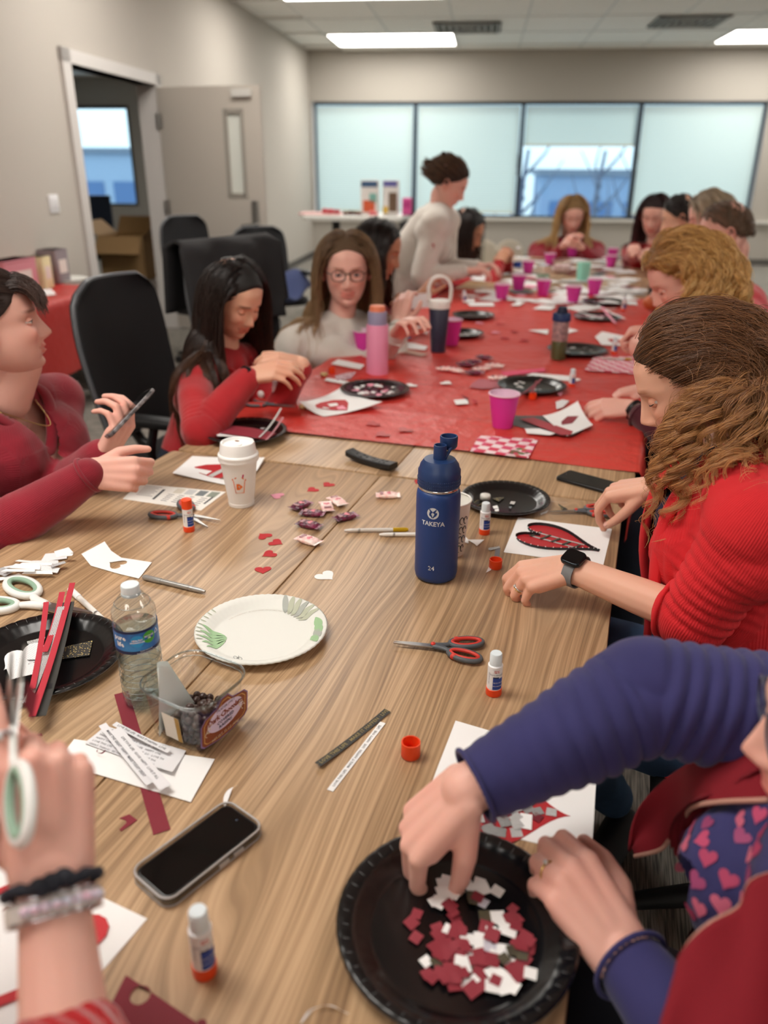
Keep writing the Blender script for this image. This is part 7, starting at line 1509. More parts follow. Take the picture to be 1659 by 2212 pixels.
# brunette in red sweater
rk = knit('red knit sweater', 'b31a22', 'a2141d', 1400)
par, J, M = seated_person('woman with long straight dark hair in a red sweater, smiling down at her hands', (506, 645, 2.62), nrm(CRT*.95-CFW*.35), cdir(.70, -.52, -.46), 1.02, rk, SK3, A(540, 812, 2.46), A(652, 788, 2.62), b_=1.05, hk=dict(brow=(.15, .12, .1), smile=1.2, blush=.8, nose=1.05, lipcol=(.95, .55, .55)), iris='3a2a20', openl=-.35, neckd=.195, lean=.12, vox=.0045, gv=.007, curlR=.55, curlL=.7, fwdR=cdir(.9, -.1, .25), fwdL=cdir(-.45, -.35, .15), dorR=cdir(-.2, -.5, .8), dorL=cdir(.3, -.6, .7), sleeve=.94)
cuffs(par, J, rk, 1.0, .93); lat, up, f_ = basis(J)
collar(par, J['neck']+f_*.03+up*.012, nrm(up+f_*.5), .085, .078, lat, rk, .008)
mk('heart_charm', mv(ell((0, 0, 0), (.013, .006, .013), 14, 8)), mat('pearl', 'e8e2dc', .15), par, world=False).location = J['neck']+f_*.155-up*.075-wloc(par)
d = nrm(J['wrR']-J['elR']); wc = J['wrR']-d*.014; dor = cdir(-.3, -.7, .5); dor = nrm(dor-d*dor.dot(d)); e_ = np.cross(d, dor); band('watch_strap', par, wc, d, .034, .030, e_, .024, BLACK, .002)
Mx = np.eye(4); Mx[:3, 0] = e_; Mx[:3, 1] = d; Mx[:3, 2] = dor; Mx[:3, 3] = wc+dor*.029; mk('watch_case', tf(rbox(.034, .038, .009, .009, .002), Mx), mat('dark steel', '2e3338', .2, metal=.8), par, world=True)
hm5 = hairmat('long dark hair', '120c0b', '2a1a15', '6a4630', .3, .25)
cmp_ = lambda g: np.stack([np.sign(g[:, 0]-.12)*.95, -.30+0*g[:, 1], -.25+0*g[:, 2]], 1)
hair(par, M, hm5, 8000, 260, .56, 40, .82, .30, 0, .3, .004, 5., .45, .0008, .013, .016, 7, HAIRLINE, .12, obst(J), .003, comb=cmp_, capm=mat('black hair base', '0f0a09', .6), facey=.062, tuck=.05)
# woman in white with glasses
wk = knit('cream sweater', 'd9d3ca', 'cfc8be', 1400)
par, J, M = seated_person('woman in a cream sweater with red stitching, glasses and long light brown hair facing us', (748, 583, 3.36), nrm(CRT*.62-CFW*.78), cdir(.10, -.95, -.12), 1.2, wk, SK2, A(858, 722, 3.22), A(862, 698, 3.50), b_=1.15, hk=dict(smile=1.2, blush=1., brow=(.5, .38, .3)), iris='4a5a60', openl=.35, lookdown=0, neckd=.20, lean=.10, vox=.006, gv=.0075, elh=(-.6, .45, -.6), elw=0)
cuffs(par, J, wk, 1.2, .92); glasses(par, M, '2c2422'); lat, up, f_ = basis(J); collar(par, J['neck']+f_*.015+up*.03, nrm(up+f_*.3), .078, .072, lat, wk, .008)
rs_ = mat('red stitching', 'b3323c', .8)
for q in (-1, 1): mk('stitched_arc', tube(bez([J['neck']+f_*.172-up*.12+lat*q*.004, J['neck']+f_*.180-up*.095+lat*q*.03, J['neck']+f_*.172-up*.10+lat*q*.065, J['neck']+f_*.160-up*.135+lat*q*.085], 14), .004, 6), rs_, par, world=True)
hm6 = hairmat('long light brown hair', '5a4430', '8a6c4c', 'b8966c', .45, .3)
hair(par, M, hm6, 6000, 220, .50, 34, .82, .30, 0, .3, .008, 7., .4, .0010, .016, .02, 8, HAIRLINE, .15, obst(J, 1.1), .004, comb=lambda g: np.stack([np.sign(g[:, 0]+.001)*.95, -.25+0*g[:, 1], -.3+0*g[:, 2]], 1), capm=mat('brown base 2', '55402c', .8), facey=.06)
# dark haired woman behind her
r2 = knit('deep red sweater', '9c1622', '8a1220')
par, J, M = seated_person('dark-haired woman in deep red seated behind the woman with glasses', (818, 540, 4.0), nrm(CRT*.9-CFW*.1), cdir(.93, -.15, -.33), 1.18, r2, SK4, A(862, 665, 3.85), A(905, 640, 4.05), hk=dict(brow=(.2, .15, .13), smile=.6), iris='3a2a20', openl=-.1, vox=.0075, gv=.009, neckd=.2, lean=.1)
cuffs(par, J, r2, 1.12, .92)
hair(par, M, hm5, 4500, 200, .50, 30, .82, .30, 0, .3, .006, 5., .45, .0012, .015, .016, 9, HAIRLINE, .12, obst(J, 1.1), .003, comb=cmp_, capm=mat('black hair base', '0f0a09', .6), facey=.06, tuck=.1)
hp_paper = A(905, 650, 3.85); o = mk('held_paper', grid(4, 4, lambda u, v: tuple(np.array([0, 0, 0])+CRT*(u-.5)*.12+V3(0, 0, 1)*(v-.5)*.07+CFW*(u-.5)*.06)), WHITE, None); o.location = hp_paper; tag(o, 'white paper held up by the dark-haired woman in deep red', 'paper')
# standing woman in white
par, J, M = seated_person('standing woman in a cream sweater and jeans bending over the table, hair in a bun', (972, 398, 5.0), nrm(CRT*.93-CFW*.2), cdir(.86, -.15, -.48), 1.13, wk, SK2, A(1006, 585, 4.95), A(1035, 575, 5.2), hk=dict(smile=.2, brow=(.3, .2, .15)), openl=-.2, vox=.0085, gv=.010, neckd=.15, lean=.34, stand=True, b_=1.32)
cuffs(par, J, wk, 1.13, .92)
den = mat('blue denim', '2b4463', .9); [setattr(ch.material_slots[0], 'material', den) for ch in par.children if ch.name.startswith('trousers')]
mk('red_sleeve_patch', tf(box(-.012, .012, -.03, .03, -.05, .05), Tm(0, 0, 0)), mat('red stitching', 'b3323c', .8), par, world=False, smooth=False).location = (J['shR']*.5+J['elR']*.5+cdir(.5, -.6, 0)*.045)-wloc(par)
hm8 = hairmat('brown updo hair', '2e2018', '4a3527', '6d5039', .4)
hair(par, M, hm8, 3000, 200, .10, 14, .9, .03, 0, 1, 0, 5, .3, .0012, .010, .006, 5, comb=lambda g: np.stack([-g[:, 0]*.3, -1+0*g[:, 1], .25+0*g[:, 2]], 1), capm=mat('brown base 3', '2e2018', .7), tuck=.35)
bc = M[:3, 3]+M[:3, :3] @ V3(0, -.085, .105); mk('hair_bun', cat(*[tube([bc+nrm(V3(math.cos(q*1.3), math.sin(q*1.3), .6+.4*math.sin(q)))*t_*.036+V3(.010*math.sin(t_*9+q), 0, .01*t_) for t_ in np.linspace(0, 1, 8)], np.linspace(.018, .006, 8), 7) for q in range(9)]), hm8, par, world=True)
# woman in red leaning, left side far
par, J, M = seated_person('long dark-haired woman in red leaning right of the standing woman', (1008, 500, 5.95), nrm(CRT*.9-CFW*.25), cdir(.85, -.3, -.42), 1.3, rk, SK4, A(1080, 568, 5.8), A(1095, 562, 6.1), hk=dict(brow=(.2, .15, .13)), openl=-.2, vox=.009, gv=.010, lean=.1)
cuffs(par, J, rk, 1.2, .92)
hair(par, M, hm5, 3500, 180, .42, 26, .82, .30, 0, .3, .006, 5., .45, .0016, .016, .018, 19, HAIRLINE, .12, obst(J, 1.2), .003, comb=cmp_, capm=mat('black hair base', '0f0a09', .6), facey=.06)
# blonde woman at the head of the table
r3 = knit('crimson sweater', '94182c', '851426')
par, J, M = seated_person('blonde woman in a crimson sweater seated at the far head of the table', (1236, 464, 7.35), nrm(-CFW+CRT*.05), cdir(.02, -.9, -.42), 1.32, r3, SK2, A(1215, 533, 7.05), A(1256, 535, 7.05), hk=dict(brow=(.5, .4, .3)), openl=-.2, vox=.0095, gv=.011, lean=.08, b_=1.25, elh=(0, .5, -.5))
cuffs(par, J, r3, 1.28, .92)
hair(par, M, hairmat('blond hair', '8a6a45', 'b8935f', 'd8bb86'), 3200, 160, .36, 24, .82, .30, 0, .3, .007, 6., .4, .0018, .017, .02, 10, None, .15, obst(J, 1.25), .004, comb=lambda g: np.stack([np.sign(g[:, 0]+.001)*.95, -.25+0*g[:, 1], -.3+0*g[:, 2]], 1), capm=mat('blond base', '80633f', .8), facey=.06) if 0 else hair(par, M, hairmat('blond hair', '8a6a45', 'b8935f', 'd8bb86'), 3200, 160, .36, 24, .82, .30, 0, .3, .007, 6., .4, .0018, .017, .02, 10, HAIRLINE, .15, obst(J, 1.25), .004, comb=lambda g: np.stack([np.sign(g[:, 0]+.001)*.95, -.25+0*g[:, 1], -.3+0*g[:, 2]], 1), capm=mat('blond base', '80633f', .8), facey=.06)
# dark red haired woman, far right
par, J, M = seated_person('dark-haired woman in bright red at the far right end of the table', (1414, 466, 6.3), nrm(-CRT*.7-CFW*.5), cdir(-.45, -.75, -.30), 1.22, rk, SK2, A(1372, 532, 5.8), A(1400, 540, 5.6), hk=dict(brow=(.2, .12, .12)), openl=-.2, vox=.0095, gv=.011, lean=.08)
cuffs(par, J, rk, 1.22, .92)
hmr = hairmat('dark auburn hair', '1e0c0e', '3a1a1c', '53282a', .4)
hair(par, M, hmr, 3000, 160, .34, 24, .82, .30, 0, .3, .005, 6., .4, .0018, .017, .018, 11, ([-1.0, -.6, -.15, .15, .45, .8, 1.0], [-.6, -.5, -.2, .0, .36, .60, .64]), .15, obst(J, 1.2), .004, comb=cmp_, capm=mat('auburn base', '1e0c0e', .8), facey=.06)
# man with dark cropped hair
short = dict(n_=2600, guides=260, L=.03, steps=6, stiff=.8, grav=.1, clump=.1, rad_=.0016, width=.010, off=.004)
par, J, M = seated_person('man with short dark hair mostly hidden behind the balding man', (1468, 472, 5.15), nrm(-CRT*.9-CFW*.1), cdir(-.8, .25, -.25), 1.18, knit('grey shirt', '7d7a78'), SK3, A(1430, 560, 5.0), None, hk=dict(brow=(.2, .15, .12), jaw=1.15), openl=-.1, vox=.0095, gv=.011)
cuffs(par, J, MATS['grey shirt'], 1.18, .92, .034); hair(par, M, hairmat('short black hair', '14100f', '241c19', '3a2e28'), seed=21, capm=mat('black hair base', '0f0a09', .6), **short)
# pale blond head behind the balding man
par, J, M = seated_person('person with pale ash blond hair directly behind the balding man', (1532, 470, 4.55), nrm(-CRT*.9), cdir(-.85, .2, -.3), 1.18, knit('pale grey shirt', 'a7a29e'), SK2, A(1470, 575, 4.5), None, hk=dict(), openl=-.1, vox=.0095, gv=.011)
cuffs(par, J, MATS['pale grey shirt'], 1.18, .92, .034); hair(par, M, hairmat('ash blond hair', '8d7c66', 'a8977f', 'c4b59c'), 2600, 180, .16, 12, .85, .15, 0, .6, .003, 5, .3, .0016, .012, .014, 22, capm=mat('ash base', '85755f', .8), tuck=.1)
# balding man in coral red
cr = knit('coral red shirt', 'd23a44', 'c5323c')
par, J, M = seated_person('balding man with glasses in a coral red shirt, right side of the table', (1566, 505, 3.72), nrm(-CRT*.95-CFW*.05), cdir(-.85, .22, -.42), 1.16, cr, SK2, A(1480, 640, 3.6), A(1500, 650, 3.4), hk=dict(brow=(.5, .38, .3), jaw=1.2, fat=.2, blush=1), openl=-.1, vox=.0075, gv=.009, b_=1.2, neckd=.215)
cuffs(par, J, cr, 1.2, .92); glasses(par, M, '3b3b40')
hlb = ([-1.0, -.6, -.15, .15, .45, .8, 1.0], [-.60, -.52, -.12, .22, .66, .80, .9])
hair(par, M, hairmat('thin brown hair', '4b382a', '6a5240', '86705c'), seed=23, hl=hlb, capm=mat('thin brown base', '6a4f3e', .8), n_=3200, guides=320, L=.028, steps=6, stiff=.8, grav=.1, clump=.1, rad_=.0011, width=.010, off=.004)
# hidden woman in maroon with the black wristband
mr = knit('maroon blouse', '4f1222', '430f1c')
par, J, M = seated_person('woman in maroon with a black wristband, her head hidden behind the curly brown hair', (1590, 850, 2.22), nrm(-CRT*.95+CFW*.05), cdir(-.85, .1, -.5), 1.02, mr, SK2, A(1395, 838, 2.80), A(1345, 868, 2.55), b_=1.05, hk=dict(), openl=-.2, vox=.0045, gv=.0065, lean=.12, curlL=.6, curlR=.5, fwdL=cdir(-.9, .25, -.05), fwdR=cdir(-.85, .1, -.2), dorL=cdir(-.2, -.55, .8), sleeve=.82)
cuffs(par, J, mr, 1.05, .82, .040)
d = nrm(J['wrL']-J['elL']); band('black_wristband', par, J['wrL']-d*.012, d, .032, .029, (0, 0, 1), .014, BLACK, .003)
hair(par, M, hm8, 2500, 160, .25, 18, .82, .28, 0, .3, .005, 6., .4, .0009, .014, .012, 24, capm=mat('brown base 3', '2e2018', .7), facey=.06)
# curly blonde woman
mp_ = knit('rose red top', 'a82a3a', '9c2433')
par, J, M = seated_person('woman with curly golden blonde hair looking down, right side of the table', (1470, 600, 2.72), nrm(-CRT*.95-CFW*.05), cdir(-.84, .05, -.55), 1.10, mp_, SK2, A(1425, 712, 2.9), A(1430, 745, 2.75), b_=1.05, hk=dict(brow=(.6, .45, .35), blush=1.2), openl=-.3, vox=.006, gv=.008, lean=.12, curlL=1.0, curlR=1.0)
cuffs(par, J, mp_, 1.1, .92)
hmb = hairmat('golden curls', '8f6335', 'cf9f5c', 'f8dca0', .36, .5)
hair(par, M, hmb, 9000, 320, .38, 42, .80, .26, 0, .5, .013, 15., .62, .0010, .018, .016, 25, ([-1.0, -.6, -.15, .15, .40, .62, .8, 1.0], [-.55, -.50, -.30, -.05, .22, .46, .60, .66]), .22, obst(J, 1.1), .004, comb=lambda g: np.stack([np.sign(g[:, 0]+.001)*.8, -.6+0*g[:, 1], -.3+0*g[:, 2]], 1), wave0=.08, capm=mat('golden base', '80592e', .8), facey=.0, tuck=.25, facez=(-.13, .07), fsoft=.5, gramp=.22, kill=.045)
# ================================================================= CHAIRS
chm = mat('black chair fabric', '131316', .75, bump=(900, .4, .001)); chp = mat('black chair plastic', '101012', .45); chg = mat('grey chair trim', '5a5c60', .4)
def office_chair(label, x, y, face, top=1.06, wide=.48, seat=.46, arms=.66, lean=.12, group='black office chairs round the tables', draped=None, trim=True, back=True):
    t_ = thing('office_chair', label, 'chair', (x, y, 0), face, group)          # faces local +x
    w = wide/2
    mk('seat', mv(rbox(.46, .46, .07, .09, .025), z=seat-.07), chm, t_)
    if back:
        h0, h1 = seat+.06, top
        def bf(off):
            return lambda u, v: (-.20-lean*v-.05*(1-(2*u-1)**2)+off-.012*math.sin(v*PI), (2*u-1)*w*(1-.16*max(0, v-.55)**2*8*.6)*(1-.10*(1-v)**2)*math.sqrt(max(0.0, 1-max(0, (v-.86)/.142)**2*.55)), h0+(h1-h0)*v)
        a = grid(14, 18, bf(.018)); b_ = grid(14, 18, bf(-.018)); nv_ = len(a[0]); Fs = a[1]+[tuple(i+nv_ for i in q[::-1]) for q in b_[1]]
        rim_ = [i for i in range(14)]+[14*j+13 for j in range(1, 18)]+[14*17+i for i in range(12, -1, -1)]+[14*j for j in range(16, 0, -1)]
        Fs += [(rim_[i], rim_[(i+1) % len(rim_)], rim_[(i+1) % len(rim_)]+nv_, rim_[i]+nv_) for i in range(len(rim_))]
        mk('backrest', (np.vstack([a[0], b_[0]]), Fs), chm, t_, sharp=50)
        if trim: mk('back_frame', tube([((a[0][i]+b_[0][i])/2) for i in rim_], .011, 6, closed=True), chg, t_)
        mk('back_support', tube(bez([(-.10, 0, seat-.05), (-.27, 0, seat+.02), (-.30, 0, seat+.25)], 8), .022, 8), chp, t_)
    for s in (-1, 1):
        mk('armrest', tf(rbox(.27, .075, .035, .035, .012), Tm(.02, s*.27, arms-.035)), chp, t_); mk('armrest_post', tube(bez([(.0, s*.27, arms-.03), (-.02, s*.28, seat+.05), (0, s*.22, seat-.05)], 8), .017, 8), chp, t_)
    mk('gas_column', lathe([(0, .1), (.028, .1), (.028, .25), (.02, .25), (.02, seat-.07), (0, seat-.07)], 14), chp, t_)
    for k_ in range(5):
        a = 2*PI*k_/5+.3; mk('base_leg', tube(bez([(0, 0, .12), (.16*math.cos(a), .16*math.sin(a), .10), (.30*math.cos(a), .30*math.sin(a), .075)], 6), [.028, .026, .023, .02, .017, .014], 8), chp, t_)
        mk('caster', tf(lathe([(0, -.022), (.026, -.022), (.03, 0), (.026, .022), (0, .022)], 12), Tm(.30*math.cos(a), .30*math.sin(a), .03, rx=PI/2, rz=a)), chp, t_)
    if draped:
        col, hgt = draped; cm = mat('draped coat '+col, col, .9, bump=(60, .4, .004))
        def df_(u, v):
            s_ = (v-.45)*1.1; zt = top+.02; yy = (2*u-1)*(w+.045)*(1-.12*(v > .9)); r_ = .045*math.sin(u*17)*.25
            if abs(s_) < .06: return (-.20-lean+.0+s_*.9+r_*.3, yy*.92, zt+.025*math.cos(s_/.06*PI/2))
            if s_ > 0: return (-.20-lean+.055+.02*math.sin(u*13)+(s_-.06)*.10, yy, zt-(s_-.06)*hgt*1.2)
            return (-.20-lean-.06+.018*math.sin(u*15+1)+(s_+.06)*.05, yy, zt+(s_+.06)*hgt*1.2)
        c_ = grid(30, 34, df_); o = mk('coat', c_, cm, None); o.location = (x, y, 0); o.rotation_euler = (0, 0, face); md = o.modifiers.new('solid', 'SOLIDIFY'); md.thickness = .012
        tag(o, 'dark coat draped over the rounded chair behind the woman with glasses', 'coat')
    return t_
def fa(v): return math.atan2(v[1], v[0])
R_, Fw = CRT, CFW
office_chair('black office chair with grey trimmed tall back under the dark-haired woman in red', -1.62, 2.62, fa(R_*.95-Fw*.30), top=1.10, wide=.54, lean=.10)
office_chair('rounded dark office chair behind the woman in cream with glasses', -1.62, 3.42, fa(R_*.8-Fw*.55), top=1.13, wide=.56, draped=('2a292b', .55))
office_chair('black office chair of the woman in burgundy, its armrest beside the table', -1.68, 1.72, .02, top=.95, arms=.665)
office_chair('black mesh office chair of the woman in the red cardigan', .36, 1.36, PI, top=.93, wide=.50)
office_chair('black office chair of the woman in the dark red vest', .52, .62, PI, top=.86, wide=.50, arms=.60)
office_chair('black office chair of the person wearing bracelets', -.72, -.62, PI/2, top=.95)
office_chair('black office chair of the woman in maroon with the wristband', .62, 2.2, PI, top=.95)
office_chair('black office chair of the curly golden blonde woman', .62, 2.75, PI, top=.95)
office_chair('black office chair of the balding man', .85, 3.75, PI, top=1.02)
office_chair('empty black office chair at the right edge beyond the balding man', 1.22, 4.7, PI+.3, top=1.0)
office_chair('grey-lit office chair standing nearest the open door', *R2W(-2.15, 6.35)[:2], RB-.5, top=1.12, wide=.5, lean=.05)
office_chair('office chair heaped with a blue jacket near the open door', *R2W(-1.75, 6.9)[:2], RB-.9, top=1.0, wide=.5)
jk = mat('blue jacket cloth', '3a4468', .9); o = mk('jacket', tf(grid(16, 16, lambda u, v: ((u-.5)*.5, (v-.5)*.5, .10*math.sin(u*6)*math.sin(v*5)+.14*(1-abs(2*u-1)))), Tm()), jk, None); o.location = R2W(-1.75, 6.85, .50); md = o.modifiers.new('solid', 'SOLIDIFY'); md.thickness = .02; tag(o, 'crumpled blue jacket on the chair near the open door', 'jacket')
# pale shell chairs by the far windows
shm = mat('cream shell', 'bdb5a4', .55); shl = mat('shell chair leg', 'a9a7a2', .35, metal=.5)
def shell(label, P, face, s=1.0):
    t_ = thing('shell_chair', label, 'chair', (P[0], P[1], 0), face, 'cream shell chairs by the far windows')
    mk('backrest', tf(ell((0, 0, 0), (.03, .27*s, .25*s), 20, 14), Tm(-.22, 0, .44+.30*s, ry=-.15)), shm, t_); mk('seat', ell((0, 0, .45), (.24, .25, .035), 20, 10), shm, t_)
    for a in (-1, 1):
        for b_ in (-1, 1): mk('leg', tube([(a*.15, b_*.15, .43), (a*.22, b_*.22, 0)], [.014, .010], 8), shl, t_)
    mk('back_post', tube([(-.18, 0, .45), (-.23, 0, .60)], .02, 8), shl, t_)
for i, (px, py, d) in enumerate(((1046, 505, 8.3), (1118, 508, 8.3), (1630, 545, 6.6))):
    shell('cream oval-backed chair, %s' % ['left one beside the leaning woman in red', 'right one of the pair left of the blonde woman in crimson', 'one at the right edge beside the balding man', 'farther one between the pair by the window wall'][i], A(px, py, d), RB-PI/2+.3*i, .62)
# ================================================================= CUPS, BOTTLES, PLATES ON THE FAR HALF
mg = mat('magenta paper cup', 'd4399f', .45, sss=0); cw = mat('cup inside white', 'e9c6da', .5)
def pcup(label, base, rimrow, z=CT, rt=.047, rb_=.031):
    P = on(*base, z); H = hz(P, rimrow)-z; H = min(max(H, .09), .14); t_ = thing('paper_cup', label, 'cup', P, 0, 'magenta paper cups')
    mk('cup_wall', lathe([(0, .004), (rb_*.97, .004), (rb_, 0), (rt, H)], 32), mg, t_, sharp=50); mk('cup_inside', lathe([(0, .006), (rb_*.93, .006), (rt*.97, H-.0005)], 32), cw, t_, sharp=50)
    mk('rolled_rim', tube([(rt*math.cos(a), rt*math.sin(a), H) for a in np.linspace(0, 2*PI, 32, endpoint=False)], .0026, 8, closed=True), cw, t_)
pcup('large magenta paper cup nearest the camera on the red cloth', (1085, 921), 850)
pcup('magenta cup standing behind the dark tumbler with the white handle', (974, 744), 690)
pcup('magenta cup mostly hidden behind the pink bottle', (786, 758), 718)
for i, (b_, r_) in enumerate([((1083, 646), 616), ((1119, 629), 594), ((1172, 640), 604), ((1237, 654), 618), ((1282, 638), 602), ((1140, 590), 566), ((1187, 572), 548), ((1187, 548), 530), ((1235, 553), 531), ((1319, 577), 552), ((1322, 560), 536)]):
    pcup('magenta cup, %s' % ['leftmost of the front row of far cups', 'second from the left in the far cups, set back', 'in the middle in front of the mint tumbler', 'nearest of the far cups, behind the green tumbler', 'rightmost of the front row of far cups', 'left of the clear container, among white papers', 'front one of two lined up left of the clear container', 'rear one of two lined up left of the clear container', 'directly in front of the blonde woman in crimson', 'front one of the pair by the right end hands', 'rear one of the pair by the right end hands'][i], b_, r_, .745 if b_[1] < 641 else CT)
def bottle(name, label, base, rows, rad_, prof_m, z=CT):
    """rows: picture rows of the stacked sections; prof_m: (name, material, r0, r1) each"""
    P = on(*base, z); t_ = thing(name, label, 'bottle', P); h = [0]+[hz(P, r_)-z for r_ in rows]
    for i, (nm, m_, r0, r1) in enumerate(prof_m):
        mk(nm, lathe([(0, h[i]), (rad_*r0, h[i]), (rad_*r0*1.0, h[i]+.002), (rad_*r1, h[i+1]-.004), (rad_*r1*.94, h[i+1]), (0, h[i+1])], 36), m_, t_, sharp=50)
    return t_, h
bottle('water_bottle', 'tall pale pink bottle with grey lilac lid on the red cloth', (815, 806), (700, 672, 660), .043, [('body', mat('pink bottle coat', 'e08cab', .45), .98, 1.0), ('lid', mat('lilac grey lid', '8f8ba6', .5), .86, .84), ('lid_top', mat('coral lid top', 'e0805e', .5), .72, .7)])
tb, h = bottle('tumbler', 'tapered dark navy tumbler with white loop handle lid', (946, 759), (665, 648), .045, [('body', mat('dark navy tumbler coat', '2b2b40', .4), .70, 1.0), ('lid', mat('white lid', 'e2dcd6', .4), 1.04, 1.06)])
hh = hz(np.array(tb.location), 600)-CT; ww = .045
mk('carry_handle', tube(bez([-CRT*ww+V3(0, 0, h[2]-.01), -CRT*ww*1.05+V3(0, 0, h[2]+(hh-h[2])*.6), -CRT*ww*.5+V3(0, 0, hh), CRT*ww*.5+V3(0, 0, hh), CRT*ww*1.05+V3(0, 0, h[2]+(hh-h[2])*.6), CRT*ww+V3(0, 0, h[2]-.01)], 24), .0085, 8), mat('white lid', 'e2dcd6', .4), tb)
tg, h = bottle('tumbler', 'clear floral tumbler with navy flip lid and green drink', (1205, 774), (735, 692, 676, 662), .034, [('green_drink', mat('green drink', '4a5a34', .3), .92, .94), ('printed_wall', mat('floral wall', 'c9a5a0', .3, var=('7e6a72', 60, .6)), .98, 1.0), ('lid', mat('navy lid plastic', '1b3563', .4), 1.15, 1.1), ('flip_lid', mat('navy flip lid', '15203c', .4), .7, .55)])
mk('clear_wall', lathe([(.034, 0), (.0345, h[2])], 28), GLASS, tg)
tm_, h = bottle('tumbler', 'pale mint green tumbler among the far magenta cups', (1258, 606), (568,), .048, [('body', mat('mint plastic', '8fd0bb', .45), .9, 1.0)], .745); mk('rolled_rim', tube([(.048*math.cos(a), .048*math.sin(a), h[1]) for a in np.linspace(0, 2*PI, 28, endpoint=False)], .003, 6, closed=True), mat('mint plastic', '8fd0bb', .45), tm_)
tj, h = bottle('glass_jar', 'clear jar with pale green band beside the leftmost far cups', (1172, 606), (572,), .045, [('jar_wall', GLASS, 1.0, 1.0)], .745); mk('green_band', lathe([(.0455, .01), (.0455, .045)], 28), mat('pale green band', '9fb8a6', .5), tj)
tcn = thing('clear_container', 'clear plastic container of pink papers between far cups', 'container', on(1213, 588, .745)); mk('container_wall', mv(rbox(.15, .12, .10, .02, .004), z=0), GLASS, tcn); mk('pink_filling', mv(rbox(.13, .10, .055, .02, .01), z=.003), mat('pinkish filling', 'c59a9a', .8, var=('e8d8d6', 50, .6)), tcn)
twb = thing('plastic_water_bottle', 'small clear water bottle with blue label among far papers', 'bottle', on(1116, 592, .745)); mk('bottle_shell', lathe([(0, 0), (.03, 0), (.03, .13), (.013, .17), (.013, .185), (0, .185)], 20), GLASS, twb); mk('label_wrap', lathe([(.0305, .05), (.0305, .09)], 20), BLUEINK, twb); mk('cap', lathe([(0, .20), (.014, .20), (.014, .182), (0, .182)], 14), WPLAS, twb)
# orange round object held near the curly blonde woman
og_ = mk('orange_ball', ell((0, 0, 0), (.052, .048, .042), 24, 16), mat('burnt orange skin', 'c8683c', .55, bump=(90, .2, .001)), None); og_.location = on(1406, 676, CT)+V3(0, 0, .055); tag(og_, 'round orange ball on the table in front of the curly golden blonde woman', 'ball')
# plates on cloth
def bits(P, R, n_, cols, label, grp, seed, z, s0=.018):
    r_ = random.Random(seed)
    for i in range(n_):
        a = r_.uniform(0, 6.3); q = R*.62*math.sqrt(r_.random()); c = cols[r_.randrange(len(cols))]; s_ = r_.uniform(.6, 1.5)*s0
        sh = heart(s_*1.3, 12) if r_.random() < .4 else [(-.5*s_, -.35*s_), (.5*s_, -.4*s_), (.4*s_, .4*s_), (-.4*s_, .3*s_)]
        o = mk('paper_scrap', prism(sh, 0, .0006), c, None, smooth=False); o.location = (P[0]+q*math.cos(a), P[1]+q*math.sin(a), z+.004+.0008*(i % 6)); o.rotation_euler = (r_.uniform(-.15, .15), r_.uniform(-.15, .15), r_.uniform(0, 6)); tag(o, label, 'paper scrap', grp)
for c_, R_p, lab, n_, cols, sl in [((810, 846), .125, 'black plate covered in white hearts and scraps, near the pink bottle', 26, [WHITE, WHITE, WHITE, PINK, DRED], 'paper bit in the black plate near the pink bottle'), ((530, 938), .125, 'black plate under dark red card at the left table corner', 10, [WHITE, DOTW, MATS['light grey card']], 'pale paper bit in the black plate at the left table corner'), ((1148, 838), .125, 'black plate with red ribbons behind the large magenta cup', 7, [WHITE, MATS['light grey card']], 'white paper bit in the black plate behind the large magenta cup'),
        ((1000, 724), .10, 'black plate of grey scraps right of the second magenta cup', 8, [MATS['light grey card'], WHITE], 'grey paper bit in the plate by the second magenta cup'), ((1022, 684), .115, 'black plate alone at the middle of the red cloth', 3, [MATS['mid grey card']], 'grey paper bit in the lone black plate'), ((1246, 760), .13, 'black plate right of the green drink tumbler', 8, [WHITE, MATS['light grey card']], 'white paper bit in the black plate by the green drink tumbler'),
        ((1290, 688), .13, 'black plate heaped with pale strips by the blonde woman', 12, [WHITE, PINK, MATS['light grey card']], 'pale paper bit in the plate by the blonde woman'), ((1305, 655), .13, 'black plate behind the heaped one by the blonde woman', 8, [MATS['mid grey card'], WHITE], 'grey paper bit in the rear plate by the blonde woman')]:
    t_ = blackplate(c_, R_p, lab, CT+.002, nr=30); bits(t_.location, R_p, n_, cols, sl, lab.replace('black plate', 'paper bits on the plate')[:60], int(c_[0]), CT+.002)
# left corner plate: dark red card and strips on it
flat('red_card', [(444, 912), (548, 925), (598, 936), (577, 950), (470, 934)], mat('brick red card', '8e2f3c', .6), 'brick red card lying across the left corner plate', 'paper', CT+.022)
flat('paper_sheet', [(458, 929), (500, 920), (548, 936), (548, 946), (470, 942)], WHITE, 'white curved paper under the brick red card', 'paper', CT+.018)
strip('paper_strip', (560, 945), (608, 902), .006, MATS['light grey card'], 'thin pale strip sticking out of the left corner plate, rear one', 'strip', z=CT+.024, lift=(0, .03)); strip('paper_strip', (575, 950), (612, 915), .006, mat('rose card', 'b77f86', .6), 'thin rose strip sticking out of the left corner plate, front one', 'strip', z=CT+.026, lift=(0, .02))
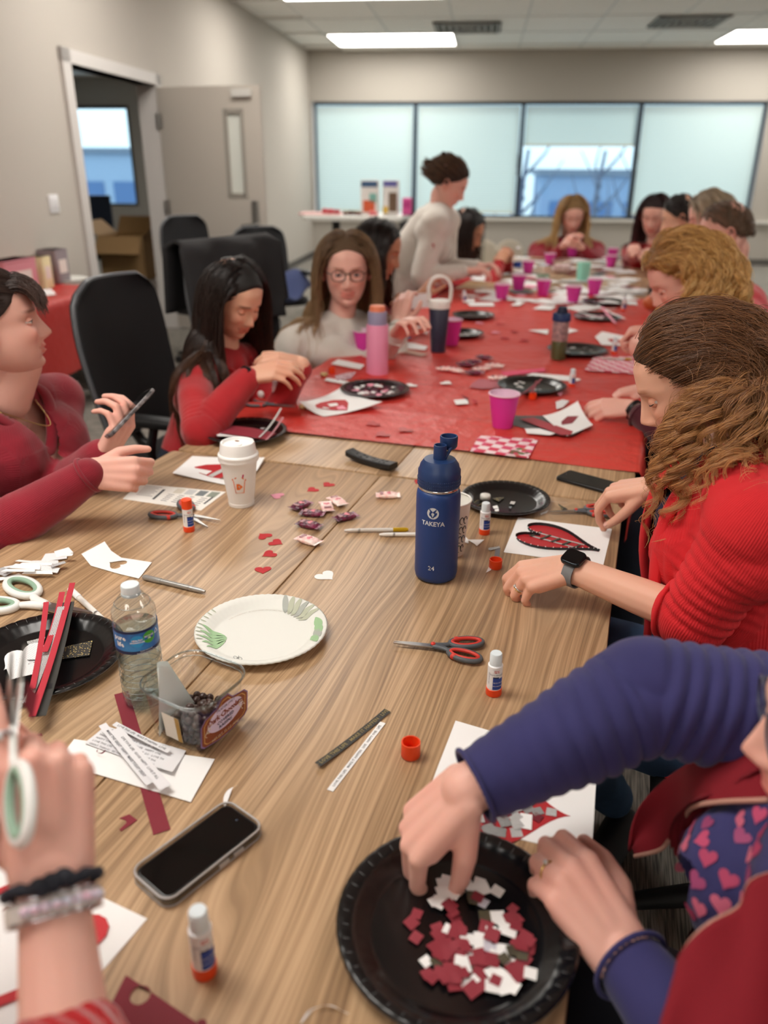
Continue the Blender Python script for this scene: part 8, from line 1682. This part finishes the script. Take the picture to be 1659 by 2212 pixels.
# craft sheet with red heart by the left plate
t_, f = curled('craft_sheet', [(735, 838), (826, 868), (700, 900), (647, 868)], WHITE, 'curled white sheet with red and pink heart beside the plate of hearts', 'paper', CT+.002, (.012, .025, .0, .03))
onsheet(f, [(.2, .65), (.25, .4), (.4, .25), (.55, .3), (.75, .45), (.9, .55), (.75, .68), (.55, .78), (.4, .85), (.25, .8)], RED, t_, 'heart_piece'); onsheet(f, [(.35, .6), (.42, .45), (.55, .5), (.5, .65)], WHITE, t_, 'heart_stripe', .0016); onsheet(f, [(.6, .45), (.85, .52), (.75, .62), (.6, .58)], PINK, t_, 'heart_stripe', .0016); onsheet(f, [(.42, .75), (.5, .7), (.6, .7), (.5, .78)], WHITE, t_, 'heart_stripe', .0016)
mk_ = mat('gilt cap', 'cdb27e', .35, metal=.5); q = thing('round_token', 'small gold coloured round cap by the blurred scissors', 'cap', on(655, 882, CT+.002)); mk('disc', lathe([(0, 0), (.013, 0), (.015, .004), (.014, .012), (0, .013)], 18), mk_, q)
q = thing('round_token', 'second gold coloured round cap left of the pink bottle', 'cap', on(700, 812, CT+.002)); mk('disc', lathe([(0, 0), (.013, 0), (.015, .004), (.014, .012), (0, .013)], 18), mk_, q)
# craft right of the magenta cup
flat('grey_card', [(1110, 898), (1180, 898), (1262, 930), (1235, 942), (1182, 938), (1106, 918)], mat('slate card', '5a5a5a', .6), 'slate grey card beneath the red strip beside the magenta cup', 'paper', CT+.002)
t_, f = curled('craft_sheet', [(1248, 866), (1281, 918), (1225, 942), (1172, 898)], WHITE, 'white sheet with a pointed red piece right of the magenta cup', 'paper', CT+.006, (.03, .004, .0, .006))
onsheet(f, [(.30, .45), (.45, .18), (.62, .5), (.55, .8), (.42, .72)], mat('brick red card', '8e2f3c', .6), t_, 'heart_piece')
flat('paper_strip', [(1122, 905), (1152, 902), (1238, 932), (1232, 940), (1212, 940)], mat('brick red strip', 'a83c46', .6), 'wide brick red strip across the slate card', 'strip', CT+.0075)
flat('paper_scrap', [(1134, 926), (1165, 926), (1200, 936), (1188, 940), (1138, 936)], WHITE, 'white offcut at the front of the slate card', 'paper scrap', CT+.006)
# checkered napkins
def checker(name, c1, c2, c3, sc):
    m = bpy.data.materials.new(name); m.use_nodes = True; n = m.node_tree.nodes; l = m.node_tree.links; b = n['Principled BSDF']; b.inputs['Roughness'].default_value = .7
    t = n.new('ShaderNodeTexCoord'); mp = n.new('ShaderNodeMapping'); mp.inputs['Rotation'].default_value = (0, 0, .16); ck = n.new('ShaderNodeTexChecker'); ck.inputs['Scale'].default_value = sc; ck.inputs[1].default_value = lin(c1); ck.inputs[2].default_value = lin(c2)
    l.new(t.outputs['Object'], mp.inputs[0]); l.new(mp.outputs[0], ck.inputs[0]); nz = n.new('ShaderNodeTexNoise'); nz.inputs['Scale'].default_value = 40; l.new(mp.outputs[0], nz.inputs[0])
    mx = n.new('ShaderNodeMix'); mx.data_type = 'RGBA'; mr = n.new('ShaderNodeMapRange'); mr.inputs[1].default_value = .52; mr.inputs[2].default_value = .58; l.new(nz.outputs[0], mr.inputs[0]); mm = n.new('ShaderNodeMath'); mm.operation = 'MULTIPLY'; mm.inputs[1].default_value = .4; l.new(mr.outputs[0], mm.inputs[0]); l.new(mm.outputs[0], mx.inputs[0]); l.new(ck.outputs[0], mx.inputs[6]); mx.inputs[7].default_value = lin(c3); l.new(mx.outputs[2], b.inputs[0]); MATS[name] = m; return m
nk_ = flat('paper_napkin', [(1035, 942), (1163, 950), (1141, 990), (1016, 975)], checker('pink red checkered paper', 'd23c5a', 'f3dfe2', 'e0709a', 33), 'pink and white checkered napkin with a brown animal print on red cloth', 'napkin', CT+.002, .002)
for i, (c, s_) in enumerate([((1112, 975), .012), ((1122, 970), .010), ((1132, 972), .009), ((1105, 979), .008), ((1126, 980), .010), ((1117, 984), .007), ((1138, 979), .006)]):
    P = on(*c, CT+.004)-np.array(nk_.location); o = mk('printed_figure', tf(prism(rrect(s_*2, s_*1.5, s_*.6, 3), 0, .0004), Tm(P[0], P[1], .0021+.0002*i, rz=i*.7)), [mat('printed brown', '6e5a3c', .6), mat('printed green', '5d7040', .6), mat('printed orange', 'b8603a', .6)][i % 3], nk_, smooth=False)
flat('paper_napkin', [(1285, 770), (1368, 772), (1372, 808), (1262, 800)], MATS['pink red checkered paper'], 'pink checkered napkin behind the hands with the black wristband', 'napkin', CT+.002, .002)
# assorted papers on the cloth
for q, m_, lab in [([(715, 786), (730, 776), (788, 788), (778, 798)], WHITE, 'white card lying left of the pink bottle'), ([(700, 822), (706, 816), (762, 826), (758, 832)], WHITE, 'thin white strip in front of the pink bottle, left'), ([(722, 812), (745, 806), (770, 803), (758, 818), (728, 822)], mat('white print scrap', 'e3dbe0', .7, var=('b05a6a', 90, .5)), 'red printed white scrap left of the pink bottle'),
        ([(840, 740), (870, 736), (925, 748), (918, 756), (850, 750)], WHITE, 'white sheet left of the dark tumbler, front'), ([(862, 706), (880, 698), (926, 712), (922, 722)], WHITE, 'white sheet under the cream sleeve, behind the dark tumbler'), ([(845, 757), (880, 755), (925, 764), (910, 770)], mat('tan strip card', 'cfa99a', .7), 'tan strip in front of the white sheets by the tumbler'),
        ([(1140, 713), (1185, 712), (1183, 722)], WHITE, 'white pointed paper left of the green drink tumbler'), ([(1225, 708), (1250, 714), (1228, 720)], WHITE, 'small white paper right of the green drink tumbler'), ([(1285, 728), (1300, 716), (1370, 730), (1375, 748), (1300, 745)], WHITE, 'white sheet with cut shape behind the blue glue stick'), ([(1312, 733), (1330, 731), (1350, 740), (1325, 742)], RED, 'small red piece on the white sheet near the blue glue stick'),
        ([(1125, 815), (1150, 806), (1230, 812), (1256, 820), (1240, 824), (1150, 816)], WHITE, 'long white ruler like strip behind the ribbon plate'), ([(1020, 828), (1035, 818), (1085, 824), (1090, 838), (1040, 840), (1015, 836)], mat('rose print card', 'b4626c', .7), 'rose coloured card left of the ribbon plate'), ([(1080, 803), (1175, 795), (1180, 802), (1090, 812)], mat('hot pink strip', 'e0486e', .6), 'long pinkish red strip on cloth before the candies'),
        ([(980, 864), (1010, 862), (1012, 872), (985, 874)], WHITE, 'white paper sliver with dark tip left of the magenta cup'), ([(995, 852), (1012, 860), (1010, 866)], DRED, 'dark curl above the white paper sliver'), ([(1018, 862), (1032, 866), (1026, 872)], RED, 'red bit right of the white paper sliver'), ([(1200, 868), (1215, 863), (1230, 866), (1216, 880), (1202, 884)], DOTW, 'dotted scrap behind the white pointed sheet'), ([(1204, 850), (1216, 846), (1212, 856)], PINK, 'pink bit near the black wristband hands'),
        ([(818, 700), (900, 690), (940, 694), (870, 702)], mat('olive strip card', '8a6a3e', .7), 'olive brown strip across the cloth behind the pink bottle')]:
    flat('paper_sheet' if 'sheet' in lab or 'card' in lab else 'paper_scrap', q, m_, lab, 'paper', CT+.003+.0003*(int(q[0][0]) % 5))
for c, tip, m_, lab in [((964, 827), (974, 829), WHITE, 'white heart on red cloth below the candies'), ((887, 832), (878, 834), WHITE, 'white heart right of the heart filled plate'), ((1070, 718), (1062, 719), PINK, 'pale pink heart right of the dark tumbler plates'), ((1090, 730), (1082, 731), RED, 'faint red heart beside the pale pink heart, nearer'), ((1110, 716), (1104, 717), RED, 'faint red heart beside the pale pink heart, farther'), ((1132, 734), (1125, 735), RED, 'faint red heart left of the green drink tumbler'), ((1080, 700), (1075, 701), RED, 'faint red heart straight behind the pale pink heart'), ((1035, 698), (1028, 699), PINK, 'pink heart in front of the lone black plate')]:
    heartflat(c, tip, m_, lab, CT+.003, 'hearts scattered on the red cloth', size=.05)
for i, (a, b_) in enumerate([((1165, 830), (1110, 862)), ((1170, 822), (1130, 850)), ((1160, 826), (1148, 848))]): strip('ribbon_strip', a, b_, .010, mat('maroon print strip', '7c2c38', .6), 'maroon ribbon strip over the plate behind the magenta cup, %s' % ['longest', 'middle', 'shortest'][i], 'strip', z=CT+.022+.003*i, lift=(.006, .0))
for i, (a, b_) in enumerate([((1230, 672), (1330, 668)), ((1240, 684), (1345, 680)), ((1290, 660), (1350, 690)), ((1300, 664), (1330, 700)), ((1225, 664), (1300, 690))]): strip('paper_strip', a, b_, .014, [WHITE, PINK, WHITE, PINK, WHITE][i], '%s paper strip draped on the heaped plate by the blonde woman' % ['rear white', 'rear pink', 'right white', 'right pink', 'left white'][i], 'strip', z=CT+.024+.003*i, curl=.004)
pen('gold and clear pen on the pink napkin behind the hands', (1300, 774), (1365, 776), PEARL, mat('gold yellow cap', 'c9a21b', .3, metal=.3), .24, z=CT+.006)
# far clutter
rc2 = random.Random(12); LM = [((1083, 640), 'the leftmost far magenta cup'), ((1172, 635), 'the middle far magenta cup'), ((1258, 600), 'the mint tumbler'), ((1213, 588), 'the clear container'), ((1319, 575), 'the pair of cups at right'), ((1140, 590), 'the cup left of the clear container'), ((1282, 636), 'the rightmost front far cup'), ((1235, 553), 'the cup before the blonde woman'), ((1050, 600), 'the standing woman'), ((1000, 650), 'the white loop handle')]
used_ = {}
for i in range(115):
    px = rc2.uniform(1010, 1375); py = rc2.uniform(556, 668); 
    lo_x = 1405-(py-365)*1.70
    if px < lo_x+25: px = lo_x+25+rc2.uniform(0, 120)
    P = on(px, py, .745); z_ = (CT+.001 if P[1] < 5.3 else .7425)+.0012*(i % 7); k_ = rc2.random()
    m_ = WHITE if k_ < .62 else [PINK, MATS['slate card'], MATS['rose print card'], MATS['light grey card'], BLACKCARD, DRED][rc2.randrange(6)]
    w, h = rc2.uniform(.06, .24), rc2.uniform(.05, .17); o = mk('paper_sheet', prism([(-w/2, -h/2), (w/2, -h*.4), (w*.42, h/2), (-w*.45, h*.45)], 0, .0008), m_, None, smooth=False); o.location = (P[0], P[1], z_); o.rotation_euler = (rc2.uniform(-.02, .02), rc2.uniform(-.02, .02), rc2.uniform(0, 6.3))
    lm_ = min(LM, key=lambda q: (q[0][0]-px)**2+(2*(q[0][1]-py))**2); cn = 'white' if m_ is WHITE else m_.name.split(' card')[0]; si = 'left of' if px < lm_[0][0]-12 else ('right of' if px > lm_[0][0]+12 else ('behind' if py < lm_[0][1] else 'in front of'))
    tag(o, '%s craft paper lying %s %s' % (cn, si, lm_[1]), 'paper', 'craft papers cluttering the far end')
gluestick('uncapped glue stick among papers behind the dark tumbler', (1002, 652), 628, False, CT); gluestick('glue stick by the pumpkin coloured ball', (1346, 672), 640, False, CT)
# ================================================================= LEFT SIDE: red covered table, bin, boxes
TLx, TLy = -3.42, 4.64
rt = thing('red_covered_table', 'wheeled table under a red plastic cover along the left wall', 'table', (-3.75, 4.0, 0), 0)
ed = nrm(on(238, 618)-on(60, 665)); en = V3(-ed[1], ed[0], 0); c0 = on(238, 618); Lr, Wr = 1.9, .44
cn_ = [c0, c0-ed*Lr, c0-ed*Lr+en*Wr, c0+en*Wr]
def q4(P, z0, z1): 
    V = [p*[1, 1, 0]+[0, 0, z] for z in (z0, z1) for p in P]; return np.array(V), [(0, 1, 2, 3), (7, 6, 5, 4), (0, 4, 5, 1), (1, 5, 6, 2), (2, 6, 7, 3), (3, 7, 4, 0)]
mk('tabletop', q4([c0-ed*.02+en*.02, c0-ed*(Lr-.02)+en*.02, c0-ed*(Lr-.02)+en*(Wr-.02), c0-ed*.02+en*(Wr-.02)], .705, .733), edgem, rt, world=True, smooth=False)
rcm = mat('red cover film', 'b8332f', .4, bump=(20, .4, .012))
def cov(u, v):
    # u along, v: front drape -> top
    p = c0-ed*Lr*u
    if v < .6: z = .29+(.742-.29)*v/.6; return tuple(p*[1, 1, 0]-en*(.012+.010*math.sin(u*22)*(1-v/.6))+V3(0, 0, z))
    return tuple(p*[1, 1, 0]+en*Wr*(v-.6)/.4+V3(0, 0, .742+.0015*math.sin(u*40)))
mk('cover', grid(60, 26, cov), rcm, rt, world=True)
def cov2(u, v): p = c0+en*Wr*u; return tuple(p*[1, 1, 0]+ed*(.012+.012*math.sin(u*12)*(1-v))+V3(0, 0, .30+.44*v))
mk('cover_end', grid(20, 12, cov2), rcm, rt, world=True)
for s in (.12, Lr-.15):
    b0 = c0-ed*s+en*Wr*.5; mk('leg', cat(tube([b0*[1, 1, 0]+V3(0, 0, .1), b0*[1, 1, 0]+V3(0, 0, .71)], .03, 8), tube([b0*[1, 1, 0]-en*.30+V3(0, 0, .07), b0*[1, 1, 0]+en*.30+V3(0, 0, .07)], .028, 8)), mat('silver leg', 'b6b4b2', .35, metal=.6), rt, world=True)
    for k_ in (-1, 1): mk('caster', ell(b0*[1, 1, 0]+en*.30*k_+V3(0, 0, .035), (.034, .034, .034), 12, 8), mat('caster grey', '8d8b89', .5), rt, world=True)
foot = on(265, 828, .03); mk('leg', cat(tube([c0*[1, 1, 0]-ed*.05+en*.1+V3(0, 0, .33), c0*[1, 1, 0]-ed*.05+en*.1+V3(0, 0, .10)], .03, 8), tube([c0*[1, 1, 0]-ed*.05+en*.1+V3(0, 0, .10), foot+V3(0, 0, .05)], .026, 8)), MATS['silver leg'], rt, world=True); mk('caster', ell(foot, (.034,)*3, 12, 8), MATS['caster grey'], rt, world=True)
whiteplate((143, 606), .15, .745, 'stack of white paper plates on the red covered side table', leaf=False, name='plate_stack')
for c, sz, m_, lab, nm, cg_ in [((34, 640), (.32, .14, .22), mat('rose box', 'cf8590', .7), 'rose pink bakery box on the red covered side table', 'cake_box', 'box'), ((92, 622), (.10, .12, .20), mat('pale yellow box', 'e6dcae', .7), 'pale yellow packet beside the rose pink box', 'food_packet', 'box'), ((122, 610), (.15, .14, .22), mat('grey mauve box', '8d8287', .7), 'grey mauve bag behind the pale yellow packet', 'paper_bag', 'bag')]:
    P = on(*c, .745); b_ = thing(nm, lab, cg_, P, fa(ed)); mk('box_body', rbox(sz[0], sz[1], sz[2], .01, .004), m_, b_, sharp=40); mk('box_lid_flap', mv(rbox(sz[0]*1.01, sz[1]*1.01, .02, .01, .003), z=sz[2]-.02), m_, b_, sharp=40); mk('printed_panel', box(-sz[0]*.3, sz[0]*.3, -sz[1]/2-.0015, -sz[1]/2, sz[2]*.3, sz[2]*.7), mat('box print pale', 'e3d6cf', .6), b_, smooth=False)
flat('paper_sheet', [(85, 626), (110, 624), (122, 636), (82, 640)], WHITE, 'white leaflet on the red covered side table', 'paper', .746)
tbn = thing('waste_bin', 'black waste bin with a clear liner beside the red covered table', 'bin', on(262, 800, 0)*[1, 1, 0]); bn = on(262, 815, 0)
tbn.location = (bn[0], bn[1], 0); mk('bin_body', lathe([(0, 0), (.12, 0), (.15, .50), (.14, .50), (.11, .02), (0, .02)], 24), mat('black bin plastic', '1c1c1e', .5), tbn, sharp=40)
mk('liner', lathe([(.153, .43), (.158, .47), (.156, .51), (.14, .505), (.13, .40)], 28, lambda V: V+np.stack([.004*np.sin(V[:, 1]*90), .004*np.sin(V[:, 0]*80), 0*V[:, 0]], 1)), mat('grey liner', '9b9c9f', .35), tbn)
wt = thing('side_table', 'pale wooden side table beyond the end of the red cover', 'table', R2W(-2.72, 6.1)); 
p_ = [on(200, 602, .74), on(245, 617, .74), on(268, 606, .74), on(232, 596, .74)]; mk('tabletop', q4(p_, .72, .745), mat('bleached tabletop', 'bcd0d2', .4), wt, world=True, smooth=False)
for p in p_[1:3]: mk('leg', tube([p*[1, 1, 0]+V3(0, 0, 0), p*[1, 1, 0]+V3(0, 0, .72)], .02, 8), mat('pale wood leg', 'b39c7c', .6), wt, world=True)
# next room: boxes, chair, added light
def crate(label, P, w, d, h, m_, rz, flaps=True):
    b_ = thing('cardboard_box', label, 'box', P, rz); mk('box_body', cat(box(-w/2, w/2, -d/2, -d/2+.006, 0, h), box(-w/2, w/2, d/2-.006, d/2, 0, h), box(-w/2, -w/2+.006, -d/2, d/2, 0, h), box(w/2-.006, w/2, -d/2, d/2, 0, h), box(-w/2, w/2, -d/2, d/2, 0, .006)), m_, b_, smooth=False)
    if flaps:
        for s in (-1, 1): mk('flap', tf(box(-w/2, w/2, 0, .2, -.003, .003), Tm(0, s*d/2, h, rx=s*.9 if s > 0 else PI+.9)), m_, b_, smooth=False); mk('flap', tf(box(0, .2, -d/2, d/2, -.003, .003), Tm(s*w/2, 0, h, ry=-.7 if s > 0 else PI+.7)), m_, b_, smooth=False)
    return b_
cb0 = A(290, 600, 8.2); b1 = crate('white and red printed carton under the open brown box', V3(cb0[0], cb0[1], 0), .50, .5, .42, mat('white carton', 'd2cbc8', .7), RB, False); mk('red_print', box(-.22, .22, -.2535, -.2505, .05, .13), mat('carton red', 'bf3a30', .6), b1, smooth=False)
crate('open brown cardboard box on the printed carton in the next room', V3(cb0[0], cb0[1], .425), .46, .46, .42, mat('brown cardboard', '9a7a52', .8), RB)
nc = A(195, 470, 8.6); ch = thing('stool_chair', 'tall navy blue backed chair in the next room by its window', 'chair', (nc[0], nc[1], 0), RB+.3)
mk('backrest', mv(rbox(.42, .04, .40, .02, .01), y=.2, z=nc[2]-.18), mat('navy chair mesh', '26364f', .6), ch); mk('seat', mv(rbox(.42, .42, .06, .05, .02), z=nc[2]-.42), BLACK, ch)
for a in (-1, 1):
    for b_ in (-1, 1): mk('leg', tube([(a*.17, b_*.17, nc[2]-.40), (a*.24, b_*.24, 0)], .014, 8), mat('grey leg tube', '77797c', .4, metal=.5), ch)
nl = thing('ceiling_light', 'ceiling light panel glimpsed through the doorway', 'light', R2W(-4.5, 10.5, CEIL-.36), RB); mk('diffuser', box(-.9, .9, -.6, .6, -.002, .004), lensm, nl, smooth=False); mk('light_frame', cat(box(-.94, .94, -.64, -.6, -.008, .004), box(-.94, .94, .6, .64, -.008, .004), box(-.94, -.9, -.6, .6, -.008, .004), box(.9, .94, -.6, .6, -.008, .004)), gridm, nl, smooth=False)  # panel added out of view to brighten the next room
# high white table by the window
a_, b_ = toroom(A(668, 462, 8.5)), toroom(A(878, 462, 8.5)); ht = thing('high_table', 'white high table with black legs beneath the left window', 'table', R2W((a_[0]+b_[0])/2, a_[1], 0), RB); hw = (b_[0]-a_[0])/2; zt = a_[2]
mk('tabletop', mv(rbox(2*hw, .75, .05, .03, .01), z=zt-.05), mat('white tabletop', 'dcdcd6', .4), ht)
for s in (-.22, .48): mk('leg', cat(tube([(s*hw*2-.0, 0, .03), (s*hw*2, 0, zt-.05)], .045, 12), box(s*hw*2-.25, s*hw*2+.25, -.25, .25, 0, .03)), chg if s > 0 else BLACK, ht, sharp=40)
def on_ht(px, d=.0): p = toroom(A(px, 450, 8.5)); return R2W(p[0], a_[1]+d, zt+.001)
def pack(label, px, w, d, h, m_, parts, cat__='box', nm='food_pouch'):
    b_ = thing(nm, label, cat__, on_ht(px), RB); mk('pouch_body', rbox(w, d, h, .02, .006), m_, b_, sharp=40)
    for (x0, x1, z0, z1, c) in parts: mk('printed_panel', box(x0*w, x1*w, -d/2-.002, -d/2, z0*h, z1*h), mat('pack print '+c, c, .5), b_, smooth=False)
wp2 = mat('white pouch', 'e8e4e0', .5)
pack('tall white snack pouch with blue top and orange picture on the high table', 802, .19, .10, .34, wp2, [(-.45, .45, .80, .97, '3b5a82'), (-.35, .3, .08, .42, 'd9603a'), (.0, .4, .35, .62, '7fb8ae')]); pack('tall white snack pouch with violet top and brown picture, right one', 847, .17, .10, .34, wp2, [(-.45, .4, .82, .98, '6c6cae'), (-.1, .4, .1, .65, '6b5340'), (-.45, -.15, .05, .25, 'e0b84e')])
pack('bright pink packet at the right end of the high table', 882, .10, .08, .17, mat('bright pink pack', 'e05aa0', .5), [(-.35, .35, .45, .8, 'c43a86')])
for i, (px, s, c, lab) in enumerate([(718, .05, 'c23a44', 'red bow shaped ornament on the high table, left'), (733, .045, 'b02a38', 'dark red ornament on the high table beside the left bow'), (758, .03, '5a3028', 'brown treat on the high table, leftmost of three'), (770, .035, '4a2620', 'brown treat on the high table, middle of three'), (784, .03, '6b3a34', 'brown treat on the high table, rightmost of three'), (815, .035, 'e07a80', 'coral pink treat before the left snack pouch')]):
    o = mk('treat' if i > 1 else 'red_bow', cat(ell((-s*.6, 0, s*.7), (s*.8, s*.5, s*.7), 12, 8), ell((s*.6, 0, s*.7), (s*.8, s*.5, s*.6), 12, 8)), mat('treat '+c, c, .5), None); o.location = on_ht(px, -.22); tag(o, lab, 'ornament' if i < 2 else 'treat')
tr0 = mk('serving_tray', tf(rbox(.45, .3, .02, .03, .004), Tm()), mat('pink tray', 'e6b9b6', .5), None); tr0.location = on_ht(700, -.1); tr0.rotation_euler = (0, 0, RB); tag(tr0, 'flat pink tray at the left end of the high table', 'tray')
